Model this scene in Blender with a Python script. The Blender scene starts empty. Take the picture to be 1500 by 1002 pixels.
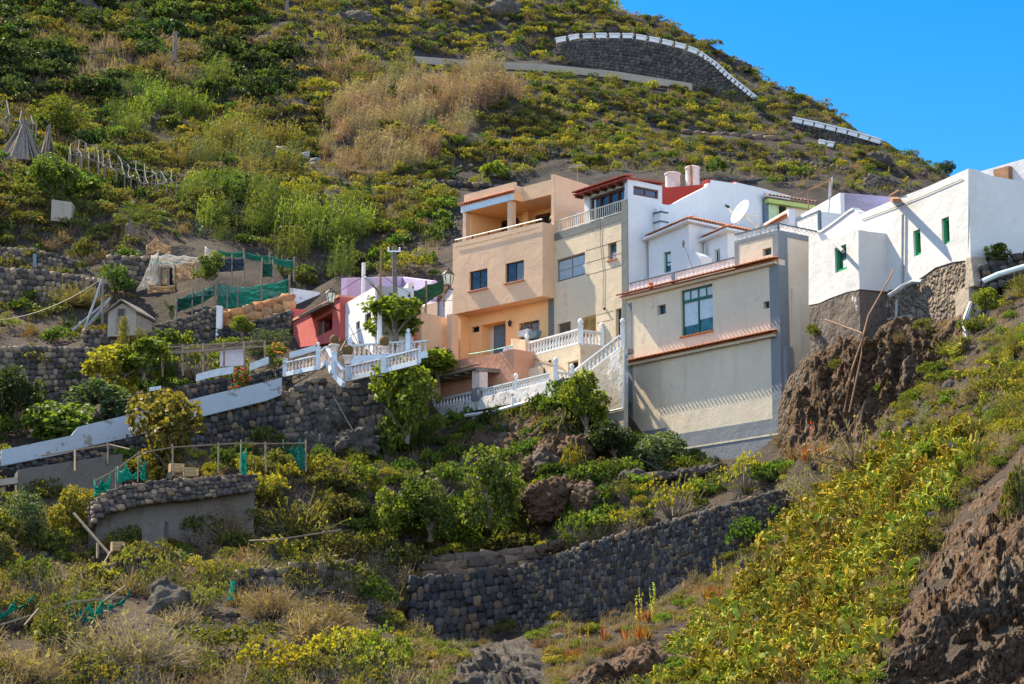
import bpy, bmesh, math, random
import numpy as np
from mathutils import Vector, Matrix, noise as mnoise
random.seed(7); rng = np.random.default_rng(7)
SC = bpy.context.scene
COL = SC.collection
F = 3200.0; PITCH = math.atan(600/3200.0)
CP, SP = math.cos(PITCH), math.sin(PITCH)

# ------------------------------------------------------------ camera mapping (photo pixels 1500x1002)
def at(px, py, Y):
    cx = (px-750)/F; cy = (501-py)/F
    s = Y/(CP-cy*SP)
    return Vector((cx*s, Y, (SP+cy*CP)*s))
def kz(py):
    cy = (501-py)/F
    return (SP+cy*CP)/(CP-cy*SP)
def ray(px, py):
    cx = (px-750)/F; cy = (501-py)/F
    return Vector((cx, CP-cy*SP, SP+cy*CP))
def proj(p):
    d = p.y*CP+p.z*SP
    return 750+F*p.x/d, 501-F*(-p.y*SP+p.z*CP)/d

cam = bpy.data.cameras.new("camera"); camo = bpy.data.objects.new("camera", cam); COL.objects.link(camo)
cam.sensor_width = 36; cam.lens = F*36/1500; cam.clip_start = .5; cam.clip_end = 4000
camo.rotation_euler = (math.pi/2+PITCH, 0, 0)
SC.camera = camo

# ------------------------------------------------------------ light
SUN = Vector((-.665, .55, .98)).normalized()
elev = math.asin(SUN.z); azim = math.atan2(SUN.x, SUN.y)
sl = bpy.data.lights.new("sun", 'SUN'); sl.energy = 5.0; sl.angle = math.radians(.5); sl.color = (1, .86, .64)
so = bpy.data.objects.new("sun", sl); COL.objects.link(so)
so.rotation_euler = SUN.to_track_quat('Z', 'Y').to_euler()
so.location = (-60, 60, 120)
W = bpy.data.worlds.new("World"); SC.world = W; W.use_nodes = True
nt = W.node_tree
sky = nt.nodes.new("ShaderNodeTexSky"); sky.sky_type = 'NISHITA'; sky.sun_disc = False
sky.sun_elevation = elev; sky.sun_rotation = azim; sky.air_density = 1.0; sky.dust_density = 0.5; sky.ozone_density = 4.0; sky.altitude = 800
bg = nt.nodes['Background']; bg.inputs[1].default_value = .15
def hsv_(h, sa, va):
    n = nt.nodes.new('ShaderNodeHueSaturation'); n.inputs['Hue'].default_value = h; n.inputs['Saturation'].default_value = sa; n.inputs['Value'].default_value = va
    nt.links.new(sky.outputs[0], n.inputs['Color']); return n.outputs[0]
# clear deep blue towards the hill, brightened sky added behind the viewer as fill
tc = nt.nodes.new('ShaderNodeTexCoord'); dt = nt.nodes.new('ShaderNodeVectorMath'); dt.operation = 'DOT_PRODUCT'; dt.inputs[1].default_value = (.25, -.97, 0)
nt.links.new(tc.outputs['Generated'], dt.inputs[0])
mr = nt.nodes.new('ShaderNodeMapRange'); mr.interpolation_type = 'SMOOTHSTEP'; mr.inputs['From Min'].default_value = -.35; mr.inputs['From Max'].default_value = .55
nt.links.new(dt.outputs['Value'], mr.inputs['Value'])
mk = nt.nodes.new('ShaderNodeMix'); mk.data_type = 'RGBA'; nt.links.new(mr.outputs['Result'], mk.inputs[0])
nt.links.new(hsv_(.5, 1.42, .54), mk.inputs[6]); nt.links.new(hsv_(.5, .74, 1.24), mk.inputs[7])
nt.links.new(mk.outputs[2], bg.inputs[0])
SC.view_settings.view_transform = 'Standard'; SC.view_settings.look = 'None'
SC.view_settings.exposure = 1.46
SC.cycles.max_bounces = 5; SC.cycles.diffuse_bounces = 3; SC.cycles.transparent_max_bounces = 8
SC.cycles.transmission_bounces = 3

# ------------------------------------------------------------ materials
MATS = {}
def newmat(name):
    m = bpy.data.materials.new(name); m.use_nodes = True
    t = m.node_tree; b = t.nodes['Principled BSDF']
    b.inputs['Specular IOR Level'].default_value = .25
    MATS[name] = m
    return m, t, b
def N(t, typ, **kw):
    n = t.nodes.new(typ)
    for k, v in kw.items():
        if k in n.inputs.keys(): n.inputs[k].default_value = v
        else: setattr(n, k, v)
    return n
def ramp(t, fac, stops):
    r = t.nodes.new("ShaderNodeValToRGB")
    el = r.color_ramp.elements
    while len(el) < len(stops): el.new(.5)
    for e, (p, c) in zip(el, stops):
        e.position = p; e.color = (c[0], c[1], c[2], 1) if not isinstance(c, (int, float)) else (c, c, c, 1)
    t.links.new(fac, r.inputs[0]); return r.outputs[0]
def mixc(t, fac, a, b, mode='MIX'):
    m = t.nodes.new("ShaderNodeMix"); m.data_type = 'RGBA'; m.blend_type = mode
    def put(s, v):
        if hasattr(v, 'is_linked'): t.links.new(v, s)
        elif isinstance(v, (int, float)): s.default_value = v
        else: s.default_value = (v[0], v[1], v[2], 1)
    put(m.inputs[0], fac); put(m.inputs[6], a); put(m.inputs[7], b)
    return m.outputs[2]
def bump(t, b, h, strength=.3, dist=.02):
    n = N(t, "ShaderNodeBump", Strength=strength, Distance=dist)
    t.links.new(h, n.inputs['Height']); t.links.new(n.outputs[0], b.inputs['Normal'])
def coords(t):
    g = t.nodes.new("ShaderNodeNewGeometry"); return g.outputs['Position']
def nz(t, vec, scale, detail=4, rough=.55, stretch=None):
    if stretch:
        mp = t.nodes.new("ShaderNodeMapping"); mp.inputs['Scale'].default_value = stretch
        t.links.new(vec, mp.inputs[0]); vec = mp.outputs[0]
    n = N(t, "ShaderNodeTexNoise", Scale=scale, Detail=detail, Roughness=rough)
    t.links.new(vec, n.inputs['Vector']); return n.outputs['Fac']

def plaster(name, col, dirt=(.25, .22, .18), dirt_amt=.35, bumpd=.03, grain=9, rough=.9, peel=None, peel_amt=.45, peel_scale=.9, streak=.5):
    m, t, b = newmat(name); v = coords(t)
    n1 = nz(t, v, .55, 6, .65); n2 = nz(t, v, 3.5, 4)
    c = mixc(t, ramp(t, n1, [(.3, 0), (.75, 1)]), [x*.88 for x in col], [min(1, x*1.06) for x in col])
    c = mixc(t, ramp(t, n2, [(.35, 0), (.8, .35)]), c, [x*.8 for x in col])
    st = nz(t, v, 1.3, 5, .7, (1.6, 1.6, .13))
    c = mixc(t, ramp(t, st, [(.56, 0), (.78, dirt_amt*streak)]), c, dirt)
    bl = nz(t, v, 1.1, 7, .72)
    c = mixc(t, ramp(t, bl, [(.58, 0), (.72, dirt_amt)]), c, dirt)
    if peel:
        pn = nz(t, v, peel_scale, 8, .7)
        c = mixc(t, ramp(t, pn, [(peel_amt, 0), (peel_amt+.03, 1)]), c, peel)
    t.links.new(c, b.inputs['Base Color']); b.inputs['Roughness'].default_value = rough
    g = nz(t, v, grain, 5, .65); w = nz(t, v, 1.2, 3)
    ad = N(t, "ShaderNodeMath", operation='MULTIPLY_ADD'); t.links.new(w, ad.inputs[0]); ad.inputs[1].default_value = 2.5; t.links.new(g, ad.inputs[2])
    bump(t, b, ad.outputs[0], .55, bumpd)
    return m
def simple(name, col, rough=.6, metal=0, spec=.3, var=.25, scale=4, bumpd=0.004):
    m, t, b = newmat(name); v = coords(t)
    n1 = nz(t, v, scale, 5, .65)
    c = mixc(t, ramp(t, n1, [(.3, 0), (.7, 1)]), [x*(1-var) for x in col], [min(1, x*(1+var*.5)) for x in col])
    t.links.new(c, b.inputs['Base Color'])
    b.inputs['Roughness'].default_value = rough; b.inputs['Metallic'].default_value = metal
    b.inputs['Specular IOR Level'].default_value = spec
    if bumpd: bump(t, b, n1, .4, bumpd)
    return m
def glass(name, col=(.02, .03, .04)):
    m, t, b = newmat(name); v = coords(t)
    n1 = nz(t, v, 1.7, 3)
    c = mixc(t, ramp(t, n1, [(.4, 0), (.7, 1)]), [x*.5 for x in col], [x*1.6 for x in col])
    t.links.new(c, b.inputs['Base Color'])
    b.inputs['Roughness'].default_value = .08; b.inputs['Specular IOR Level'].default_value = .6
    return m
def attr_mat(name, rough=.9, bumpd=.03, bscale=12, var=.35):
    "colour comes from the per-stone attribute 'tint' (each stone its own colour)"
    m, t, b = newmat(name); v = coords(t)
    a = N(t, "ShaderNodeAttribute", attribute_name='tint')
    n1 = nz(t, v, bscale, 6, .7)
    c = mixc(t, ramp(t, n1, [(.3, 0), (.7, 1)]), (.55, .55, .55), (1.25, 1.2, 1.15))
    c = mixc(t, 1.0, a.outputs['Color'], c, 'MULTIPLY')
    t.links.new(c, b.inputs['Base Color']); b.inputs['Roughness'].default_value = rough
    bump(t, b, n1, .6, bumpd)
    return m
def leafmat(name, trans=.4, rough=.55):
    m, t, b = newmat(name)
    a = N(t, "ShaderNodeAttribute", attribute_name='tint')
    oi = t.nodes.new("ShaderNodeObjectInfo")
    c = mixc(t, 1.0, a.outputs['Color'], oi.outputs['Color'], 'MULTIPLY')
    t.links.new(c, b.inputs['Base Color']); b.inputs['Roughness'].default_value = rough
    b.inputs['Specular IOR Level'].default_value = .15
    tr = t.nodes.new("ShaderNodeBsdfTranslucent")
    c2 = mixc(t, 1.0, c, (1.3, 1.35, .42), 'MULTIPLY')
    t.links.new(c2, tr.inputs[0])
    mx = t.nodes.new("ShaderNodeMixShader"); mx.inputs[0].default_value = trans
    t.links.new(b.outputs[0], mx.inputs[1]); t.links.new(tr.outputs[0], mx.inputs[2])
    t.links.new(mx.outputs[0], t.nodes['Material Output'].inputs[0])
    return m

# ------------------------------------------------------------ object helpers
def tag(o, label=None, cat=None, group=None, kind=None):
    if label: o['label'] = label
    if cat: o['category'] = cat
    if group: o['group'] = group
    if kind: o['kind'] = kind
    return o
def link(o, parent=None):
    COL.objects.link(o)
    if parent is not None: o.parent = parent
    return o
def empty(name, loc, label, cat, group=None, rz=0):
    o = bpy.data.objects.new(name, None); link(o); o.location = loc; o.rotation_euler = (0, 0, rz)
    o.empty_display_size = .3
    return tag(o, label, cat, group)
def np_mesh(name, V, Fc, mats, midx=None, tint=None, smooth=False):
    "V (n,3); Fc list of arrays (k,3)/(k,4) or one array"
    me = bpy.data.meshes.new(name)
    V = np.asarray(V, dtype=np.float32)
    if not isinstance(Fc, (list, tuple)): Fc = [Fc]
    Fc = [np.asarray(f, dtype=np.int32) for f in Fc if len(f)]
    nl = sum(f.size for f in Fc); nf = sum(len(f) for f in Fc)
    me.vertices.add(len(V)); me.vertices.foreach_set('co', V.ravel())
    me.loops.add(nl); me.loops.foreach_set('vertex_index', np.concatenate([f.ravel() for f in Fc]))
    me.polygons.add(nf)
    tot = np.concatenate([np.full(len(f), f.shape[1], np.int32) for f in Fc])
    st = np.concatenate([[0], np.cumsum(tot)[:-1]]).astype(np.int32)
    me.polygons.foreach_set('loop_start', st); me.polygons.foreach_set('loop_total', tot)
    if smooth: me.polygons.foreach_set('use_smooth', np.ones(nf, bool))
    for m in (mats if isinstance(mats, (list, tuple)) else [mats]): me.materials.append(m)
    if midx is not None: me.polygons.foreach_set('material_index', np.asarray(midx, np.int32))
    if tint is not None:
        at_ = me.color_attributes.new('tint', 'FLOAT_COLOR', 'POINT')
        c = np.ones((len(V), 4), np.float32); c[:, :3] = tint
        at_.data.foreach_set('color', c.ravel())
    me.update(calc_edges=True); me.validate()
    return me
class MB:
    "collects simple solids, then links them as ONE mesh object"
    def __init__(s): s.v = []; s.f = []
    def add(s, vs, fs):
        o = len(s.v); s.v += [tuple(v) for v in vs]; s.f += [[i+o for i in f] for f in fs]; return s
    def box(s, x0, x1, y0, y1, z0, z1):
        return s.add([(x0, y0, z0), (x1, y0, z0), (x1, y1, z0), (x0, y1, z0), (x0, y0, z1), (x1, y0, z1), (x1, y1, z1), (x0, y1, z1)],
                     [(3, 2, 1, 0), (4, 5, 6, 7), (0, 1, 5, 4), (1, 2, 6, 5), (2, 3, 7, 6), (3, 0, 4, 7)])
    def bar(s, a, b, w, h=None, up=(0, 0, 1)):
        a = Vector(a); b = Vector(b); h = h or w; d = (b-a)
        if d.length < 1e-6: return s
        d.normalize(); u = Vector(up)
        if abs(d.dot(u)) > .98: u = Vector((0, 1, 0))
        x = d.cross(u).normalized()*w/2; y = x.cross(d).normalized()*h/2
        return s.add([a-x-y, a+x-y, a+x+y, a-x+y, b-x-y, b+x-y, b+x+y, b-x+y],
                     [(3, 2, 1, 0), (4, 5, 6, 7), (0, 1, 5, 4), (1, 2, 6, 5), (2, 3, 7, 6), (3, 0, 4, 7)])
    def tube(s, pts, r, n=8, r2=None):
        pts = [Vector(p) for p in pts]; r2 = r if r2 is None else r2; k = len(pts); o = len(s.v)
        for i, p in enumerate(pts):
            d = (pts[min(i+1, k-1)]-pts[max(i-1, 0)]).normalized()
            u = Vector((0, 0, 1)) if abs(d.z) < .95 else Vector((0, 1, 0))
            x = d.cross(u).normalized(); y = x.cross(d); rr = r+(r2-r)*i/max(1, k-1)
            for j in range(n):
                a = 2*math.pi*j/n; s.v.append(tuple(p+(x*math.cos(a)+y*math.sin(a))*rr))
        for i in range(k-1):
            for j in range(n):
                s.f.append([o+i*n+j, o+i*n+(j+1) % n, o+(i+1)*n+(j+1) % n, o+(i+1)*n+j])
        s.f.append([o+j for j in range(n)][::-1]); s.f.append([o+(k-1)*n+j for j in range(n)])
        return s
    def lathe(s, c, prof, n=12):
        "prof: list of (r,z) from bottom to top"
        c = Vector(c); o = len(s.v)
        for r, z in prof:
            for j in range(n):
                a = 2*math.pi*j/n; s.v.append((c.x+r*math.cos(a), c.y+r*math.sin(a), c.z+z))
        for i in range(len(prof)-1):
            for j in range(n): s.f.append([o+i*n+j, o+i*n+(j+1) % n, o+(i+1)*n+(j+1) % n, o+(i+1)*n+j])
        s.f.append([o+j for j in range(n)][::-1]); s.f.append([o+(len(prof)-1)*n+j for j in range(n)])
        return s
    def prism(s, poly, y0, y1):
        "poly in (x,z), extruded along y from y0 to y1"
        n = len(poly)
        return s.add([(p[0], y0, p[1]) for p in poly]+[(p[0], y1, p[1]) for p in poly],
                     [list(range(n)), list(range(2*n-1, n-1, -1))]+[[i, i+n, (i+1) % n+n, (i+1) % n] for i in range(n)])
    def sphere(s, c, r, nu=12, nv=8, sq=(1, 1, 1)):
        c = Vector(c); o = len(s.v)
        for i in range(nv+1):
            th = math.pi*i/nv
            for j in range(nu):
                a = 2*math.pi*j/nu
                s.v.append((c.x+r*sq[0]*math.sin(th)*math.cos(a), c.y+r*sq[1]*math.sin(th)*math.sin(a), c.z-r*sq[2]*math.cos(th)))
        for i in range(nv):
            for j in range(nu): s.f.append([o+i*nu+j, o+i*nu+(j+1) % nu, o+(i+1)*nu+(j+1) % nu, o+(i+1)*nu+j])
        return s
    def mesh(s, name, mat, bevel=0, smooth=False):
        bm = bmesh.new()
        vs = [bm.verts.new(v) for v in s.v]
        for f in s.f:
            try: bm.faces.new([vs[i] for i in f])
            except ValueError: pass
        bmesh.ops.remove_doubles(bm, verts=bm.verts, dist=1e-5)
        bmesh.ops.recalc_face_normals(bm, faces=bm.faces)
        if bevel:
            es = [e for e in bm.edges if len(e.link_faces) == 2 and e.calc_face_angle(0) > .6]
            bmesh.ops.bevel(bm, geom=es, offset=bevel, segments=2, affect='EDGES', clamp_overlap=True)
        me = bpy.data.meshes.new(name); bm.to_mesh(me); bm.free()
        me.materials.append(mat)
        if smooth:
            for p in me.polygons: p.use_smooth = True
        return me
    def build(s, name, mat, parent=None, bevel=0, smooth=False):
        return link(bpy.data.objects.new(name, s.mesh(name, mat, bevel, smooth)), parent)
def copy_tree(o, parent=None):
    c = o.copy(); link(c)
    if parent is not None: c.parent = parent
    for ch in list(o.children): copy_tree(ch, c)
    return c

# ------------------------------------------------------------ house frames
class Fr:
    """vertical facade plane through two photo points on one level line (pL left, pR right).
    local x runs along the facade to the right, local y goes INTO the house, z up; origin at left end, z=zbase"""
    def __init__(s, pL, pR, YL=None, YR=None, zb=0):
        if YR is None: YR = YL*kz(pL[1])/kz(pR[1])
        else: YL = YR*kz(pR[1])/kz(pL[1])
        a = at(*pL, YL); b = at(*pR, YR)
        s._set(a, b-a, zb)
        s.w = (Vector((b.x, b.y, 0))-Vector((a.x, a.y, 0))).length
    def _set(s, a, d, zb):
        s.o = Vector((a.x, a.y, zb)); r = Vector((d.x, d.y, 0)).normalized()
        s.r = r; s.i = Vector((-r.y, r.x, 0)); s.rz = math.atan2(r.y, r.x)
    def uz(s, px, py, y=0):
        d = ray(px, py); t = (s.o.dot(s.i)+y)/d.dot(s.i); p = d*t-s.o
        return p.dot(s.r), p.z
    def yz(s, px, py, u):
        "point on the side plane x=u -> (y,z)"
        d = ray(px, py); t = (s.o.dot(s.r)+u)/d.dot(s.r); p = d*t-s.o
        return p.dot(s.i), p.z
    def pt(s, px, py, y=0):
        u, z = s.uz(px, py, y); return Vector((u, y, z))
    def world(s, p): return s.o+s.r*p[0]+s.i*p[1]+Vector((0, 0, p[2]))
    def local(s, w):
        p = Vector(w)-s.o; return Vector((p.dot(s.r), p.dot(s.i), p.z))
    def poly(s, pts, y=0): return [s.uz(px, py, y) for px, py in pts]
    def win(s, xl, yt, xr, yb, y=0):
        "rectangle in facade (u0,u1,z0,z1) from left edge top/bottom and right edge x"
        u0, z1 = s.uz(xl, yt, y); _, z0 = s.uz(xl, yb, y)
        u1, _ = s.uz(xr, yt-(xr-xl)*.24, y)
        return u0, u1, z0, z1
    def side(s, u, right=True):
        "frame of the wall running back from x=u, facing right (or left)"
        f = Fr.__new__(Fr)
        if right: f._set(s.world((u, 0, 0)), s.i, s.o.z)
        else: f._set(s.world((u, 0, 0))+s.i*6, -s.i, s.o.z)
        f.w = 6
        return f
def wall_mesh(poly, holes, y0, depth, mat, name, reveal=.18, bevel=0, rmat=None):
    "solid block: facade polygon (u,z) with rectangular holes (u0,u1,z0,z1) at plane y0, going back `depth`"
    bm = bmesh.new()
    loops = [[(p[0], p[1]) for p in poly]]
    for h in holes:
        u0, u1, z0, z1 = h; loops.append([(u0, z0), (u1, z0), (u1, z1), (u0, z1)])
    es = []; vl = []
    for lp in loops:
        vs = [bm.verts.new((p[0], y0, p[1])) for p in lp]; vl.append(vs)
        for i in range(len(vs)): es.append(bm.edges.new((vs[i], vs[(i+1) % len(vs)])))
    bmesh.ops.triangle_fill(bm, use_beauty=True, use_dissolve=False, edges=es, normal=(0, -1, 0))
    for f in bm.faces:
        f.normal_update()
        if f.normal.y > 0: f.normal_flip()
    for k, vs in enumerate(vl):
        d = depth if k == 0 else reveal
        bs = [bm.verts.new((v.co.x, y0+d, v.co.z)) for v in vs]; n = len(vs)
        for i in range(n):
            bm.faces.new((vs[i], vs[(i+1) % n], bs[(i+1) % n], bs[i]))
        if k == 0: bm.faces.new(bs)
    bmesh.ops.recalc_face_normals(bm, faces=bm.faces)
    me = bpy.data.meshes.new(name); bm.to_mesh(me); bm.free(); me.materials.append(mat)
    return me
def wall(fr, parent, poly, holes, y0, depth, mat, name='wall', reveal=.18):
    return link(bpy.data.objects.new(name, wall_mesh(poly, holes, y0, depth, mat, name, reveal)), parent)
def window(parent, h, y, fmat, gmat, bar=.05, cols=2, rows=1, sill=None, name='window', blind=None, depth=.05):
    "frame > glass pane (> blind) filling hole h at depth y"
    u0, u1, z0, z1 = h; m = MB()
    m.box(u0, u0+bar, y-depth, y, z0, z1); m.box(u1-bar, u1, y-depth, y, z0, z1)
    m.box(u0+bar, u1-bar, y-depth, y, z0, z0+bar); m.box(u0+bar, u1-bar, y-depth, y, z1-bar, z1)
    for i in range(1, cols):
        x = u0+(u1-u0)*i/cols; m.box(x-bar*.45, x+bar*.45, y-depth*.9, y, z0+bar, z1-bar)
    for i in range(1, rows):
        z = z0+(z1-z0)*i/rows; m.box(u0+bar, u1-bar, y-depth*.8, y, z-bar*.4, z+bar*.4)
    o = m.build(name, fmat, parent, .006)
    g = MB().box(u0, u1, y-.012, y+.03, z0, z1).build('pane', gmat, o)
    if blind:
        for (a, b, c, d, bm_) in blind:
            MB().box(u0+(u1-u0)*a+bar*.6, u0+(u1-u0)*b-bar*.6, y-.02, y-.013, z0+(z1-z0)*c, z0+(z1-z0)*d).build('blind', bm_, o)
    if sill:
        MB().box(u0-.06, u1+.06, y-.26, y-.05, z0-.06, z0-.004).build('sill', sill, o, .01)
    return o
def tile_strip(parent, u0, u1, y, z, mat, proj_=.32, drop=.09, name='tile_strip', pitch=.17, zr=None, alt=0):
    "row of roof tiles along an edge (barrel tiles, ends to the front)"
    m = MB(); n = max(3, int(abs(u1-u0)/pitch)); zr = z if zr is None else zr
    for i in range(n):
        t = (i+.5)/n; x = u0+(u1-u0)*t; zz = z+(zr-z)*t
        a = Vector((x, y-proj_-alt*(i % 2), zz-drop)); b = Vector((x, y+.04, zz+.02))
        w = (u1-u0)/n*.5; o = len(m.v); k = 6
        for p in (a, b):
            for j in range(k+1):
                an = math.pi*j/k; m.v.append((p.x-math.cos(an)*w*1.02, p.y, p.z+math.sin(an)*w*.9))
            for j in range(k+1):
                an = math.pi*j/k; m.v.append((p.x-math.cos(an)*w*.8, p.y, p.z+math.sin(an)*w*.68-.004))
        q = 2*(k+1)
        for j in range(k):
            m.f.append([o+j, o+j+1, o+q+j+1, o+q+j]); m.f.append([o+k+1+j, o+q+k+1+j, o+q+k+2+j, o+k+2+j])
            m.f.append([o+j, o+k+1+j, o+k+2+j, o+j+1])
    m.box(u0, u1, y-proj_*.5, y, z-drop-.05, z-drop+.0) if abs(zr-z) < .01 else None
    return m.build(name, mat, parent)
# ============================================================ TERRAIN
# retaining walls: columns (px, ytop, ybot, Y) on the photo, each at its own real distance Y
WALLS = {
 'big_right': [(768, 829, 914, 80), (800, 817, 914, 79.4), (878, 790, 908, 78.2), (950, 772, 892, 77), (1046, 744, 838, 75.4), (1100, 729, 800, 74.6), (1150, 715, 765, 74)],
 'big_left': [(604, 846, 936, 78.4), (650, 842, 940, 78.8), (700, 837, 932, 79.3), (768, 829, 914, 80.1)],
 'big_blocks': [(624, 815, 842, 80.4), (700, 809, 838, 81), (782, 800, 828, 81.6)],
 'terrace_cliff': [(413, 574, 650, 91.2), (460, 552, 655, 91.2), (505, 566, 660, 91.4), (560, 556, 655, 91.6), (604, 548, 645, 91.9), (617, 545, 640, 94.6), (629, 541, 632, 97.6)],
 'parapet_stone': [(0, 671, 700, 86), (108, 652, 676, 87.2), (200, 624, 668, 88), (300, 602, 662, 89.6), (412, 575, 650, 91)],
 'garage': [(-40, 706, 735, 83), (24, 690, 738, 83.6), (100, 676, 736, 84.2), (178, 664, 730, 85)],
 'curved': [(128, 742, 806, 77), (140, 728, 808, 76.6), (170, 716, 808, 76.6), (230, 708, 804, 77.2), (300, 704, 800, 78), (372, 698, 790, 79.2)],
 'low_left': [(60, 848, 872, 71), (110, 838, 868, 71), (160, 826, 858, 71.6), (215, 812, 846, 72.4), (266, 806, 832, 73)],
 'low_mid': [(340, 838, 872, 71), (400, 832, 874, 71), (450, 824, 868, 71.4), (512, 822, 862, 72)],
 'terr_a': [(-30, 508, 582, 99), (60, 507, 582, 99.5), (146, 509, 570, 100)],
 'terr_b': [(122, 482, 512, 102), (170, 482, 520, 102), (224, 487, 530, 102)],
 'terr_c': [(-30, 390, 440, 110), (70, 395, 442, 110), (152, 410, 446, 110)],
 'terr_d': [(-30, 360, 386, 114), (50, 364, 388, 114), (104, 378, 394, 114)],
 'terr_e': [(160, 373, 412, 113), (222, 376, 418, 113)],
 'garden_rough': [(200, 482, 512, 106), (260, 466, 508, 106), (320, 448, 496, 106)],
 'garden_black': [(320, 482, 500, 105.5), (370, 470, 492, 105.5), (424, 454, 490, 105.5)],
 'flower_wall': [(246, 570, 600, 94.2), (300, 557, 588, 94.4), (360, 550, 574, 94.8), (416, 537, 566, 95)],
 'road_dark': [(806, 76, 84, 168), (830, 60, 92, 168), (880, 56, 102, 167.5), (930, 57, 112, 167), (980, 66, 122, 166.5), (1030, 84, 134, 166), (1060, 106, 142, 165.8), (1104, 144, 150, 165)],
 'road_right': [(1160, 178, 188, 160), (1200, 186, 204, 159.4), (1245, 198, 214, 158.6), (1288, 210, 216, 158)],
 'road_low': [(606, 84, 89, 160), (700, 91, 96, 160), (800, 96, 102, 160), (900, 106, 113, 160.5), (1014, 124, 131, 161)],
 'hill_low': [(1000, 190, 196, 146), (1060, 194, 200, 146), (1130, 199, 206, 146), (1200, 210, 217, 146)],
 'hill_edge': [(380, 206, 213, 138), (430, 221, 230, 137), (468, 234, 242, 136)],
 'hill_terrace': [(560, 268, 276, 128), (640, 263, 272, 128), (760, 272, 280, 128)],
}
TAB_X = [-400, -150, 0, 150, 300, 500, 650, 800, 950, 1080, 1180, 1280, 1400, 1500, 1650, 1900]
TAB = {
 1060: [50, 52, 53, 54, 55, 56, 55, 54, 51, 49, 46, 43, 41, 38, 36, 34],
 1000: [55, 57, 58, 59, 60, 62, 62, 61, 58, 54, 50, 47, 44, 41, 39, 37],
 900:  [61, 63, 64, 65, 66, 68, None, None, None, 62, 57, 53, 48, 44, 42, 40],
 800:  [67, 69, 70, None, 74, 75, 77, 81.5, None, None, 64, 58, 51, 47, 45, 43],
 700:  [74, 76, None, None, 81, 83, 85.5, 84.5, 84, 81, 72, 64, 55, 51, 48, 46],
 650:  [82, 85, 89, None, None, None, None, None, 88.5, None, 76, 69, 58, 53, 50, 48],
 600:  [88, 90, 92, 91, None, None, None, None, None, None, None, None, 62, 56, 53, 51],
 500:  [96, 98, 100, 101, 102, None, 102, None, None, None, None, None, 68, 63, 59, 56],
 400:  [106, 108, 110, 111, 113, 111, None, None, None, None, None, None, 79, 72, 68, 64],
 300:  [117, 119, 121, 123, 124, 124, 122, None, None, None, None, None, None, 84, 80, 75],
 260:  [122, 124, 126, 128, 129, 129, 129, 128, 127, 127, 128, 132, 141, None, None, None],
 200:  [129, 131, 134, 136, 138, 140, 141, 141, 141, 142, 146, 156, None, None, None, None],
 100:  [144, 147, 150, 152, 154, 157, 159, 161, 163, 164, None, None, None, None, None, None],
 0:    [160, 163, 167, 169, 172, 176, 179, 182, None, None, None, None, None, None, None, None],
 -120: [182, 186, 190, 193, 197, 203, 208, 212, None, None, None, None, None, None, None, None],
}
ctrl = []      # (x,y,z)
wpx = []
for k, cols in WALLS.items():
    for (px, yt, yb, Y) in cols:
        wpx += [(px, yt), (px, yb)]
        p = at(px, yb, Y); ctrl.append((p.x, p.y-.2, p.z-.15)); ctrl.append((p.x, p.y+.35, p.z+.1))
        q = at(px, yt, Y); n = 1.2 if Y < 130 else 2.2
        ctrl.append((q.x, q.y+1.25, q.z-.25)); ctrl.append((q.x, q.y+n+1.2, q.z-.1))
wpx = np.array(wpx, float)
for k in ('big_right', 'big_left'):
    for (px, yt, yb, Y) in WALLS[k][:6]:
        for dy, dY in ((14, 3), (26, 6.5)):
            p = at(px, yb+dy, Y-dY); ctrl.append((p.x, p.y, p.z))
for y, row in TAB.items():
    for x, d in zip(TAB_X, row):
        if d is None: continue
        if len(wpx) and np.min(np.hypot(wpx[:, 0]-x, (wpx[:, 1]-y)*1.6)) < 42: continue
        p = at(x, y, d); ctrl.append(tuple(p))
# ridge line seen against the sky, then the far side falling away
RIDGE = [(860, -10, 196), (900, 12, 193), (950, 36, 189), (1000, 58, 186), (1050, 82, 182), (1100, 112, 178), (1150, 142, 174), (1200, 165, 171), (1250, 186, 168), (1300, 210, 164), (1340, 226, 160), (1385, 248, 155), (1440, 275, 150), (1520, 315, 146), (1700, 400, 140), (1900, 500, 130)]
for (x, y, d) in RIDGE:
    p = at(x, y, d); ctrl.append(tuple(p))
    ctrl.append((p.x+5, p.y+12, p.z-2.5)); ctrl.append((p.x+18, p.y+45, p.z-22))
# house platforms (behind the facades) and yard levels
for (x, y, d) in [(560, 520, 98), (940, 640, 91), (1010, 676, 88.4), (1075, 698, 85.8), (1140, 684, 83.8),
                  (640, 617, 97.0), (672, 613, 95.6), (700, 610, 94.5), (730, 607, 93.3), (760, 603, 92.2), (790, 598, 91.0), (820, 593, 90.0), (870, 600, 90.4), (908, 612, 90.9),
                  (640, 652, 94.6), (700, 652, 92.4), (760, 647, 90.6), (820, 640, 89.2), (880, 642, 89.6),
                  (640, 692, 90.4), (700, 690, 89.0), (760, 690, 87.6), (820, 682, 87.0), (880, 672, 88.2),
                  (1165, 668, 80.0), (1200, 650, 78.4), (1235, 630, 76.6), (1285, 612, 74.6), (1335, 590, 72.6), (1375, 545, 70.8), (1190, 505, 84.5), (1250, 480, 82), (1330, 440, 79), (1400, 420, 76.5), (1420, 395, 74),
                  (430, 517, 104.0), (448, 512, 102.8), (462, 508, 101.8), (492, 503, 99), (530, 496, 96.2), (430, 530, 99), (480, 440, 115), (600, 440, 108)]:
    p = at(x, y, d); ctrl.append((p.x, p.y, p.z-.3))
def YT(px): return 97.9-(px-633)*7.25/173      # distance of the lower terrace's front
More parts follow.
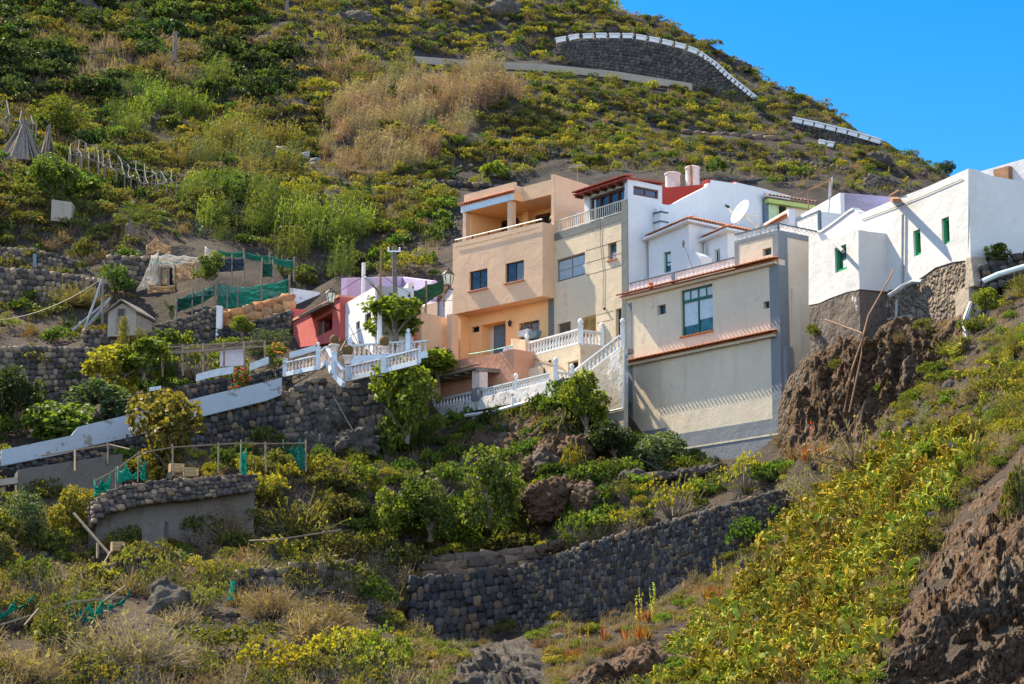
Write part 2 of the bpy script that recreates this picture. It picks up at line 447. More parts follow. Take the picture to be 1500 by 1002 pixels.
for yy in (.6, 1.8, 3.2):      # ground under the lower terrace and the houses behind it
    for x, y in ((636, 611), (645, 606), (672, 600), (700, 596), (760, 585), (820, 575)):
        p = at(x, y, YT(x)+.1); ctrl.append((p.x+yy*.78, p.y+yy*.62, p.z-.3))
for (x, y, z) in [(0, 112, 25.5), (6, 108, 24), (10, 103, 22.5), (15, 96, 21.5), (18, 91, 20), (20, 108, 24), (30, 90, 19.5), (12, 118, 30), (22, 118, 29), (0, 122, 31), (32, 108, 25), (40, 120, 27)]:
    ctrl.append((x, y, z))
for x in (-70, -35, 0, 35, 70):
    ctrl += [(x, 30, -.6), (x, 10, -1.6), (x, -30, -1.7)]
for x in (-120, -60, 0): ctrl += [(x, 300, 108), (x, 260, 92)]
ctrl = np.array(ctrl, float)
def fit(c):
    A = np.hypot(c[:, None, 0]-c[None, :, 0], c[:, None, 1]-c[None, :, 1])
    n = len(c); M = np.zeros((n+3, n+3)); M[:n, :n] = A-np.eye(n)*.05
    M[:n, n] = 1; M[:n, n+1:] = c[:, :2]; M[n, :n] = 1; M[n+1:, :n] = c[:, :2].T
    return np.linalg.solve(M, np.concatenate([c[:, 2], [0, 0, 0]]))
WT = fit(ctrl)
def rbf(x, y):
    x = np.asarray(x, float).ravel(); y = np.asarray(y, float).ravel(); out = np.empty_like(x)
    for i in range(0, len(x), 20000):
        xs, ys = x[i:i+20000], y[i:i+20000]
        A = np.hypot(xs[:, None]-ctrl[None, :, 0], ys[:, None]-ctrl[None, :, 1])
        out[i:i+20000] = A@WT[:-3]+WT[-3]+WT[-2]*xs+WT[-1]*ys
    return out
def vnoise(x, y, s, seed=0):
    "smooth value noise on numpy arrays"
    r = np.random.default_rng(seed+11); T = r.random((256, 256))*2-1
    u = x/s+37.3; v = y/s+91.7; i = np.floor(u).astype(int); j = np.floor(v).astype(int)
    a = u-i; b = v-j; a = a*a*(3-2*a); b = b*b*(3-2*b)
    g = lambda p, q: T[p % 256, q % 256]
    return (g(i, j)*(1-a)+g(i+1, j)*a)*(1-b)+(g(i, j+1)*(1-a)+g(i+1, j+1)*a)*b
GS = .5; GX0, GX1, GY0, GY1 = -75, 75, 20, 262
gx = np.arange(GX0, GX1+.1, GS); gy = np.arange(GY0, GY1+.1, GS)
XX, YY = np.meshgrid(gx, gy)
ZZ = rbf(XX, YY).reshape(XX.shape)
# relief: none next to walls and houses, more on the open hill
cw = []
for cols in WALLS.values():
    for (a, b) in zip(cols[:-1], cols[1:]):
        for t in np.linspace(0, 1, 6):
            p = at(a[0]+(b[0]-a[0])*t, a[1], a[3]+(b[3]-a[3])*t); cw.append((p.x, p.y))
cw = np.array(cw)
dmin = np.full(XX.size, 1e9)
for i in range(0, len(cw), 16):
    d = np.hypot(XX.ravel()[:, None]-cw[None, i:i+16, 0], YY.ravel()[:, None]-cw[None, i:i+16, 1]).min(1); dmin = np.minimum(dmin, d)
dmin = dmin.reshape(XX.shape)
hs = np.minimum(np.hypot((XX-9)/16, (YY-97)/13), 9)       # village platform
amp = np.clip((dmin-1-2*np.clip((YY-130)/20, 0, 1))/(3+4*np.clip((YY-130)/20, 0, 1)), 0, 1)*np.clip((hs-.9)*2, 0, 1)
far = np.clip((YY-112)/30, 0, 1)
rel = vnoise(XX, YY, 9, 1)*.9*far+vnoise(XX, YY, 4, 2)*(.28+.4*far)+vnoise(XX, YY, 1.7, 3)*.2+vnoise(XX, YY, .8, 5)*.09
# hillside gullies with small rock ledges
led = np.abs(vnoise(XX*.5, YY*1.3, 5, 8)); rel += far*np.clip(.22-led, 0, 1)*3.0
ZZ = ZZ+rel*amp
def hgt(x, y):
    fx = np.clip((np.asarray(x, float)-GX0)/GS, 0, len(gx)-1.001); fy = np.clip((np.asarray(y, float)-GY0)/GS, 0, len(gy)-1.001)
    i = fx.astype(int); j = fy.astype(int); a = fx-i; b = fy-j
    return (ZZ[j, i]*(1-a)+ZZ[j, i+1]*a)*(1-b)+(ZZ[j+1, i]*(1-a)+ZZ[j+1, i+1]*a)*b
def ground(pxs, pys, y0=34, y1=255, step=.2):
    "first hit of the photo rays on the terrain -> (n,3), nan where sky"
    pxs = np.atleast_1d(np.asarray(pxs, float)); pys = np.atleast_1d(np.asarray(pys, float))
    cy = (501-pys)/F; k = (SP+cy*CP)/(CP-cy*SP); xr = (pxs-750)/F/(CP-cy*SP)
    out = np.full((len(pxs), 3), np.nan); act = np.arange(len(pxs))
    for Y in np.arange(y0, y1, step):
        if not len(act): break
        h = hgt(xr[act]*Y, np.full(len(act), Y)); hit = h >= k[act]*Y
        if hit.any():
            ii = act[hit]; out[ii, 0] = xr[ii]*Y; out[ii, 1] = Y; out[ii, 2] = h[hit]; act = act[~hit]
    return out
def gpt(px, py):
    g = ground([px], [py])[0]
    return Vector(g)
def drop(x, y): return Vector((x, y, float(hgt(x, y))))

m, t, b = newmat('volcanic_soil'); v = coords(t)
n1 = nz(t, v, .22, 6, .6); n2 = nz(t, v, 1.6, 6, .7); n3 = nz(t, v, 9, 5, .7)
c = mixc(t, ramp(t, n1, [(.38, 0), (.62, 1)]), (.075, .056, .04), (.135, .095, .06))
c = mixc(t, ramp(t, n2, [(.42, 0), (.62, 1)]), c, (.042, .036, .033))
gr = nz(t, v, .8, 5, .7, (1, 1, 1)); c = mixc(t, ramp(t, gr, [(.57, 0), (.68, .75)]), c, (.23, .15, .07))
c = mixc(t, ramp(t, n3, [(.35, 0), (.75, .7)]), c, (.115, .09, .07))
sx = t.nodes.new('ShaderNodeSeparateXYZ'); t.links.new(v, sx.inputs[0])     # dark lava gravel on the hill, brown earth on the terraces below
mr = N(t, 'ShaderNodeMapRange'); mr.inputs['From Min'].default_value = 108; mr.inputs['From Max'].default_value = 128; t.links.new(sx.outputs['Y'], mr.inputs['Value'])
lava = mixc(t, ramp(t, n2, [(.35, 0), (.7, 1)]), (.032, .029, .029), (.082, .07, .062)); c = mixc(t, mr.outputs['Result'], c, lava)
t.links.new(c, b.inputs['Base Color']); b.inputs['Roughness'].default_value = .95
ad = N(t, "ShaderNodeMath", operation='ADD'); t.links.new(n2, ad.inputs[0]); t.links.new(n3, ad.inputs[1])
bump(t, b, ad.outputs[0], 1.0, .4)
# one sheet: fine grid plus a coarse skirt to the horizon
ny, nx = XX.shape
V = np.stack([XX.ravel(), YY.ravel(), ZZ.ravel()], 1)
idx = np.arange(nx*ny).reshape(ny, nx)
Q = np.stack([idx[:-1, :-1].ravel(), idx[:-1, 1:].ravel(), idx[1:, 1:].ravel(), idx[1:, :-1].ravel()], 1)
ring = np.concatenate([idx[0, :], idx[1:, -1], idx[-1, -2::-1], idx[-2:0:-1, 0]])
cen = np.array([0, 140.]); base = len(V); k = len(ring)
sk = V[ring].copy(); d = sk[:, :2]-cen; d /= np.linalg.norm(d, axis=1)[:, None]
sk1 = sk.copy(); sk1[:, :2] += d*60; sk1[:, 2] = np.minimum(sk1[:, 2]*.55, 70); sk1[:, 2] = np.where(sk1[:, 1] < 40, -1.7, sk1[:, 2])
sk2 = sk.copy(); sk2[:, :2] += d*1500; sk2[:, 2] = -3
V = np.concatenate([V, sk1, sk2])
r1 = np.arange(k)+base; r2 = r1+k
def band(a, b_): return np.stack([a, np.roll(a, -1), np.roll(b_, -1), b_], 1)
Q = np.concatenate([Q, band(ring, r1)[:, ::-1], band(r1, r2)[:, ::-1]])
tag(link(bpy.data.objects.new('hillside', np_mesh('hillside', V, [Q], MATS['volcanic_soil'], smooth=True))), kind='structure')
# ============================================================ HOUSES
plaster('peach_plaster', (.69, .455, .285), (.42, .29, .2), .5, .018, 7)
plaster('peach_bounce_lit', (.86, .50, .22), (.45, .27, .13), .15, .02, 7)  # peach plaster again, with warm bounce light of the recesses painted into its colour
plaster('terracotta_plaster', (.55, .27, .17), (.7, .45, .28), .5, .04, 5)
plaster('beige_render', (.60, .49, .34), (.33, .24, .16), .7, .03, 16)
plaster('cream_render', (.645, .545, .40), (.36, .28, .20), .7, .025, 18)
plaster('grey_render', (.20, .215, .225), (.30, .28, .25), .5, .05, 18)
plaster('dark_grey_render', (.15, .16, .15), (.09, .09, .08), .3, .04, 18)
plaster('white_plaster', (.60, .605, .61), (.5, .46, .40), .25, .03, 6)
plaster('old_white_plaster', (.585, .58, .56), (.40, .34, .27), .45, .035, 3.5)
plaster('lilac_plaster', (.53, .45, .62), (.45, .4, .45), .2, .03, 6)
plaster('pale_lilac_plaster', (.74, .69, .74), (.5, .42, .42), .3, .03, 6)
plaster('red_plaster', (.46, .10, .085), (.25, .07, .06), .4, .03, 6)
plaster('dark_red_paint', (.33, .04, .03), (.2, .04, .03), .3, .02, 6)
plaster('peeling_whitewash', (.66, .64, .60), (.26, .22, .17), .6, .06, 5, peel=(.12, .10, .085), peel_amt=.57, peel_scale=2.6, streak=1.4)
plaster('stained_wall', (.42, .36, .28), (.14, .11, .085), .8, .05, 6, streak=1.2, peel=(.56, .53, .48), peel_amt=.52, peel_scale=.9)
plaster('bare_masonry', (.125, .10, .082), (.05, .042, .036), .8, .2, 4, peel=(.42, .40, .37), peel_amt=.60, peel_scale=.8, streak=1.3)
plaster('concrete', (.33, .28, .22), (.12, .10, .08), .7, .08, 8)
plaster('dark_concrete', (.125, .108, .09), (.04, .036, .03), .8, .1, 6, peel=(.22, .2, .18), peel_amt=.66, peel_scale=.6, streak=1.3)
m, t, b = newmat('rubble_mortar'); v = coords(t); vo = N(t, 'ShaderNodeTexVoronoi', Scale=5.5); dn = N(t, 'ShaderNodeTexNoise', Scale=2.5, Detail=3); t.links.new(v, dn.inputs['Vector']); dm = N(t, 'ShaderNodeVectorMath', operation='MULTIPLY_ADD'); t.links.new(dn.outputs['Color'], dm.inputs[0]); dm.inputs[1].default_value = (.5, .5, .5); t.links.new(v, dm.inputs[2]); t.links.new(dm.outputs[0], vo.inputs['Vector'])
n1 = nz(t, v, 1.2, 6, .7); c = mixc(t, vo.outputs['Color'], (.10, .082, .066), (.24, .19, .14)); c = mixc(t, ramp(t, n1, [(.5, 0), (.66, 1)]), c, (.25, .20, .15)); t.links.new(c, b.inputs['Base Color']); b.inputs['Roughness'].default_value = .95
iv = N(t, 'ShaderNodeMath', operation='SUBTRACT'); iv.inputs[0].default_value = 1; t.links.new(vo.outputs['Distance'], iv.inputs[1]); bump(t, b, iv.outputs[0], 1.0, .25)
simple('white_paint', (.66, .66, .645), .55, var=.15)
simple('blue_white_paint', (.56, .62, .66), .6, var=.2)
simple('pink_concrete', (.66, .52, .44), .8, var=.2)
simple('pale_blue_paint', (.52, .62, .68), .6, var=.15)
simple('roof_tile', (.50, .17, .075), .8, var=.4, scale=7)
simple('old_tile', (.22, .14, .10), .9, var=.5, scale=6)
simple('red_tile', (.34, .06, .035), .8, var=.4, scale=7)
simple('brown_wood', (.10, .04, .022), .5, var=.4)
simple('dark_frame', (.035, .028, .025), .45, var=.3)
simple('green_frame', (.02, .13, .085), .45, var=.25)
simple('bright_green_frame', (.02, .28, .09), .45, var=.25)
simple('slate_frame', (.09, .14, .18), .6, var=.25)
simple('lime_paint', (.36, .42, .12), .6, var=.2)
simple('pale_green_door', (.42, .52, .30), .6, var=.2)
simple('metal', (.45, .44, .42), .35, .9, var=.3)
simple('cream_rail', (.70, .62, .47), .5, var=.2)
simple('grey_pipe', (.30, .31, .31), .5, var=.25)
simple('tank_grp', (.62, .52, .49), .7, var=.35, scale=2)
simple('roller_blind', (.50, .58, .62), .8, var=.12)
simple('lace_curtain', (.55, .58, .6), .9, var=.3)
simple('wood_grey', (.20, .165, .13), .85, var=.45, scale=8)
simple('pole_wood', (.16, .14, .12), .85, var=.4, scale=6)
simple('rust', (.30, .16, .08), .7, var=.4)
simple('pale_cloth', (.62, .6, .66), .9, var=.2)
simple('black_iron', (.02, .02, .02), .5, var=.3)
simple('lamp_glass', (.75, .68, .5), .3, var=.1)
simple('shutter_wood', (.13, .10, .07), .7, var=.35)
simple('shutter_gold', (.34, .22, .07), .6, var=.3)
simple('lattice_ceramic', (.78, .75, .72), .7, var=.2)
simple('door_blue', (.11, .17, .21), .5, var=.2)
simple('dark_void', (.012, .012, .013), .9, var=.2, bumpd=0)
glass('window_glass'); glass('blue_glass', (.012, .02, .05)); glass('teal_glass', (.03, .10, .10))
M_ = MATS
def house(fr, name, label, cat='house', group=None):
    return empty(name, fr.o, label, cat, group, fr.rz)
def rect(u0, u1, z0, z1): return [(u0, z0), (u1, z0), (u1, z1), (u0, z1)]
def lattice(parent, fr, u0, u1, y, z0, z1, rows, cell, mat, rail, name='lattice_parapet', th=.07, railw=.05):
    m = MB(); n = max(1, round((u1-u0)/cell)); w = (u1-u0)/n; h = (z1-z0)/rows; b = w*.11
    yc = (y+y+th)/2
    for i in range(n):
        for j in range(rows):
            x0 = u0+i*w; zz = z0+j*h; x1 = x0+w; zz1 = zz+h
            m.box(x0, x0+b*.55, y, y+th, zz, zz1); m.box(x1-b*.55, x1, y, y+th, zz, zz1)
            m.box(x0+b*.55, x1-b*.55, y+.002, y+th-.002, zz, zz+b*.55); m.box(x0+b*.55, x1-b*.55, y+.002, y+th-.002, zz1-b*.55, zz1)
            cx, cz = (x0+x1)/2, (zz+zz1)/2
            for sx in (-1, 1):
                for sz in (-1, 1):
                    m.bar((cx+sx*w*.47, yc, cz+sz*h*.47), (cx+sx*w*.17, yc, cz+sz*h*.17), b*.9, th*.8, (0, 1, 0))
            k = 8; o = len(m.v); r0, r1 = w*.10, w*.19
            for q in range(k):
                a = 2*math.pi*q/k
                for r in (r0, r1):
                    m.v.append((cx+r*math.cos(a), y+.006, cz+r*math.sin(a))); m.v.append((cx+r*math.cos(a), y+th-.006, cz+r*math.sin(a)))
            for q in range(k):
                a, c = o+q*4, o+((q+1) % k)*4
                m.f += [[a, c, c+2, a+2], [a+1, a+3, c+3, c+1], [a, a+1, c+1, c], [a+2, c+2, c+3, a+3]]
    o = m.build(name, mat, parent)
    r = MB().box(u0-.03, u1+.03, y-.03, y+th+.03, z1+.002, z1+railw+.002).build('coping', rail, o, .01)
    return o

# ------------------------------------------------ cream house with two tile strips (front right)
fD = Fr((915, 436), (1139, 382), YR=85, zb=9.6)
D = house(fD, 'cream_house', 'tall cream rendered house with grey corner bands and two orange tile strips across its front')
P = fD.poly; uR = fD.uz(1141, 400)[0]; uL = fD.uz(919.5, 500)[0]
zt1 = fD.uz(1077, 395)[1]; zt2 = fD.uz(1077, 353)[1]; uS = fD.uz(1077, 380)[0]
gz = lambda px, py, f=fD: f.uz(px, py)[1]
hW = fD.win(997, 426, 1043.5, 493.5); hA = fD.win(963, 448, 975, 462); hB = fD.win(1118, 442.5, 1127, 453); hC = fD.win(1117, 365, 1129.5, 375.5)
body = rect(uL, uR, 0, zt1)
body = [(uL, 0), (uR, 0), (uR, zt2), (uS, zt2), (uS, zt1), (uL, zt1)]
wall(fD, D, [(uL, 0), (uR, 0), (uR, zt1-.02), (uL, zt1-.02)], [hW, hA, hB], 0, 6.5, M_['cream_render'], 'wall', .2)
wall(fD, D, rect(uS, uR, zt1-.02, zt2), [hC], .004, fD.yz(1196, 340, uR)[0], M_['cream_render'], 'attic_wall', .2)
# grey plinth, pilasters, bands
zp = gz(1139, 612); zpl = gz(1000, 640)
uP2 = fD.uz(977, 640)[0]
m = MB(); m.box(uP2, uR+.03, -.03, 3, -.6, zp); m.box(uL-.02, uP2, -.03, 3, -.6, zp+.35); m.build('plinth', M_['grey_render'], D, .01)
MB().box(uP2, uR+.05, -.05, -.028, gz(1139, 636)-.03, gz(1139, 636)+.03).build('plinth_ledge', M_['cream_render'], D)
uPr = fD.uz(1131, 560)[0]; uPl = fD.uz(926.5, 520)[0]
m = MB(); m.box(uPr, uR+.02, -.025, .5, zp, gz(1139, 388)); m.box(fD.uz(1132, 345)[0], uR+.02, -.02, .45, gz(1139, 388)+.25, zt2+.0); m.build('corner_pilaster', M_['grey_render'], D)
MB().box(uL-.02, uPl, -.025, .4, zp+.35, gz(919, 437)-.25).build('pilaster', M_['grey_render'], D)
m = MB(); m.box(uS-.02, fD.uz(1132, 345)[0], -.018, .3, zt2-.16, zt2+.0); m.box(uS-.02, fD.uz(1081, 370)[0], -.018, .3, zt1, zt2-.16); m.build('parapet_band', M_['grey_render'], D)
# side wall trim (right)
ys = fD.yz(1151, 420, uR)[0]; y2 = fD.yz(1185, 420, uR)[0]
m = MB(); m.box(uR+.001, uR+.03, .5, ys, zp-.6, zt2); m.box(uR+.001, uR+.028, ys, 2.2, zt2-.22, zt2-.0); m.build('side_band', M_['grey_render'], D)
yb = fD.yz(1160, 470, uR)[0]; MB().box(uR+.002, uR+.10, yb, yb+.42, fD.yz(1160, 540, uR)[1]-2, fD.yz(1165, 424, uR)[1]).build('side_duct', M_['cream_render'], D, .01)
m = MB(); m.box(uR, uR+.22, .1, ys+.1, -.6, fD.yz(1145, 508, uR)[1]); m.build('buttress', M_['grey_render'], D, .02)
# tile strips
for (l, r, uu) in [((913.5, 437), (1139.5, 382.5), 1), ((915.5, 540), (1138, 488.5), 2)]:
    z = gz(1139, r[1]); a = fD.uz(l[0], l[1])[0]; b = fD.uz(r[0]+1, r[1])[0]
    s = tile_strip(D, a, b, -.002, z+.14, M_['roof_tile'], .46 if uu == 1 else .40, .10, pitch=.11, alt=.055)
    MB().box(a+.08, b-.04, -.2, -.03, z-.12, z-.02).build('tile_ledge', M_['cream_render'], s, .01)
# windows
w = window(D, hW, .17, M_['green_frame'], M_['teal_glass'], .07, 2, 1, M_['roof_tile'], depth=.08, blind=[(0, .5, .22, .72, M_['roller_blind']), (.5, 1, .30, .72, M_['roller_blind']), (0, 1, .79, .97, M_['roller_blind'])])
u0, u1, z0, z1 = hW; zz = z0+(z1-z0)*.75
m = MB(); m.box(u0+.07, u1-.07, .085, .165, zz-.05, zz+.05); m.box(u0+(u1-u0)*.25-.02, u0+(u1-u0)*.25+.02, .1, .165, zz+.05, z1-.07); m.box(u0+(u1-u0)*.75-.02, u0+(u1-u0)*.75+.02, .1, .165, zz+.05, z1-.07)
m.build('transom', M_['green_frame'], w)
for h in (hA, hB, hC): window(D, h, .19, M_['slate_frame'], M_['window_glass'], .035, 2, 1, None, depth=.04)
# ceramic lattice parapets
zA = gz(920, 434.5)+.03; uLat = fD.uz(921, 425)[0]; zAt = fD.uz(921, 415)[1]
uM = fD.uz(985, 408)[0]
lattice(D, fD, uLat, uM-.1, .05, zt1+.0, zt1+.50, 2, .26, M_['lattice_ceramic'], M_['slate_frame'])
lattice(D, fD, uM+.1, uS-.05, .05, zt1+.0, zt1+.50, 2, .26, M_['lattice_ceramic'], M_['slate_frame'])
MB().box(uM-.1, uM+.1, .02, .16, zt1, zt1+.55).build('parapet_pillar', M_['slate_frame'], D, .01)
lattice(D, fD, uS, uR-.06, .02, zt2+.004, zt2+.25, 1, .27, M_['lattice_ceramic'], M_['slate_frame'])
fDs = fD.side(uR)
lt = lattice(D, fDs, .03, fD.yz(1196, 340, uR)[0], .0, zt2+.004, zt2+.25, 1, .27, M_['lattice_ceramic'], M_['slate_frame'])
lt.location = (uR, 0, 0); lt.rotation_euler = (0, 0, math.pi/2)
MB().box(uR-.06, uR+.02, 0, .08, zt2, zt2+.30).build('parapet_pillar', M_['slate_frame'], D, .01)
# chimney pot on the tile strip + weep pipe
p = fD.pt(954, 418, -.18); MB().lathe(p+Vector((0, 0, -.16)), [(.07, 0), (.09, .05), (.07, .1), (.09, .2), (.11, .22), (.11, .27), (.06, .29)], 10).build('clay_vent', M_['roof_tile'], D)
p = fD.pt(955.5, 437, -.03); MB().tube([p, p-Vector((0, 0, .42))], .045).build('weep_pipe', M_['pink_concrete'], D)

# ------------------------------------------------ beige house with roof room (middle)
fC = Fr((811.5, 324.8), (918, 291), YR=92.3, zb=13.0)
C_ = house(fC, 'beige_house', 'narrow beige rendered house with grey edge bands, roof railing and glazed roof room')
cz = lambda px, py, y=0: fC.uz(px, py, y)[1]
u0 = fC.uz(804.5, 400)[0]; u1 = fC.uz(919.5, 330)[0]; zt = cz(922, 309)
holes = [fC.win(815, 381, 857, 414), fC.win(890.6, 357, 903, 382), fC.win(816.5, 475, 836, 505), fC.win(852.5, 465.5, 873, 496), fC.win(901.7, 453, 910.5, 500)]
wall(fC, C_, rect(u0, u1, 0, zt), holes, 0, 7.2, M_['beige_render'], 'wall', .2)
pl = fC.uz(811.5, 400)[0]; pr = fC.uz(911.5, 400)[0]
m = MB(); m.box(u0-.03, pl, -.035, .3, 0, cz(808, 326)); m.box(pr, u1+.03, -.035, .3, cz(915, 500)-2, zt+.55); m.box(pl, pr, -.03, .3, cz(816, 352)+.0, zt+.002); m.build('edge_band', M_['dark_grey_render'], C_)
zg = [cz(880, 361.5), cz(880, 380), cz(880, 398), cz(890, 458), cz(890, 470)]
m = MB()
for z in zg[:3]: MB().box(fC.uz(858.5, 390)[0], pr, -.004, .01, z, z+.025).build('render_joint', M_['brown_wood'], C_)
for z in zg[3:]: MB().box(fC.uz(874, 465)[0], fC.uz(900, 460)[0], -.004, .01, z, z+.02).build('render_joint', M_['brown_wood'], C_)
h = holes[0]; w = window(C_, h, .18, M_['wood_grey'], M_['window_glass'], .07, 2, 2, None, depth=.08)
m = MB(); n = 22
for i in range(n):
    z = h[2]+.1+(h[3]-h[2]-.2)*i/n; m.add([(h[0]+.08, .11, z), (h[1]-.08, .11, z), (h[1]-.08, .15, z+.05), (h[0]+.08, .15, z+.05), (h[0]+.08, .115, z-.004), (h[1]-.08, .115, z-.004), (h[1]-.08, .155, z+.046), (h[0]+.08, .155, z+.046)], [(0, 1, 2, 3), (7, 6, 5, 4), (0, 4, 5, 1), (2, 6, 7, 3), (1, 5, 6, 2), (3, 7, 4, 0)])
m.build('slats', M_['pale_blue_paint'], w)
h = holes[1]; window(C_, h, .19, M_['wood_grey'], M_['teal_glass'], .05, 1, 2, M_['roof_tile'], blind=[(.1, .9, .1, .45, M_['lace_curtain'])])
def shutter(parent, h, y, mat, name='shutter'):
    o = None
    for k in (0, 1):
        a = h[0]+(h[1]-h[0])*k/2+.01; b = h[0]+(h[1]-h[0])*(k+1)/2-.01; m = MB()
        m.box(a, a+.06, y, y+.04, h[2], h[3]); m.box(b-.06, b, y, y+.04, h[2], h[3]); m.box(a+.06, b-.06, y+.002, y+.038, h[3]-.08, h[3]); m.box(a+.06, b-.06, y+.002, y+.038, h[2], h[2]+.08)
        n = 11
        for i in range(n):
            z = h[2]+.09+(h[3]-h[2]-.2)*i/n; m.bar((a+.05, y+.02, z), (b-.05, y+.02, z), .012, .055, (0, .8, .6))
        m.box(a+.06, b-.06, y+.03, y+.036, h[2]+.08, h[3]-.08)
        o = m.build(name, mat, parent)
    return o
shutter(C_, holes[2], .12, M_['shutter_wood']); shutter(C_, holes[3], .02, M_['shutter_gold'])
h = holes[4]; d = MB().box(h[0], h[1], .17, .21, h[2], h[3]).build('door', M_['dark_frame'], C_)
MB().box(h[0]+.06, h[1]-.06, .155, .172, h[2]+.9, h[3]-.1).build('door_pane', M_['window_glass'], d)
p = fC.pt(885, 452, -.06); MB().sphere(p, .06).build('vent_cap', M_['dark_frame'], C_)
# roof railing
ra, rb = fC.pt(810, 326, .1), fC.pt(917.5, 291, .1); zb_ = cz(917, 309, .1); zt_ = rb.z
m = MB(); m.box(ra.x, rb.x, .07, .13, zt_-.05, zt_); rl = m.build('roof_railing', M_['cream_rail'], C_, .008)
MB().box(ra.x, rb.x, .08, .12, zb_+.0, zb_+.05).build('bottom_rail', M_['cream_rail'], rl)
bb = MB().box(-.014, .014, -.014, .014, 0, zt_-zb_-.1).mesh('baluster', M_['cream_rail'])
for i in range(36):
    o = link(bpy.data.objects.new('baluster', bb), rl); o.location = (ra.x+.02+(rb.x-ra.x-.04)*i/35, .1, zb_+.05)
m = MB()
for i in (0, 12, 24, 35):
    x = ra.x+.02+(rb.x-ra.x-.04)*i/35; MB().box(x-.03, x+.03, .07, .13, zt+.0, zb_).build('rail_foot', M_['cream_rail'], rl)
# roof room (glazed front), on the right side of the roof
yR = .28
a0 = fC.uz(856, 300, yR)[0]; z_e0 = cz(922, 266, yR)
room_z = zt
gl = (fC.uz(863.5, 300, yR)[0], fC.uz(915.5, 285, yR)[0], room_z+.05, cz(864, 289.5, yR))
wr = fC.yz(969.4, 280, u1)[0]
sw = []
wall(fC, C_, rect(a0, u1-.2, room_z, z_e0), [gl], yR, wr-yR-.01, M_['white_plaster'], 'roof_room', .25)
window(C_, gl, yR+.2, M_['brown_wood'], M_['window_glass'], .10, 4, 1, None, depth=.1, blind=[(.02, .12, .03, .95, M_['lace_curtain']), (.86, .97, .03, .95, M_['lace_curtain'])])
# mono-pitch tiled roof
zr0 = z_e0+.02
rf = MB().add([(a0-.25, yR-.45, zr0-.02), (u1+.12, yR-.45, zr0-.02), (u1+.12, wr+.1, zr0+.10), (a0-.25, wr+.1, zr0+.10), (a0-.25, yR-.45, zr0+.05), (u1+.12, yR-.45, zr0+.05), (u1+.12, wr+.1, zr0+.18), (a0-.25, wr+.1, zr0+.18)],
              [(3, 2, 1, 0), (4, 5, 6, 7), (0, 1, 5, 4), (1, 2, 6, 5), (2, 3, 7, 6), (3, 0, 4, 7)]).build('roof', M_['red_tile'], C_)
tile_strip(rf, a0-.27, u1+.14, yR-.1, zr0+.16, M_['red_tile'], .42, .06, 'eave_tiles', .17)
m = MB()
for i in range(7):
    x = a0-.1+(u1-a0)*i/6; MB().box(x-.05, x+.05, yR-.42, yR, zr0-.13, zr0-.03).build('rafter', M_['brown_wood'], rf)
# white right-hand side wall running back, with stepped top
tops = [(921, 286), (921.5, 262), (969.4, 273), (969.4, 299), (978, 300.5), (988, 297.5), (1003, 289), (1035, 273), (1036, 268.5), (1040, 268.5), (1041, 263.7), (1077, 269), (1077, 267), (1120, 277), (1157, 287)]
sp = [fC.yz(x, y, u1+.012) for x, y in tops]
sp = [(max(y, 0.0), z) for y, z in sp]
hwin = [fC.yz(927, 271.5, u1)[0], fC.yz(963.5, 280, u1)[0], fC.yz(926, 285, u1)[1], fC.yz(926, 271.7, u1)[1]]
poly = [(.0, 2.0)] + [(.0, sp[1][1])] + sp[2:] + [(sp[-1][0], 2.0)]
me = wall_mesh(poly[::1], [hwin], 0, .22, M_['white_plaster'], 'side_wall', .12)
o = link(bpy.data.objects.new('side_wall', me), C_); o.location = (u1+.036, 0, 0); o.rotation_euler = (0, 0, math.pi/2)
w = window(o, hwin, .1, M_['brown_wood'], M_['blue_glass'], .08, 2, 1, None, name='roof_room_window')
# low white wall and door left of the roof room
ya = 2.2; q0, q1 = fC.uz(840, 300, ya)[0], fC.uz(857, 300, ya)[0]
wall(fC, C_, rect(q0, q1, zt, cz(840, 299, ya)), [fC.win(852.5, 304, 856, 318, ya)], ya, 2, M_['white_plaster'], 'stair_head', .15)
hh = fC.win(852.5, 304, 856, 318, ya); MB().box(hh[0], hh[1], ya+.12, ya+.15, hh[2], hh[3]).build('window', M_['slate_frame'], C_)
yq = 1.2; MB().box(fC.uz(812, 320, yq)[0], fC.uz(845, 310, yq)[0], yq, yq+.15, zt, cz(812, 321, yq)).build('low_wall', M_['white_plaster'], C_)
# dark red inner roof wall behind the stepped parapet
yy0 = fC.yz(970, 290, u1)[0]
rw = [fC.yz(x, y, u1-1.3) for x, y in [(969, 272), (978, 274.5), (1019, 271), (1034, 270), (1046, 275)]]
me = wall_mesh([(rw[0][0], zt)]+rw+[(rw[-1][0], zt)], [], 0, .2, M_['dark_red_paint'], 'red_roof_wall')
o = link(bpy.data.objects.new('red_roof_wall', me), C_); o.location = (u1-1.3, 0, 0); o.rotation_euler = (0, 0, math.pi/2)
for (x0, y0, x1, y1) in [(1036.5, 263, 1040.5, 268.5), (1075, 266, 1078.5, 270), (1143, 283.8, 1149, 288)]:
    a = fC.yz(x0, y1, u1-.1); b = fC.yz(x1, y0, u1-.1)
    MB().box(u1-.5, u1-.02, a[0], b[0], a[1]-.3, b[1]).build('red_pier', M_['dark_red_paint'], C_, .01)
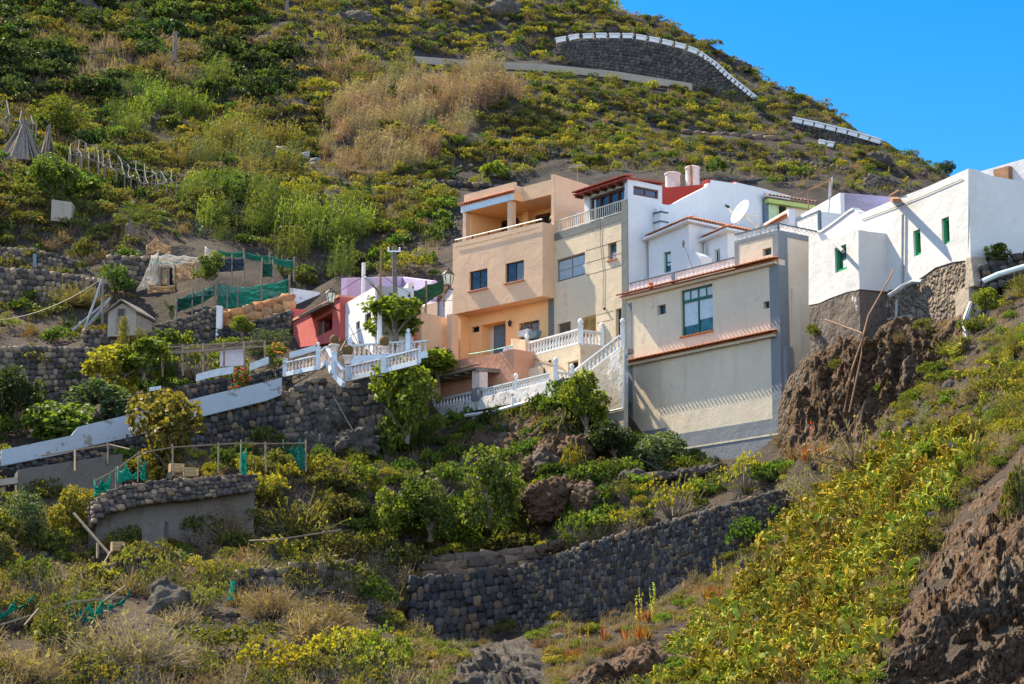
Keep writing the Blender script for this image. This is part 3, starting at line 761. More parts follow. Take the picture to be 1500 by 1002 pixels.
# chimney with two caps on the white side wall
c0 = fC.yz(962, 330, u1+.3); c1 = fC.yz(974.5, 330, u1+.3); zc0 = fC.yz(967, 338, u1+.3)[1]; zc1 = fC.yz(967, 313, u1+.3)[1]
m = MB(); cx = (c0[0]+c1[0])/2; wv = (c1[0]-c0[0])/2
m.box(u1+.05, u1+.5, cx-wv*.8, cx+wv*.8, zc0-2.2, zc1)
ch = m.build('chimney', M_['white_plaster'], C_, .01)
for z in (zc0+.34, zc1): MB().box(u1+.0, u1+.56, cx-wv, cx+wv, z, z+.06).build('chimney_cap', M_['slate_frame'], ch, .01)
MB().lathe((u1+.27, cx, zc1+.06), [(.24, 0), (.2, .1), (.05, .26)], 4).build('chimney_top', M_['white_plaster'], ch)

# ------------------------------------------------ peach house (left of the group)
fB = Fr((664.4, 356.7), (794.6, 325.3), YR=96, zb=14.0)
B_ = house(fB, 'peach_house', 'peach coloured house with overhanging upper floor and covered roof terrace')
bz = lambda px, py, y=0: fB.uz(px, py, y)[1]
uL = fB.uz(663, 400)[0]; uR = fB.uz(794.6, 380)[0]; zB = bz(661.9, 461); zP = bz(664.4, 356.7); zF = zP-.95
hs_ = [fB.win(687.5, 398.5, 714, 427), fB.win(740, 386.5, 767.5, 415.5)]
wall(fB, B_, rect(uL, uR, zB, zP), hs_, 0, .22, M_['peach_plaster'], 'wall', .16)
MB().box(uL+.002, uR-.002, .22, 7.0, zB, zF).build('upper_floor', M_['peach_plaster'], B_)
MB().box(uR-.2, uR+.001, .222, .95, zF, zP-.002).build('terrace_parapet', M_['peach_plaster'], B_); MB().box(uL, uL+.2, .222, 6, zF, zP-.002).build('terrace_parapet', M_['peach_plaster'], B_)
for h in hs_: window(B_, h, .14, M_['dark_frame'], M_['window_glass'], .04, 2, 1, M_['terracotta_plaster'], blind=[(.52, .95, .08, .9, M_['door_blue'])] if h is hs_[1] else None)
# ground floor, recessed
yG = fB.yz(0, 0, 0)[0]*0+.85
gh = [fB.win(690.5, 479.5, 702, 488, yG), fB.win(704.7, 476.5, 740.6, 522, yG), fB.win(760.3, 474, 789.8, 506, yG)]
wall(fB, B_, rect(fB.uz(659, 480, yG)[0], fB.uz(806, 470, yG)[0], 0, zB-.004), gh, yG, 5.5, M_['peach_bounce_lit'], 'ground_floor_wall', .9)
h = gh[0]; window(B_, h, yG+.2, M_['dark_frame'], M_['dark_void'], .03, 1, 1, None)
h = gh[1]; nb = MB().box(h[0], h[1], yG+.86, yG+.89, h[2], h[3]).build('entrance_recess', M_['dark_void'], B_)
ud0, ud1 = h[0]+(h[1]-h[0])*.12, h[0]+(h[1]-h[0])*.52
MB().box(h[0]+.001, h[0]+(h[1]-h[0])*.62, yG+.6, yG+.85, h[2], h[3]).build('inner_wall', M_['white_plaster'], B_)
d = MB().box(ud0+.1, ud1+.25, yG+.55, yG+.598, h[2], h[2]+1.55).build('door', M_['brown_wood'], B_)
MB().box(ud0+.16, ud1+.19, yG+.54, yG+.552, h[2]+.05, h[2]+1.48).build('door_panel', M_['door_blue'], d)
h = gh[2]; window(B_, h, yG+.15, M_['brown_wood'], M_['teal_glass'], .09, 2, 1, None, blind=[(.52, .98, .1, .95, M_['door_blue'])])
p = fB.pt(746.5, 474.5, yG-.12); m = MB(); m.lathe(p-Vector((0, 0, .12)), [(.02, 0), (.07, .05), (.09, .2), (.05, .26), (.02, .3)], 8); m.box(p.x-.02, p.x+.02, p.y, p.y+.12, p.z+.1, p.z+.14); m.build('wall_lamp', M_['black_iron'], B_)
# left pier of ground floor
y_ = .3; MB().box(fB.uz(656, 470, y_)[0], fB.uz(680, 470, y_)[0]-.25, y_, yG+.3, 0, zB-.01).build('ground_floor_pier', M_['peach_bounce_lit'], B_)
# terrace: pillars, roof slab, parapet panel
yT = .4
a0, a1 = fB.uz(679, 300, yT)[0], fB.uz(752.3, 280, yT)[0]; zb0 = bz(679, 311, yT); zb1 = bz(679, 285.5, yT)
yT2 = fB.yz(765, 296, a1)[0]; b1 = fB.uz(808, 265, yT2)[0]
MB().box(a0, a1, yT, 5, zb0, zb0+.32).build('roof_slab', M_['peach_bounce_lit'], B_)
MB().box(a0, a1, yT+.03, yT+.22, zb0+.32, zb1).build('roof_parapet', M_['peach_plaster'], B_)
MB().box(a1-.2, a1, yT+.22, yT2, zb0+.32, zb0+.7).build('roof_side', M_['peach_plaster'], B_)
wall(fB, B_, rect(a1+.002, b1, zb0-.0, bz(765, 274, yT2)), [], yT2, 3.5, M_['peach_plaster'], 'roof_parapet', .1)
MB().box(a0-.12, a1+.02, yT-.06, yT-.004, zb0-.02, zb0+.30).build('fascia', M_['pale_blue_paint'], B_)
tile_strip(B_, a0-.18, a1+.06, yT+.02, zb0+.42, M_['roof_tile'], .22, .08, 'tile_strip', .17)
yK = yT+2.3
dh = [fB.win(721.5, 327, 745, 350, yK), fB.win(783, 316, 806, 345, yK)]
dh = [(h[0], h[1], zF, h[3]) for h in dh]
wall(fB, B_, rect(a0, b1+.4, zF, zb0-.002), dh, yK, 2.0, M_['peach_bounce_lit'], 'terrace_wall', .15)
MB().box(a0+.002, a0+.2, yT+.3, yK, zF, zb0-.002).build('terrace_side_wall', M_['peach_bounce_lit'], B_)
for h in dh: window(B_, h, yK+.13, M_['brown_wood'], M_['window_glass'], .11, 2, 1, None, name='terrace_door')
for (x0, x1) in [(677.7, 682.5), (743, 749)]:
    a, b = fB.uz(x0, 330, yT+.02)[0], fB.uz(x1, 330, yT+.02)[0]
    MB().box(a, b, yT+.02, yT+.32, zF, zb0-.003).build('pillar', M_['peach_plaster'], B_, .01)
px0 = fB.uz(765.5, 320, yK-.35)[0]; MB().box(px0, px0+.35, yK-.35, yK, zF, zb0-.004).build('wall_pier', M_['peach_bounce_lit'], B_)
p = fB.pt(757, 325, yK-.1); m = MB(); m.lathe(p-Vector((0, 0, .15)), [(.02, 0), (.08, .06), (.1, .22), (.05, .3), (.02, .36)], 8); m.build('terrace_lantern', M_['black_iron'], B_)
# tall side wall on the right
yS = yT+.3; s0, s1 = fB.uz(807, 300, yS)[0], fB.uz(812, 300, yS)[0]
tp = [fB.yz(x, y, s1) for x, y in [(811.8, 255), (874, 274.5)]]
MB().add([(s0, yS, zF), (s1, yS, zF), (s1, tp[1][0], zF), (s0, tp[1][0], zF), (s0, yS, tp[0][1]), (s1, yS, tp[0][1]), (s1, tp[1][0], tp[1][1]), (s0, tp[1][0], tp[1][1])],
         [(3, 2, 1, 0), (4, 5, 6, 7), (0, 1, 5, 4), (1, 2, 6, 5), (2, 3, 7, 6), (3, 0, 4, 7)]).build('party_wall', M_['peach_plaster'], B_, .02)
q = fB.yz(860, 275, s0-1.6); MB().box(s0-1.9, s0-.05, q[0], q[0]+1.4, zF, fB.yz(868, 267.5, s0-.6)[1]).build('roof_block', M_['peach_bounce_lit'], B_, .02)
# handrail on the parapet
m = MB(); ra, rb = fB.uz(667, 350, .1), fB.uz(795, 319, .1)
m.tube([(ra[0], .1, zP+.17), (fB.uz(794, 320, .1)[0], .1, zP+.17)], .035); hr = m.build('handrail', M_['metal'], B_)
m = MB()
for i in range(6):
    x = ra[0]+.1+(rb[0]-ra[0]-.2)*i/5.2; MB().box(x-.025, x+.025, .08, .12, zP, zP+.15).build('handrail_post', M_['brown_wood'], hr)

# ------------------------------------------------ white set-back house with tiled eaves (behind the ceramic parapet)
fE = Fr((946, 347), (1009, 331), YL=92.8, zb=16)
E_ = house(fE, 'white_terrace_house', 'white house set back behind the ceramic parapet, with orange tiled eaves and two blocks')
def eaved(fr, par, xl, xr, ends, hw, side, depth, yside, nm):
    "block whose eave line rises to the right; white flat top with tiles all along the eave"
    u0, u1 = fr.uz(xl, 365)[0], fr.uz(xr, 345)[0]; (a, za), (b, zb2) = fr.uz(*ends[0], -.28), fr.uz(*ends[1], -.28)
    zs = fr.yz(side[0], side[1], u1+.25)[1]; ze = lambda u: za+(zb2-za)*(u-a)/(b-a)
    w = wall(fr, par, [(u0, 0), (u1, 0), (u1, ze(u1)-.1), (u0, ze(u0)-.1)], [hw], 0, depth, M_['white_plaster'], nm+'wall', .18)
    def slab(lo, hi, p, q, y0, y1, mat, name):
        return MB().add([(p, y0, ze(p)+lo), (q, y0, ze(q)+lo), (q, y1, ze(q)+lo), (p, y1, ze(p)+lo), (p, y0, ze(p)+hi), (q, y0, ze(q)+hi), (q, y1, ze(q)+hi), (p, y1, ze(p)+hi)],
                        [(3, 2, 1, 0), (4, 5, 6, 7), (0, 1, 5, 4), (1, 2, 6, 5), (2, 3, 7, 6), (3, 0, 4, 7)]).build(name, mat, w, .01)
    slab(-.098, .0, u0-.1, u1+.26, -.3, depth, M_['white_plaster'], 'eave'); slab(.004, .26, u0-.02, u1+.04, .03, depth, M_['white_plaster'], 'roof_coping')
    tile_strip(w, a, u1+.3, 0, ze(a)+.12, M_['roof_tile'], .34, .1, 'eave_tiles', .15, ze(u1+.3)+.12)
    ts = tile_strip(w, .05, depth-.02, 0, ze(u1)+.17, M_['roof_tile'], .26, .1, 'eave_tiles', .17); ts.location = (u1+.05, 0, 0); ts.rotation_euler = (0, 0, math.pi/2)
    return w
hw = fE.win(972, 370, 982.5, 400)
we = eaved(fE, E_, 950, 1009, [(946, 347), (1009, 320)], hw, (1049, 329), 5.0, 0, '')
window(we, hw, .16, M_['green_frame'], M_['window_glass'], .08, 1, 2, None, blind=[(.1, .95, .35, .95, M_['roller_blind'])])
fE2 = Fr((1027, 349.5), (1064, 340), YL=91.4, zb=16)
hw = fE2.win(1046, 366, 1054.5, 384)
wb = eaved(fE2, E_, 1031, 1065.5, [(1027, 349.5), (1064, 333)], hw, (1090, 338), 3.2, 0, 'annex_')
wb.location = fE.local(fE2.o); wb.rotation_euler = (0, 0, fE2.rz-fE.rz)
window(wb, hw, .14, M_['white_paint'], M_['window_glass'], .04, 2, 1, None, name='annex_window')
p0 = fE2.pt(1028.5, 352, -.1); m = MB(); m.tube([p0, p0+Vector((.25, 0, -.15)), p0+Vector((.25, 0, -2.2))], .035); m.build('downpipe', M_['grey_pipe'], wb)
# small white gas meter hutch
p = fE.local(at(1022, 390, 89.9)); m = MB(); m.box(p.x-.5, p.x+.35, p.y-.1, p.y+.5, p.z-1, p.z+.38); m.prism([(p.x-.5, p.z+.38), (p.x+.35, p.z+.38), (p.x-.07, p.z+.62)], p.y-.1, p.y+.5); m.build('chimney_hutch', M_['white_plaster'], E_, .01)

# ------------------------------------------------ hut with green trim and tiled roof
fG = Fr((1073, 309), (1118, 292.5), YL=99, zb=18)
G_ = house(fG, 'rooftop_hut', 'cream hut with lime green door side and brown tiled roof behind the satellite dish', 'hut')
u0, u1 = fG.uz(1074, 320)[0], fG.uz(1120, 310)[0]; zt = fG.uz(1118, 293.5)[1]
dp = fG.yz(1183, 300, u1)[0]
wall(fG, G_, rect(u0, u1, 0, zt), [], 0, dp, M_['cream_render'], 'wall', .1)
MB().box(u0-.05, u1+.05, -.06, .1, zt, zt+.1).build('coping', M_['grey_render'], G_, .01)
MB().box(u0-.04, u0+.06, -.03, .0, 0, zt).build('edge_trim', M_['slate_frame'], G_)
MB().box(u1-.12, u1+.03, -.03, .2, 0, zt-.0).build('edge_trim', M_['slate_frame'], G_)
za = fG.yz(1125, 293, u1)[1]
MB().box(u1+.02, u1+.3, .0, dp+.2, zt-.18, zt+.02).build('fascia', M_['lime_paint'], G_, .01)
rf = MB().add([(u0, 0, zt+.5), (u1+.4, -.1, zt+.02), (u1+.4, dp+.3, zt+.02), (u0, dp+.3, zt+.5), (u0, 0, zt+.56), (u1+.4, -.1, zt+.08), (u1+.4, dp+.3, zt+.08), (u0, dp+.3, zt+.56)], [(3, 2, 1, 0), (4, 5, 6, 7), (0, 1, 5, 4), (1, 2, 6, 5), (2, 3, 7, 6), (3, 0, 4, 7)])
ts = tile_strip(G_, -.1, dp+.3, 0, zt+.2, M_['old_tile'], .3, .1, 'roof', .2); ts.location = (u1+.15, 0, 0); ts.rotation_euler = (0, 0, math.pi/2)
y0, y1 = fG.yz(1125, 310, u1)[0], fG.yz(1138, 310, u1)[0]; z0 = fG.yz(1125, 322, u1)[1]-.6
MB().box(u1+.002, u1+.06, y0, y1, z0, zt-.18).build('door', M_['pale_green_door'], G_)
y2 = fG.yz(1150, 305, u1)[0]; MB().box(u1+.002, u1+.04, y1+.02, y2, z0, zt-.2).build('window', M_['dark_void'], G_)
MB().box(u1+.002, u1+.07, y1-.04, y1+.06, z0, zt-.18).build('door_jamb', M_['lime_paint'], G_)
MB().box(u1+.002, u1+.07, y2, y2+.12, z0, zt-.18).build('door_jamb', M_['lime_paint'], G_)

# ------------------------------------------------ pale lilac rooftop building and stairs wall right of it
fH = Fr((1162, 321), (1231, 282), YL=97, zb=17)
H_ = house(fH, 'lilac_block', 'white flat roofed block with a lilac right side, left of the old white house')
u0, u1 = 0, fH.uz(1231, 300)[0]; zt = fH.uz(1231, 282)[1]
wall(fH, H_, rect(u0-1, u1, 0, zt), [], 0, .2, M_['white_plaster'], 'front_wall')
MB().box(u0-1, u1, .2, 6, 0, zt-.02).build('wall', M_['pale_lilac_plaster'], H_)
MB().box(u0-1, u1, .2, fH.yz(1312, 293, u1)[0], 0, zt-.004).build('lilac_side', M_['lilac_plaster'], H_)

fJ = Fr((1168, 322), (1198, 309), YL=90, zb=17)
J_ = house(fJ, 'lattice_wall', 'white pierced block screen wall with blue edge post on the flat roof', 'screen wall')
a = fJ.uz(1168, 330)[0]; b = fJ.uz(1198, 320)[0]; z1 = fJ.uz(1198, 309)[1]; z0 = fJ.uz(1198, 337)[1]-.3
lattice(J_, fJ, a, b, 0, z0, z1-.04, 6, .26, M_['lattice_ceramic'], M_['slate_frame'], 'screen')
MB().box(b, b+.1, -.03, .12, z0-.2, z1+.02).build('post', M_['slate_frame'], J_, .01)
zb_ = z1-.02
MB().box(b-.02, b+.08, .12, fJ.yz(1231, 317, b)[0], z0-1, z1-.03).build('return_wall', M_['white_plaster'], J_)
MB().box(a-.9, a, .0, .12, z0-.2, z0+.35).build('low_wall', M_['lattice_ceramic'], J_)

# curved pale stair wall
fS = Fr((1190, 348), (1254, 318), YL=86.8, zb=15)
S_ = house(fS, 'stair_wall', 'pale pink wall with sweeping curved top beside the grey corner house', 'wall')
tp = [(1187, 346), (1196, 341), (1203, 340), (1215, 332), (1230, 321), (1244, 310), (1250, 307), (1257, 309), (1257, 380), (1187, 380)]
wall(fS, S_, fS.poly(tp), [], 0, .3, M_['pale_lilac_plaster'], 'wall')
MB().add([], [])
cp = [fS.pt(x, y-1.2, -.02) for x, y in tp[1:7]]
m = MB()
for a, b in zip(cp[:-1], cp[1:]): m.bar(a+Vector((0, .15, 0)), b+Vector((0, .15, 0)), .36, .09)
m.build('coping', M_['white_plaster'], S_)

# small tiled white parapet in front of the hut
fT = Fr((1110, 333), (1151, 308.5), YL=95, zb=17)
T_ = house(fT, 'tiled_parapet', 'low white parapet with one row of orange tiles below the rooftop hut', 'parapet')
b = fT.uz(1155, 309)[0]; z1 = fT.uz(1151, 308)[1]
MB().box(-.6, b, 0, .3, 0, z1).build('wall', M_['white_plaster'], T_, .01)
tile_strip(T_, -.3, b-.15, 0, z1-.2, M_['roof_tile'], .2, .1, 'tile_strip', .16)

# ------------------------------------------------ old white house on the right
fI = Fr((1254.8, 315.8), (1418.5, 247), YR=72, zb=8.5)
I_ = house(fI, 'old_white_house', 'long old whitewashed house with green framed windows and bare masonry at its foot')
iz = lambda px, py, y=0: fI.uz(px, py, y)[1]
u0, u1 = fI.uz(1245, 320)[0], fI.uz(1418.5, 300)[0]; zt = iz(1418.5, 247)
hI = [fI.win(1337.5, 339, 1348, 376.5), fI.win(1379, 321, 1390, 360)]
low = [(1418, 381), (1395, 384), (1370, 392), (1352, 405), (1335, 415), (1318, 424), (1300, 425), (1245, 425)]
lowp = fI.poly(low)
topp = fI.poly([(1245, 320), (1300, 296.5), (1330, 284.5), (1360, 273), (1390, 259.5), (1418.5, 247)])
wall(fI, I_, lowp[::-1]+topp[::-1], hI, 0, .3, M_['old_white_plaster'], 'wall', .22)
MB().box(u0, u1-.02, .3, 7, 0, zt-.35).build('wall_core', M_['old_white_plaster'], I_)
foot = [(lowp[-1][0], -1), (u1, -1)]+[(p[0], p[1]-.003) for p in lowp]
wall(fI, I_, foot, [], .03, .4, M_['rubble_mortar'], 'masonry_foot')
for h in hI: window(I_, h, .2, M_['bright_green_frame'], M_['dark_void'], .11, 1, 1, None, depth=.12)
# right end wall
ep = [(0.0, -1)]+[fI.yz(x, y, u1) for x, y in [(1419, 380), (1419, 247), (1430, 248.5), (1440, 253), (1452, 257.5), (1480, 262.5), (1506, 267.5)]]
ep = [(max(0, p[0]), p[1]) for p in ep]+[(fI.yz(1506, 267.5, u1)[0], -1)]
me = wall_mesh(ep, [], 0, .3, M_['old_white_plaster'], 'end_wall')
o = link(bpy.data.objects.new('end_wall', me), I_); o.location = (u1+.004, 0, 0); o.rotation_euler = (0, 0, math.pi/2)
a, b = fI.yz(1419.5, 384, u1)[0], fI.yz(1441, 384, u1)[0]
MB().add([(u1-.25, -.12, iz(1418, 424)), (u1+.35, -.12, iz(1418, 424)), (u1+.45, b+.2, iz(1418, 426)), (u1-.25, b, iz(1418, 426)), (u1-.2, -.05, iz(1418, 378)), (u1+.12, -.05, iz(1418, 378)), (u1+.12, b, iz(1418, 378)), (u1-.2, b, iz(1418, 378))],
         [(3, 2, 1, 0), (4, 5, 6, 7), (0, 1, 5, 4), (1, 2, 6, 5), (2, 3, 7, 6), (3, 0, 4, 7)]).build('corner_footing', M_['concrete'], I_, .03)
# projecting white box at the left
yX = -fI.yz(0, 0, 0)[0]*0-1.5
def fitbox():
    best = None
    for y in np.arange(-4, -.2, .05):
        ub = fI.uz(1257.5, 370, y)[0]; e = fI.yz(1298.5, 345, ub)[0]
        if best is None or abs(e) < best[0]: best = (abs(e), y)
    return best[1]
yX = fitbox()
ub = fI.uz(1257.5, 370, yX)[0]; ua = fI.uz(1184.5, 370, yX)[0]
hX = fI.win(1222.5, 364, 1239.5, 400.5, yX)
tX = fI.poly([(1184.5, 347), (1192, 343.5), (1198, 342), (1204, 353.5), (1212, 350), (1218, 348), (1240, 340.5), (1257.5, 337)], yX)
lX = fI.poly([(1257.5, 424), (1240, 428), (1215, 437), (1200, 444), (1184.5, 447)], yX)
wall(fI, I_, tX+lX, [hX], yX, .35, M_['old_white_plaster'], 'box_front', .2)
zx = fI.uz(1257.5, 337, yX)[1]
MB().box(ub-.35, ub-.0, yX+.002, .02, lX[0][1], zx-.004).build('box_side', M_['old_white_plaster'], I_)
MB().box(ua, ub-.35, yX+.35, .0, 2, zx-.5).build('box_roof', M_['old_white_plaster'], I_)
wall(fI, I_, [(ua, -1.5), (ub, -1.5)]+[(p[0], p[1]-.003) for p in lX], [], yX+.02, 2.5, M_['bare_masonry'], 'box_foot')
window(I_, hX, yX+.18, M_['bright_green_frame'], M_['teal_glass'], .10, 1, 1, None, depth=.12, blind=[(.3, .95, .1, .45, M_['lace_curtain'])])
a = fI.pt(1209, 353, yX-.02); b = fI.pt(1235, 368, yX-.9)
MB().tube([a+Vector((0, .3, .03)), b], .07, 10).build('waste_pipe', M_['grey_pipe'], I_)
# down pipe on wall
a = fI.pt(1322.5, 314, -.07); b = fI.pt(1321.5, 415, -.07)
MB().tube([a, b], .045).build('downpipe', M_['grey_pipe'], I_)
# wooden spout with brace at the roof edge
a = fI.pt(1314, 293.5, -.9); b = fI.pt(1309, 291, .3)
m = MB(); m.bar(a, b, .28, .12); m.bar(fI.pt(1303, 287, 0), fI.pt(1320, 279, 0)+Vector((0, -.1, 0)), .05); m.bar(fI.pt(1320, 279, -.1), fI.pt(1321, 283, 0), .05); m.build('roof_spout', M_['rust'], I_)

fK = Fr((1437, 250.5), (1500, 232.5), YL=88, zb=17)
K_ = house(fK, 'far_white_house', 'white house wall rising behind the right end of the old whitewashed house')
u1 = fK.uz(1560, 220)[0]; MB().box(-1, u1, 0, 5, 0, fK.uz(1500, 232.5)[1]).build('wall', M_['white_plaster'], K_, .03)
p = fK.pt(1470, 257, -.1); MB().box(p.x-.4, p.x+.4, -.25, 0, p.z-.25, p.z+.3).build('vent_hood', M_['rust'], K_)
# ============================================================ STONE WALLS
attr_mat('stone', .92, .05, 9); attr_mat('rock_face', .95, .06, 3.5, .5)
def ico(level):
    bm = bmesh.new(); bmesh.ops.create_icosphere(bm, subdivisions=level, radius=1)
    bm.verts.ensure_lookup_table(); v = np.array([x.co[:] for x in bm.verts]); f = np.array([[y.index for y in x.verts] for x in bm.faces]); bm.free(); return v, f
ICO = {1: ico(1), 2: ico(2), 3: ico(3)}
PAL = {
 'dark': [(.038, .037, .039), (.06, .056, .053), (.034, .036, .042), (.095, .083, .073), (.155, .11, .07), (.055, .044, .037), (.075, .073, .073)],
 'mid': [(.075, .065, .056), (.14, .115, .095), (.07, .065, .063), (.19, .15, .11), (.24, .18, .12), (.08, .07, .065)],
 'warm': [(.17, .12, .085), (.12, .09, .07), (.22, .15, .10), (.09, .07, .06)],
 'orange': [(.42, .20, .075), (.46, .25, .11), (.34, .16, .065), (.40, .24, .13)],
 'road': [(.07, .065, .062), (.085, .078, .07), (.06, .055, .055), (.10, .085, .07)],
 'grey': [(.25, .25, .25), (.2, .2, .21), (.3, .29, .28)],
}
def stones_along(cols, size, pal, seed, level=1, square=.55, jit=.25, aspect=1.25, depth=.9):
    "many real stones bedded in a mortar slab following the wall's columns -> V,F,tint"
    r = np.random.default_rng(seed)
    B = [at(c[0], c[2], c[3]) for c in cols]; T = [at(c[0], c[1], c[3]) for c in cols]
    pts = [(Vector((b.x, b.y, b.z-.35)), Vector((b.x, b.y+.12, t.z))) for b, t in zip(B, T)]
    L = [0]
    for a, b in zip(pts[:-1], pts[1:]): L.append(L[-1]+math.hypot(b[0].x-a[0].x, b[0].y-a[0].y))
    tot = L[-1]
    def S(u, v):
        i = max(0, min(len(L)-2, int(np.searchsorted(L, u, 'right'))-1)); t = (u-L[i])/(L[i+1]-L[i])
        b = pts[i][0].lerp(pts[i+1][0], t); c = pts[i][1].lerp(pts[i+1][1], t); d = pts[i+1][0]-pts[i][0]; d.z = 0
        return b.lerp(c, v), d.normalized(), (c.z-b.z)
    IV, IF = ICO[level]; n0 = len(IV)
    VV, FF, TT = [], [], []; o = 0
    hm = np.mean([p[1].z-p[0].z for p in pts]); rows = max(1, round(hm/size))
    for k in range(rows):
        u = -r.random()*size
        while u < tot:
            w = size*aspect*(.65+.8*r.random()); uc = min(max(u+w/2, 0), tot)
            v = (k+.5+(r.random()-.5)*jit)/rows
            p, d, h = S(uc, min(v, .985)); hh = h/rows*(.9+.35*r.random())
            nrm = Vector((d.y, -d.x, 0))
            if nrm.y > 0: nrm = -nrm
            q = np.sign(IV)*np.abs(IV)**(square*.8); q = q*(1+.34*(r.random((n0, 1))-.5)); q = q+np.cross(q, r.normal(size=3)*.18)
            q = q*np.array([w*.53, size*depth*.45*(.7+.6*r.random()), hh*.53]); an = (r.random()-.5)*.35
            x = q[:, 0]*math.cos(an)-q[:, 2]*math.sin(an); z = q[:, 0]*math.sin(an)+q[:, 2]*math.cos(an)
            P_ = np.array(p)+np.outer(x, np.array(d))+np.outer(q[:, 1], np.array(nrm))+np.outer(z, [0, 0, 1])
            VV.append(P_); FF.append(IF+o); o += n0
            c = np.array(pal[r.integers(len(pal))])*(.7+.6*r.random()); TT.append(np.tile(c, (n0, 1)))
            u += w
    # bedding slab
    n = len(pts); sv = []
    for i, (b, t) in enumerate(pts):
        d = (pts[min(i+1, n-1)][0]-pts[max(i-1, 0)][0]); d.z = 0; d.normalize(); bk = Vector((-d.y, d.x, 0))
        if bk.y < 0: bk = -bk
        sv += [b, t-Vector((0, 0, size*.15)), t-Vector((0, 0, size*.15))+bk*1.0, b+bk*1.0]
    sf = []
    for i in range(n-1):
        a, c = o+4*i, o+4*i+4
        sf += [[a, a+1, c+1, c], [a+1, a+2, c+2, c+1], [a+2, a+3, c+3, c+2]]
    sf += [[o, o+3, o+2, o+1], [o+4*n-4, o+4*n-3, o+4*n-2, o+4*n-1]]
    VV.append(np.array([tuple(x) for x in sv])); TT.append(np.tile(np.array(pal[0])*.55, (4*n, 1)))
    return np.concatenate(VV), [np.concatenate(FF), np.array(sf)], np.concatenate(TT)
def stone_wall(key, name, label, size, pal, seed, level=1, cat='wall', group=None, **kw):
    V, Fc, T = stones_along(WALLS[key] if isinstance(key, str) else key, size, PAL[pal], seed, level, **kw)
    o = bpy.data.objects.new(name, None)
    c = V.mean(0); c[2] = V[:, 2].min()
    me = np_mesh(name, V-c, Fc, M_['stone'], tint=T, smooth=False)
    o = link(bpy.data.objects.new(name, me)); o.location = c
    return tag(o, label, cat, group)
stone_wall('big_right', 'dry_stone_wall', 'long dark dry stone wall climbing right towards the grey plinth of the cream house', .18, 'dark', 1, 2, aspect=.85, square=.7, jit=.5)
stone_wall('big_left', 'dry_stone_wall', 'shaded dry stone wall of large rounded blocks, left of the long climbing wall', .28, 'dark', 2, 2, aspect=1.0, square=.7, jit=.4)
stone_wall('big_blocks', 'block_wall', 'two courses of squared brown stone blocks on top of the shaded stone wall', .30, 'warm', 3, 2, aspect=1.7, square=.4, jit=.1)
stone_wall('terrace_cliff', 'retaining_wall', 'mixed rubble retaining wall below the pale blue balustrade stairs', .24, 'mid', 4, 2, aspect=1.2, jit=.6, square=.7)
stone_wall('parapet_stone', 'retaining_wall', 'grey stone retaining wall under the long white parapet', .21, 'dark', 5, jit=.6)
stone_wall('low_left', 'dry_stone_wall', 'low tumbled stone wall below the curved concrete terrace', .2, 'dark', 7, jit=.7)
stone_wall('low_mid', 'dry_stone_wall', 'short broken stone terrace edge among brown scrub, left of the big stone wall', .24, 'mid', 8, jit=.7)
stone_wall('terr_a', 'dry_stone_wall', 'tall dark terrace wall behind the cables at the left edge', .25, 'mid', 9)
stone_wall('terr_b', 'dry_stone_wall', 'dark terrace wall right below the small gabled shed', .25, 'mid', 10)
stone_wall('terr_c', 'dry_stone_wall', 'shaded terrace wall left of the leaning poles', .26, 'mid', 11)
stone_wall('terr_d', 'dry_stone_wall', 'uppermost terrace wall at the left edge, below the bushy slope', .26, 'mid', 12)
stone_wall('terr_e', 'dry_stone_wall', 'stone wall left of the sackcloth shelter', .26, 'mid', 13)
stone_wall('garden_rough', 'rubble_wall', 'rough grey rubble wall below the left green net', .2, 'mid', 14, jit=.6)
stone_wall('garden_black', 'rubble_wall', 'dark lava stone wall under the orange block wall', .2, 'dark', 15)
stone_wall('flower_wall', 'dry_stone_wall', 'dark stone wall with a red flowering bush, above the white parapet', .2, 'dark', 16)
stone_wall('road_dark', 'road_retaining_wall', 'tall dark curved retaining wall under the white road blocks at the top', .2, 'road', 17, aspect=1.7, jit=.1, depth=.5)
stone_wall('road_right', 'road_retaining_wall', 'dark retaining wall below the white road barrier near the right skyline', .28, 'road', 18)
_RL = True
stone_wall('hill_low', 'terrace_wall', 'thin grey terrace wall on the bare slope above the white houses', .35, 'warm', 20, aspect=2)
stone_wall('hill_edge', 'terrace_wall', 'short pale wall between reeds on the left hillside', .4, 'grey', 21, aspect=2.4, square=.3)
stone_wall('hill_terrace', 'terrace_wall', 'dark terrace wall just above the peach house roof', .4, 'dark', 22)
stone_wall([(325, 456, 482, 106.2), (352, 449, 476, 106.2), (385, 441, 468, 106.2), (424, 430, 454, 106.2)], 'orange_block_wall', 'wall of orange tuff blocks below the long green net', .42, 'orange', 23, aspect=1.35, square=.35, jit=.05, depth=.5)
stone_wall([(1441, 386, 412, 71.6), (1470, 378, 404, 71.8), (1510, 366, 398, 72)], 'dry_stone_wall', 'dark stone wall at the foot of the end of the old white house', .24, 'dark', 24)
stone_wall([(-20, 888, 914, 66), (25, 884, 912, 66), (58, 896, 914, 66.4)], 'dry_stone_wall', 'tumbled dark stones behind the torn net at the lower left edge', .3, 'dark', 25, jit=.8)

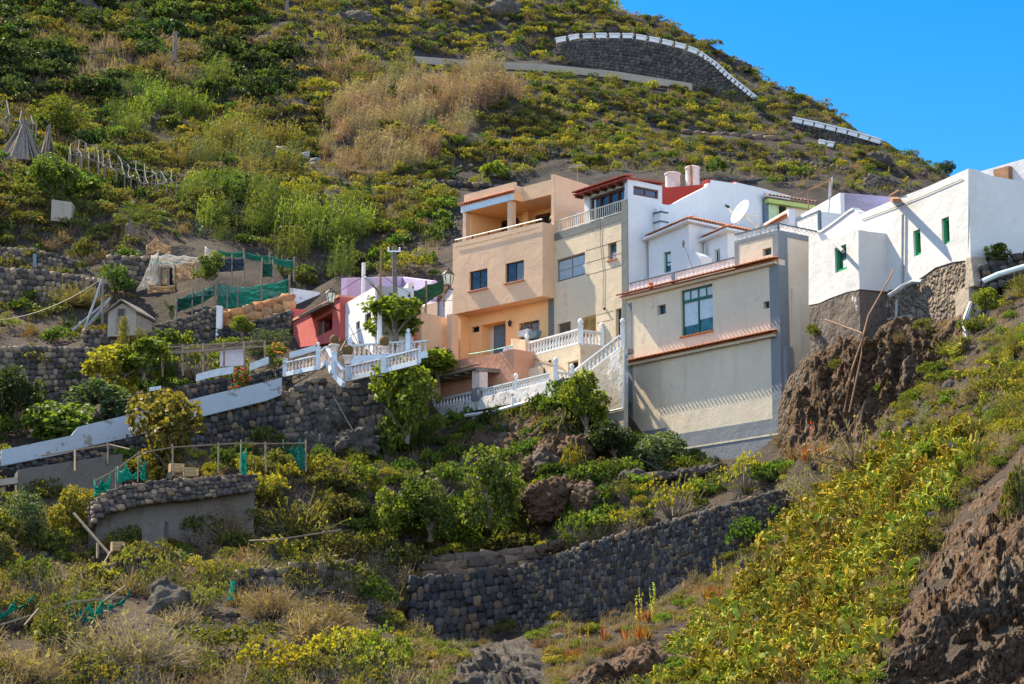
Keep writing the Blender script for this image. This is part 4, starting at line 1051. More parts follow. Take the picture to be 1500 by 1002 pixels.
def slab_wall(name, label, cols, mat, th=.3, cat='wall', down=.3, group=None, cap=None):
    pts = [(at(c[0], c[2], c[3])-Vector((0, 0, down)), at(c[0], c[1], c[3])) for c in cols]
    o0 = pts[0][0].copy(); m = MB(); n = len(pts); v = []; f = []
    for i, (b, t) in enumerate(pts):
        d = pts[min(i+1, n-1)][0]-pts[max(i-1, 0)][0]; d.z = 0; d.normalize(); bk = Vector((-d.y, d.x, 0))
        if bk.y < 0: bk = -bk
        t = Vector((b.x, b.y, t.z)); v += [b-o0, t-o0, t-o0+bk*th, b-o0+bk*th]
    for i in range(n-1):
        a, c = 4*i, 4*i+4; f += [[a, a+1, c+1, c], [a+1, a+2, c+2, c+1], [a+2, a+3, c+3, c+2], [a+3, a, c, c+3]]
    f += [[0, 3, 2, 1], [4*n-4, 4*n-3, 4*n-2, 4*n-1]]
    o = m.add(v, f).build(name, mat, None, .02); o.location = o0
    return tag(o, label, cat, group)
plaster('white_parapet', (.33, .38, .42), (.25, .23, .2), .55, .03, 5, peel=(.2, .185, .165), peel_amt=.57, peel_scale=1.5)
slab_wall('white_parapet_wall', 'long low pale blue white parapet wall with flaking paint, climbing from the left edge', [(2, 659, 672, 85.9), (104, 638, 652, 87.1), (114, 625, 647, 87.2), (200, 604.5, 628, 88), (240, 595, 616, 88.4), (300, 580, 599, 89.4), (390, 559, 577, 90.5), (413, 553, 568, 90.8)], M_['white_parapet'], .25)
slab_wall('concrete_tank_wall', 'dark stained concrete wall with an open doorway at the left edge', [(24, 688, 742, 83.4), (100, 676, 738, 84), (178, 664, 732, 84.8)], M_['dark_concrete'], 2.0, down=.6)
o = slab_wall('doorway', 'dark doorway with a pale post in the concrete wall at the left edge', [(-30, 694, 745, 84.6), (23, 687, 742, 84.8)], M_['dark_void'], .6, 'doorway', .5)
q = MB().bar(at(6, 742, 83.7)-at(-30, 745, 84.6), at(6, 690, 83.7)-at(-30, 745, 84.6), .14).build('door_post', M_['concrete'], o)
q = MB().bar(at(-34, 693, 83.5)-at(-30, 745, 84.6), at(28, 685, 83.5)-at(-30, 745, 84.6), .3, .25).build('lintel', M_['concrete'], o)
plaster('rough_concrete', (.14, .12, .10), (.06, .05, .042), .8, .2, 5, peel=(.11, .09, .075), peel_amt=.55, peel_scale=1.6)
cv = WALLS['curved']
slab_wall('curved_terrace_wall', 'broad curved grey concrete terrace wall with a stone course on top', [(c[0], c[1]+8, c[2]+4, c[3]) for c in cv], M_['rough_concrete'], 1.0, down=.7)
stone_wall([(130, 742, 762, 76.5), (142, 726, 746, 76.1), (172, 712, 732, 76.1), (230, 703, 722, 76.7), (300, 699, 715, 77.5), (372, 694, 706, 78.7)], 'stone_course', 'course of dark loose stones along the top of the curved terrace wall', .17, 'mid', 31, jit=.6)
slab_wall('concrete_water_box', 'small square brown concrete box standing against the curved terrace wall', [(207, 764, 806, 75.2), (240, 762, 804, 75.2)], M_['rough_concrete'], .9, 'water box', .5)
slab_wall('weathered_wall', 'weathered whitewashed wall with holes behind the red house', [(420, 421, 456, 110), (455, 426, 452, 110), (498, 434, 446, 110)], M_['peeling_whitewash'], .4, down=2)
slab_wall('white_gatepost', 'whitewashed stone post between the rubble wall and the orange blocks', [(316, 447, 484, 105.6), (325, 448, 482, 105.6)], M_['peeling_whitewash'], .4, 'post', .5)
slab_wall('small_grey_block', 'small pale concrete block on the shaded slope, left of the young palm', [(75, 292, 303, 120), (105, 296, 306, 120)], M_['concrete'], 1, 'block', .8)
# rendered right-hand foot ledge under the old white house
slab_wall('pipe_ledge', 'sloping cement ledge between the rubble foot of the old white house and the rocks', [(1262, 470, 480, 78.5), (1300, 466, 476, 76.8), (1345, 458, 470, 75.2), (1385, 440, 458, 73.8), (1420, 415, 440, 72)], M_['concrete'], 1.4, 'ledge', 1.5)

slab_wall('road_edge_wall', 'thin pale grey road edge wall crossing the hill below the curved retaining wall', [(c[0], c[1]-2, c[1]+3, c[3]-.6) for c in WALLS['road_low']], M_['concrete'], .4)
for k, (pts, hp, lab) in enumerate([([(905, 168), (1000, 174), (1090, 186)], 5, 'thin dark terrace wall below the curved road wall'), ([(930, 232), (1040, 228), (1150, 236), (1240, 250)], 6, 'dark terrace wall across the gravel slope above the satellite dish'), ([(690, 215), (760, 222), (850, 232)], 5, 'dark terrace wall on the slope right of the straw coloured reeds'), ([(470, 40), (560, 46), (640, 58)], 6, 'dark stone terrace wall high on the hill, left of the road edge wall'), ([(300, 60), (370, 82), (430, 100)], 6, 'short dark stone wall on the upper left slope by the brown bushes'), ([(1010, 262), (1100, 268), (1180, 262)], 5, 'low dark stone wall just behind the rooftop aerial')]):
    gg = ground([p[0] for p in pts], [p[1] for p in pts]); stone_wall([(p[0], p[1]-hp, p[1]+2, g[1]-.25) for p, g in zip(pts, gg)], 'terrace_wall', lab, .24, 'dark', 50+k, aspect=1.5, jit=.6)
# white road blocks -----------------------------------------------------------
def bare(label, cols, n, w, h, name='road_block', group=None, gap=.72):
    P_ = [at(c[0], c[1], c[2]) for c in cols]; L = [0]
    for a, b in zip(P_[:-1], P_[1:]): L.append(L[-1]+(b-a).length)
    me = None
    for i in range(n):
        s = L[-1]*(i+.5)/n; k = max(j for j in range(len(L)-1) if L[j] <= s); t = (s-L[k])/(L[k+1]-L[k])
        p = P_[k].lerp(P_[k+1], t); d = (P_[k+1]-P_[k]); sl = d.z/math.hypot(d.x, d.y)
        ln = L[-1]/n*gap
        m = MB(); m.box(-ln/2, ln/2, 0, w, 0, h*.72); m.box(-ln/2-.06, ln/2+.06, -.05, w+.05, h*.72+.002, h)
        o = m.build(name, M_['white_paint'], None, .015) if me is None else link(bpy.data.objects.new(name, me.data))
        if me is None: me = o
        o.location = p; o.rotation_euler = (0, -math.atan(sl), math.atan2(d.y, d.x))
        tag(o, label, 'road block', group)
bare('white block on the rim of the tall curved retaining wall', [(813, 63, 168.2), (845, 57, 168.2), (880, 55.5, 167.7), (925, 56, 167.2), (965, 63, 166.8), (998, 71, 166.5), (1022, 80, 166.2)], 11, .45, .42, group='white blocks along the rim of the curved road wall')
bare('white block on the steep descending end of the curved retaining wall', [(1022, 80, 166.2), (1045, 96, 166), (1062, 112, 165.7), (1104, 146, 165)], 14, .4, .38, group='white blocks on the steep right end of the curved road wall')
bare('white barrier block on the road wall near the right skyline', [(1159, 178, 160), (1200, 187, 159.3), (1245, 198, 158.5), (1289, 211, 157.8)], 8, .5, .42, group='white barrier blocks near the right skyline', gap=.85)
bare('small white block among bushes below the skyline barrier', [(1198, 211, 152), (1222, 216, 152)], 2, .4, .4, group='two low white blocks below the skyline barrier')

# ============================================================ BALUSTRADES AND TERRACES
BPROF = [(.062, 0), (.062, .05), (.035, .10), (.062, .26), (.07, .34), (.05, .5), (.032, .72), (.045, .84), (.062, .92), (.062, 1.0)]
def balustrade(name, label, org, segs, posts, mat, bmat, rail=.09, base=.10, cat='balustrade'):
    "segs: (A,B,h,n) base left/right world points; posts: (P,h,width,ball)"
    root = empty(name, org, label, cat)
    for (A, B, h, n) in segs:
        a, b = A-org, B-org
        MB().bar(a+Vector((0, 0, h-rail/2)), b+Vector((0, 0, h-rail/2)), .17, rail).build('rail', mat, root, .012)
        MB().bar(a-Vector((0, 0, base/2)), b-Vector((0, 0, base/2)), .17, base).build('base', mat, root, .01)
        hb = h-rail; me = MB().lathe((0, 0, 0), [(r, z*hb) for r, z in BPROF], 10).mesh('baluster', bmat, smooth=True)
        for i in range(n):
            o = link(bpy.data.objects.new('baluster', me), root); o.location = a.lerp(b, (i+.5)/n)
    for (p, h, w, ball) in posts:
        q = p-org; m = MB(); m.box(q.x-w/2, q.x+w/2, q.y-w/2, q.y+w/2, q.z-.12, q.z+h); m.box(q.x-w*.6, q.x+w*.6, q.y-w*.6, q.y+w*.6, q.z+h+.002, q.z+h+.06)
        po = m.build('post', mat, root, .01)
        if ball:
            r = ball; MB().lathe((q.x, q.y, q.z+h+.06), [(r*.6, 0), (r*.45, .04), (r*.8, .07), (r, .07+r*.9), (r*.75, .07+r*1.6), (r*.3, .07+r*2)], 12).build('ball_finial', mat, po, smooth=True)
    return root
def fw(fr, px, py, y=0): return fr.world(fr.pt(px, py, y))
def seg(fr, l, r, hpx, n, y=0):
    A = fw(fr, *l, y); B = fw(fr, *r, y); h = fw(fr, l[0], l[1]-hpx, y).z-A.z
    return (A, B, h, n)
# terrace block of the beige house with white balustrade
fQ = Fr((772, 522), (849.5, 501.5), YR=92.9, zb=12.2)
Q_ = empty('terrace_block', fQ.o, 'cream rendered terrace block under the white balustrade, in front of the beige house', 'terrace', None, fQ.rz)
a, b = fQ.uz(773, 530)[0], fQ.uz(850, 510)[0]; zt = fQ.uz(849.5, 501.5)[1]-.05
hq = [fQ.win(789, 541, 798, 553), fQ.win(832, 530.5, 847, 552)]
yq = fQ.yz(884, 508, b)[0]
wall(fQ, Q_, rect(a, b, 0, zt), hq, 0, yq+.6, M_['beige_render'], 'wall', .35)
MB().box(hq[0][0], hq[0][1], .3, .34, hq[0][2], hq[0][3]).build('window', M_['dark_frame'], Q_)
MB().box(hq[1][0], hq[1][1], .3, .34, hq[1][2], hq[1][3]).build('opening', M_['dark_void'], Q_)
p = fQ.pt(805.5, 529, -.1); MB().sphere(p, .07).build('wall_lamp', M_['black_iron'], Q_)
pl = [fQ.pt(773.5, 524, -.03), fQ.pt(800, 530, -.04), fQ.pt(820, 537, -.03), fQ.pt(827, 541, -.03)]
MB().tube(pl, .015, 6).build('cable', M_['rust'], Q_)
# buttress wall on the left of it
b0 = fQ.uz(751.5, 520)[0]
wall(fQ, Q_, [(b0, 0), (a-.005, 0), (a-.005, fQ.uz(773, 498)[1]), (b0, fQ.uz(752, 496)[1])], [], -.12, 2.4, M_['beige_render'], 'buttress')
S1 = seg(fQ, (773, 521), (849, 501), 19, 17, .08)
A1 = fQ.world((b-.1, .1, zt+.05)); B1 = fQ.world((b-.1, yq, zt+.05))
S2 = (A1, B1, S1[2], 6)
ph = S1[2]
balustrade('balustrade', 'white balustrade with ball finials on the cream terrace block', S1[0], [S1, S2],
           [(S1[0]-fQ.r*.06, ph+.06, .2, .11), (A1, ph+.1, .2, .13), (B1, ph+.08, .2, .11)], M_['white_paint'], M_['white_paint'])
# stairs with white sloping balustrade
yS_ = -2.1
st = empty('outdoor_stairs', fC.world((0, yS_, 0)), 'weathered white outdoor stairs rising to the beige house door', 'stairs', None, fC.rz)
sp_ = [fC.uz(x, y, yS_) for x, y in [(832, 572), (837, 565), (906, 511), (914, 508), (914, 640), (832, 640)]]
me = wall_mesh(sp_, [], 0, .22, M_['stained_wall'], 'stringer'); link(bpy.data.objects.new('stringer', me), st)
n = 9; (x0, z0), (x1, z1) = sp_[1], sp_[2]
for i in range(n):
    t0, t1 = i/n, (i+1)/n
    MB().box(x0+(x1-x0)*t0, x0+(x1-x0)*t1+.03, .22, .8, z0+(z1-z0)*t0, z0+(z1-z0)*t1+.06).build('step', M_['concrete'], st)
A = fw(fC, 838, 563, yS_+.1); B = fw(fC, 909, 509, yS_+.1); h = fw(fC, 838, 545, yS_+.1).z-A.z
balustrade('stair_balustrade', 'white balustrade sloping up the outdoor stairs beside the cream house', A, [(A, B, h, 12)],
           [(fw(fC, 912.3, 508, yS_+.1), .85, .17, .11)], M_['white_paint'], M_['white_paint'])
p0 = fw(fC, 914.3, 517, yS_-.06); p1 = fw(fC, 913, 598, yS_-.06)
o = MB().tube([p0-p0, p1-p0, p1-p0-fC.r*2.2+Vector((0, 0, -.05))], .045).build('drain_pipe', M_['pale_blue_paint']); o.location = p0; tag(o, 'pale blue drain pipe running down beside the outdoor stairs', 'pipe')
# lower terrace
fL = Fr((633, 586.8), (806.6, 545.8), YR=90.6, zb=10.5)
L_ = empty('lower_terrace', fL.o, 'lower terrace wall with flaking whitewash below the white balusters', 'terrace', None, fL.rz)
a, b = fL.uz(627, 600)[0], fL.uz(812, 560)[0]
bp = [fL.uz(x, y) for x, y in [(627, 601), (692, 587), (706, 582.5), (757, 571), (812, 558.5), (812, 583), (757, 590), (692, 602), (627, 618)]]
wall(fL, L_, bp, [], 0, 3.4, M_['peeling_whitewash'], 'wall')
ls = [seg(fL, (635, 598.5), (691, 585.5), 11.5, 12, .12), seg(fL, (707, 581.5), (753, 570.5), 11.5, 12, .12), seg(fL, (759, 569.5), (806, 558), 12, 12, .12)]
yl = 1.0
A2 = fL.world((b-.1, .15, ls[2][1].z-fL.o.z)); B2 = fL.world((b-.1, yl, ls[2][1].z-fL.o.z))
ls.append((A2, B2, ls[2][2], 4))
balustrade('terrace_balustrade', 'low white balustrade with ball finials along the lower terrace', ls[0][0], ls,
           [(fw(fL, 756, 570.5, .12), .38, .18, .10), (A2, .60, .2, .12), (B2, .45, .17, .10)], M_['white_paint'], M_['white_paint'], .07, .07)
# canopy on pillars
K1 = empty('terrace_canopy', fL.o, 'tiled lean-to canopy on stout pillars over the lower terrace', 'canopy', None, fL.rz)
zl, zr = fL.uz(626.6, 556)[1], fL.uz(701, 539)[1]; xl, xr = fL.uz(626.6, 556)[0], fL.uz(703, 539)[0]
ye = fL.yz(757, 544.5, xr)[0]; ye = min(max(ye, 2.2), 3.2)
m = MB().add([(xl-.1, -.25, zl-.08), (xr, -.25, zr-.08), (xr, ye, zr+.02), (xl-.1, ye, zl+.02), (xl-.1, -.25, zl), (xr, -.25, zr), (xr, ye, zr+.1), (xl-.1, ye, zl+.1)], [(3, 2, 1, 0), (4, 5, 6, 7), (0, 1, 5, 4), (1, 2, 6, 5), (2, 3, 7, 6), (3, 0, 4, 7)])
rf = m.build('roof', M_['wood_grey'], K1)
tile_strip(K1, xl-.1, xr+.02, 0, zl+.12, M_['old_tile'], .3, .05, 'roof_tiles', .16, zr+.12)
for i in range(6):
    t = i/5; x = xl+(xr-xl)*t; z = zl+(zr-zl)*t; MB().bar((x, -.2, z-.14), (x, ye, z-.05), .09).build('beam', M_['wood_grey'], rf)
for (x0, x1, top, bot, mat, m2) in [(627, 634, 556, 604, M_['white_plaster'], M_['grey_render']), (692, 707, 541.5, 585, M_['terracotta_plaster'], M_['grey_render'])]:
    p0, p1 = fL.uz(x0, 580)[0], fL.uz(x1-(4 if x0 > 650 else 0), 575)[0]; zt_ = fL.uz(x0, top)[1]-.05; zb_ = fL.uz(x0, bot)[1]; zm = zb_+(zt_-zb_)*.36
    po = MB().box(p0, p1, -.03, .42, zm, zt_).build('pillar', M_['pink_concrete'], K1, .01)
    MB().box(p0-.01, p1+.01, -.045, .43, zb_-.1, zm).build('pillar_foot', m2, po, .01)
MB().box(xl, xr+1.6, ye-.1, ye+.1, zl-1.6, zl+.0).build('back_wall', M_['beige_render'], K1)
# hammock under it
pa = fL.pt(643, 570, .9); pb = fL.pt(661, 567, 1.4); hm = []
m = MB(); N_ = 10; v = []
for i in range(N_+1):
    t = i/N_; s = -4*t*(1-t)*.45
    for j, (dx, dz) in enumerate([(-.3*math.sin(math.pi*t), .14*math.sin(math.pi*t)), (0, -.05*math.sin(math.pi*t)), (.3*math.sin(math.pi*t), .14*math.sin(math.pi*t))]):
        p = pa.lerp(pb, t); v.append((p.x, p.y+dx, p.z+s+dz))
f = [[3*i+j, 3*i+j+1, 3*i+j+4, 3*i+j+3] for i in range(N_) for j in (0, 1)]
m.add(v, f); o = m.build('hammock', M_['pale_cloth']); md = o.modifiers.new('thickness', 'SOLIDIFY'); md.thickness = .02
o.location = fL.o; o.rotation_euler = (0, 0, fL.rz); tag(o, 'pale hammock slung under the tiled lean-to canopy', 'hammock')
# terracotta parapet of the peach house terrace
yq = -1.7
tp = [fB.uz(x, y, yq) for x, y in [(640, 534), (688, 523.5), (702, 522.5), (716, 521.5), (730, 517), (745, 512.5), (753, 511), (753, 560), (640, 585)]]
me = wall_mesh(tp, [], 0, 2.2, M_['terracotta_plaster'], 'terracotta_parapet'); o = link(bpy.data.objects.new('terracotta_parapet', me)); o.location = fB.world((0, yq, 0)); o.rotation_euler = (0, 0, fB.rz)
tag(o, 'sagging terracotta coloured terrace wall below the peach house', 'wall')
# washing line
w0, w1 = fB.world(fB.pt(684, 519.5, -1.3)), fB.world(fB.pt(752, 506, -1.5))
simple('turquoise_cord', (.05, .5, .36), .5)
o = MB().tube([Vector((0, 0, 0)), (w1-w0)*.5-Vector((0, 0, .03)), w1-w0], .022, 6).build('washing_line', M_['turquoise_cord']); o.location = w0; tag(o, 'turquoise washing line across the terrace of the peach house', 'washing line')
for k, (x, wd, col) in enumerate([(740.5, .16, 'pale_cloth'), (748, .15, 'white_paint')]):
    p = fB.world(fB.pt(x, 507.5, -1.48)); m = MB(); n = 6
    for i in range(n+1):
        u = -wd+2*wd*i/n; yy = .03*math.sin(i*2.1+k); m.v += [(u, yy, 0), (u*.96, yy*1.8, -.24)]
    m.f += [[2*i, 2*i+1, 2*i+3, 2*i+2] for i in range(n)]
    o = m.build('laundry', M_[col]); md = o.modifiers.new('thickness', 'SOLIDIFY'); md.thickness = .01
    o.location = p; o.rotation_euler = (0, 0, fB.rz); tag(o, ['lilac cloth hanging at the left on the turquoise washing line', 'white cloth hanging on the turquoise washing line next to the buttress'][k], 'laundry')
# flower boxes on the buttress
for (x0, x1, y, mat, lab) in [(758.5, 773, 493, 'white_plaster', 'white stone planter with dry stems on the buttress left of the white balustrade'), (774, 787, 495, 'door_blue', 'blue plastic planter beside the white stone planter')]:
    p0, p1 = fQ.pt(x0, y, .35), fQ.pt(x1, y, .35); o_ = fQ.world(p0)
    m = MB(); l = p1.x-p0.x; m.add([(0.05, 0, -.05), (l-.05, 0, -.05), (l-.05, .22, -.05), (.05, .22, -.05), (-.02, -.04, .24), (l+.02, -.04, .24), (l+.02, .26, .24), (-.02, .26, .24)], [(3, 2, 1, 0), (4, 5, 6, 7), (0, 1, 5, 4), (1, 2, 6, 5), (2, 3, 7, 6), (3, 0, 4, 7)])
    o = m.build('planter', M_[mat], None, .02); o.location = o_; o.rotation_euler = (0, 0, fQ.rz); tag(o, lab, 'planter')
    m = MB(); rr = random.Random(int(x0))
    for i in range(9):
        x = rr.uniform(0, l); m.tube([(x, .1, .2), (x+rr.uniform(-.15, .15), .1, .38), (x+rr.uniform(-.35, .35), .1+rr.uniform(-.1, .1), rr.uniform(.45, .65))], .012, 4)
    m.build('dry_stems', M_['rust'], o)

# left terrace: pale blue stairs and balustrades -------------------------------
bw, pk = M_['blue_white_paint'], M_['pink_concrete']
fa = Fr((421, 530), (462, 518.7), YR=91.8)
sa = seg(fa, (421, 545), (462, 536), 15, 8)
pa1 = fw(fa, 417.5, 548); pa2 = fw(fa, 465.8, 538)
balustrade('balustrade', 'pale blue balustrade with pink balusters, leftmost length beside the white parapet', sa[0], [sa], [(pa1, .62, .2, 0), (pa2, .82, .2, .07)], bw, pk, .07, .2)
fs1 = Fr((470, 514), (479, 510.5), YR=91.5)
s1 = seg(fs1, (470, 535), (479, 527), 20, 3)
A = at(480, 527.5, 91.4); B = at(486.5, 541, 90.8); C2 = at(503, 560, 90.2)
s2 = (A, B, .53, 3); s3 = (B+Vector((.1, -.05, -.1)), C2, .55, 5)
balustrade('stair_balustrade', 'pale blue balustrade following the stepped stairs down the left terrace', s1[0], [s1, s2, s3], [(at(489.5, 544, 90.75), .75, .22, 0)], bw, pk, .07, .22)
fb = Fr((514, 535), (557, 525.6), YR=90.5)
sb1 = seg(fb, (514, 551), (557, 541), 15.5, 8); sb2 = seg(fb, (567, 538.5), (613, 527), 16, 9)
pb = [fw(fb, 509.2, 555), fw(fb, 562.5, 543), fw(fb, 614.6, 528)]
balustrade('balustrade', 'pale blue balustrade with pink balusters along the front of the left terrace', sb1[0], [sb1, sb2], [(pb[0], .66, .24, 0), (pb[1], .66, .24, 0), (pb[2], .55, .12, 0)], bw, pk, .07, .22)
fc = Fr((516, 504), (593, 500.5), YL=94.5)
sc1 = seg(fc, (516, 522), (593, 517), 17, 11); sc2 = (sc1[1]+Vector((.3, .05, .0)), sc1[1]+Vector((1.0, .1, .1)), .5, 3)
balustrade('balustrade', 'pale blue balustrade at the back of the left terrace, before the leafy tree', sc1[0], [sc1, sc2], [(fw(fc, 512.5, 524), .65, .2, .09), (fw(fc, 597.7, 517), .78, .22, .09)], bw, pk, .07, .3)
slab_wall('terrace_floor_wall', 'low pale wall under the back balustrade of the left terrace', [(512, 524, 534, 94.3), (560, 522, 534, 94.5), (606, 518, 530, 94.7)], M_['blue_white_paint'], 1, down=.5)
def cactus_pot(px, py, Y, r, label):
    p = at(px, py, Y); o = empty('potted_cactus', p, label, 'potted cactus', 'round cacti in pots on the blue terrace posts')
    MB().lathe((0, 0, 0), [(r*.55, 0), (r*.6, .05), (r*.45, .1), (r*1.05, .3), (r*1.2, .36), (r*1.1, .38)], 14).build('pot', pk, o, smooth=True)
    m = MB(); nu, nv = 20, 8; vs = []
    for i in range(nv+1):
        th = math.pi*(.12+.88*i/nv)
        for j in range(nu):
            a = 2*math.pi*j/nu; rr = r*.9*(1+.08*(-1)**j)*math.sin(th)**.8; vs.append((rr*math.cos(a), rr*math.sin(a), .62-r*1.15*math.cos(math.pi-th)*-1 if False else .36+r*1.1-r*1.1*math.cos(math.pi-th)*-1*-1))
    fs = [[i*nu+j, i*nu+(j+1) % nu, (i+1)*nu+(j+1) % nu, (i+1)*nu+j] for i in range(nv) for j in range(nu)]
    m.add(vs, fs); m.build('cactus', M_['cactus_brown'], o, smooth=True)
simple('cactus_brown', (.14, .085, .03), .9, var=.4, scale=14)
cactus_pot(489.5, 517.5, 90.75, .2, 'round cactus in a pink pot on the stair landing post')
cactus_pot(509.3, 534, 90.6, .22, 'round cactus in a pink pot on the post at the foot of the terrace stairs')
cactus_pot(562.5, 521, 90.5, .22, 'round cactus in a pink pot on the middle post of the front balustrade')

# ============================================================ LEFT HOUSES
fM = Fr((500, 447.5), (551, 418.5), YL=100.2, zb=17)
Mh = house(fM, 'lilac_house', 'white house with tall lilac back wall, behind the leafy tree on the terrace')
u0, u1 = fM.uz(500, 460)[0], fM.uz(551.5, 440)[0]; zt = fM.uz(551, 418.5)[1]
hm_ = [fM.win(521.5, 472.5, 527, 483), fM.win(534.5, 461, 543.5, 482)]
lt_ = [fM.uz(500, 448)[0], fM.uz(500, 448)[1]]
wall(fM, Mh, [(u0, 0), (u1, 0), (u1, zt), (u0, lt_[1])], hm_, 0, 1.0, M_['white_plaster'], 'wall', .15)
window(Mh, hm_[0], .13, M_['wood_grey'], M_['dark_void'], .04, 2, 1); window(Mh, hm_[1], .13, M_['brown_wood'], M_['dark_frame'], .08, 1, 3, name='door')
bk = fM.yz(606, 425, u1)[0]
yb_ = 1.2
tl = [fM.uz(499.5, 407, yb_)]
top = fM.uz(499.5, 407.5, yb_); rt = fM.yz(585, 405, u1-.3)
MB().box(u0-.06, u0+.04, 1.0, 1.15, 0, top[1]).build('lilac_end', M_['white_plaster'], Mh)
q0 = fM.local(at(500, 407.5, 101.6)); q1 = fM.local(at(585, 405.5, 108.5)); q2 = fM.local(at(632, 411.5, 105.5))
m = MB()
for a_, b_ in ((q0, q1), (q1, q2)):
    m.add([(a_.x, a_.y, 0), (b_.x, b_.y, 0), (b_.x+.1, b_.y+.25, 0), (a_.x+.1, a_.y+.25, 0), (a_.x, a_.y, a_.z), (b_.x, b_.y, b_.z), (b_.x+.1, b_.y+.25, b_.z), (a_.x+.1, a_.y+.25, a_.z)], [(3, 2, 1, 0), (4, 5, 6, 7), (0, 1, 5, 4), (1, 2, 6, 5), (2, 3, 7, 6), (3, 0, 4, 7)])
m.build('lilac_wall', M_['lilac_plaster'], Mh)
q3 = fM.local(at(590, 422, 103)); q4 = fM.local(at(605, 414, 102.4)); MB().prism([(q3.x, q3.z), (q4.x, q4.z-.7), (q4.x, q4.z)], q3.y, q3.y+.3).build('stair_wedge', M_['white_plaster'], Mh)
MB().box(u1-.2, u1+.0, .0, min(bk, 5.2), 0, zt-.0).build('side_wall', M_['white_plaster'], Mh)
p = (u1+.02, fM.yz(575.5, 437, u1)[0], fM.yz(575.5, 439, u1)[1]); MB().box(p[0], p[0]+.03, p[1]-.15, p[1]+.15, p[2]-.2, p[2]+.3).build('side_window', M_['dark_void'], Mh)
# red house
fN = Fr((430.5, 471), (498, 435), YL=105.5, zb=17)
Nh = house(fN, 'red_house', 'small dark red house with a sloping roofline, left of the lilac house')
u = lambda x, y, yy=0: fN.uz(x, y, yy)
tp = [u(418, 458.5), u(429, 452), u(430, 470.5), u(480, 443.5), u(498, 434.5), u(498, 500), u(418, 512)]
hn = fN.win(463, 470, 487, 497)
wall(fN, Nh, tp, [(hn[0], hn[1], hn[2]+.1, hn[3])], 0, .8, M_['red_plaster'], 'wall', .7)
MB().box(u(418, 470)[0], u(498, 470)[0], .8, 4, 0, u(430, 470)[1]-.1).build('wall_core', M_['red_plaster'], Nh)
y1 = fN.yz(441, 452, u(429, 452)[0])[0]; MB().box(u(418, 458)[0], u(429, 455)[0], .8, .8+1.2, 0, u(429, 453)[1]-.05).build('chimney_wall', M_['dark_red_paint'], Nh)
MB().box(hn[0]+.1, hn[0]+.75, .10, .13, hn[2]+.1, hn[3]-.15).build('door', M_['brown_wood'], Nh)
MB().box(hn[0]+.75, hn[0]+.83, .05, .13, hn[2]+.1, hn[3]-.15).build('door_post', M_['wood_grey'], Nh)
ta, tb = u(447, 466, -.3), u(480, 449, -.3)
m = MB().add([(ta[0], -.6, ta[1]-.05), (tb[0], -.6, tb[1]-.05), (tb[0], .1, tb[1]+.25), (ta[0], .1, ta[1]+.25), (ta[0], -.6, ta[1]+.05), (tb[0], -.6, tb[1]+.05), (tb[0], .1, tb[1]+.35), (ta[0], .1, ta[1]+.35)], [(3, 2, 1, 0), (4, 5, 6, 7), (0, 1, 5, 4), (1, 2, 6, 5), (2, 3, 7, 6), (3, 0, 4, 7)])
cn = m.build('canopy', M_['wood_grey'], Nh); tile_strip(cn, ta[0], tb[0], 0, ta[1]+.32, M_['old_tile'], .65, .3, 'canopy_tiles', .18, tb[1]+.32)
c = [u(430, 469.5), u(498, 433.5)]
MB().bar((c[0][0], .35, c[0][1]), (c[1][0], .35, c[1][1]), .9, .12).build('coping', M_['terracotta_plaster'], Nh)
# peach garden wall joining the peach house
w0, w1 = at(617, 456.5, 99.2), at(653, 465, 101.2)
o = slab_wall('garden_wall', 'peach coloured garden wall with a slanting top, left of the peach house', [(617, 456.5, 525, 97.6), (636, 461.5, 525, 98.3), (654, 465.5, 525, 99)], M_['peach_plaster'], .3, down=.6)
o = slab_wall('garden_pier', 'peach coloured round pier between garden wall and peach house', [(653.5, 461, 522, 98.6), (661, 459.5, 520, 98.4)], M_['peach_plaster'], .5, 'pier', .5)
# white cottage behind, with tiled verge, and white yard wall
fP = Fr((640, 452), (664, 441), YR=104, zb=17)
Ph = house(fP, 'white_cottage', 'rough white cottage with sloping tiled verge, squeezed behind the peach house')
tp = [fP.uz(x, y) for x, y in [(640, 445), (662, 417), (690, 400), (690, 500), (640, 500)]]
wall(fP, Ph, tp, [], 0, 4, M_['old_white_plaster'], 'wall')
m = MB()
for i in range(12):
    t = i/12; a_, b_ = tp[0], tp[1]; x = a_[0]+(b_[0]-a_[0])*t; z = a_[1]+(b_[1]-a_[1])*t
    m.tube([(x, -.12, z+.03), (x+.1, .3, z+.1)], .09, 6)
m.build('verge_tiles', M_['old_tile'], Ph)
slab_wall('yard_wall', 'white yard wall under the dark green shade net, beside the white cottage', [(604, 456, 490, 101.5), (628, 445, 490, 102.8), (641, 442, 490, 103.4)], M_['white_plaster'], .3, down=.5)
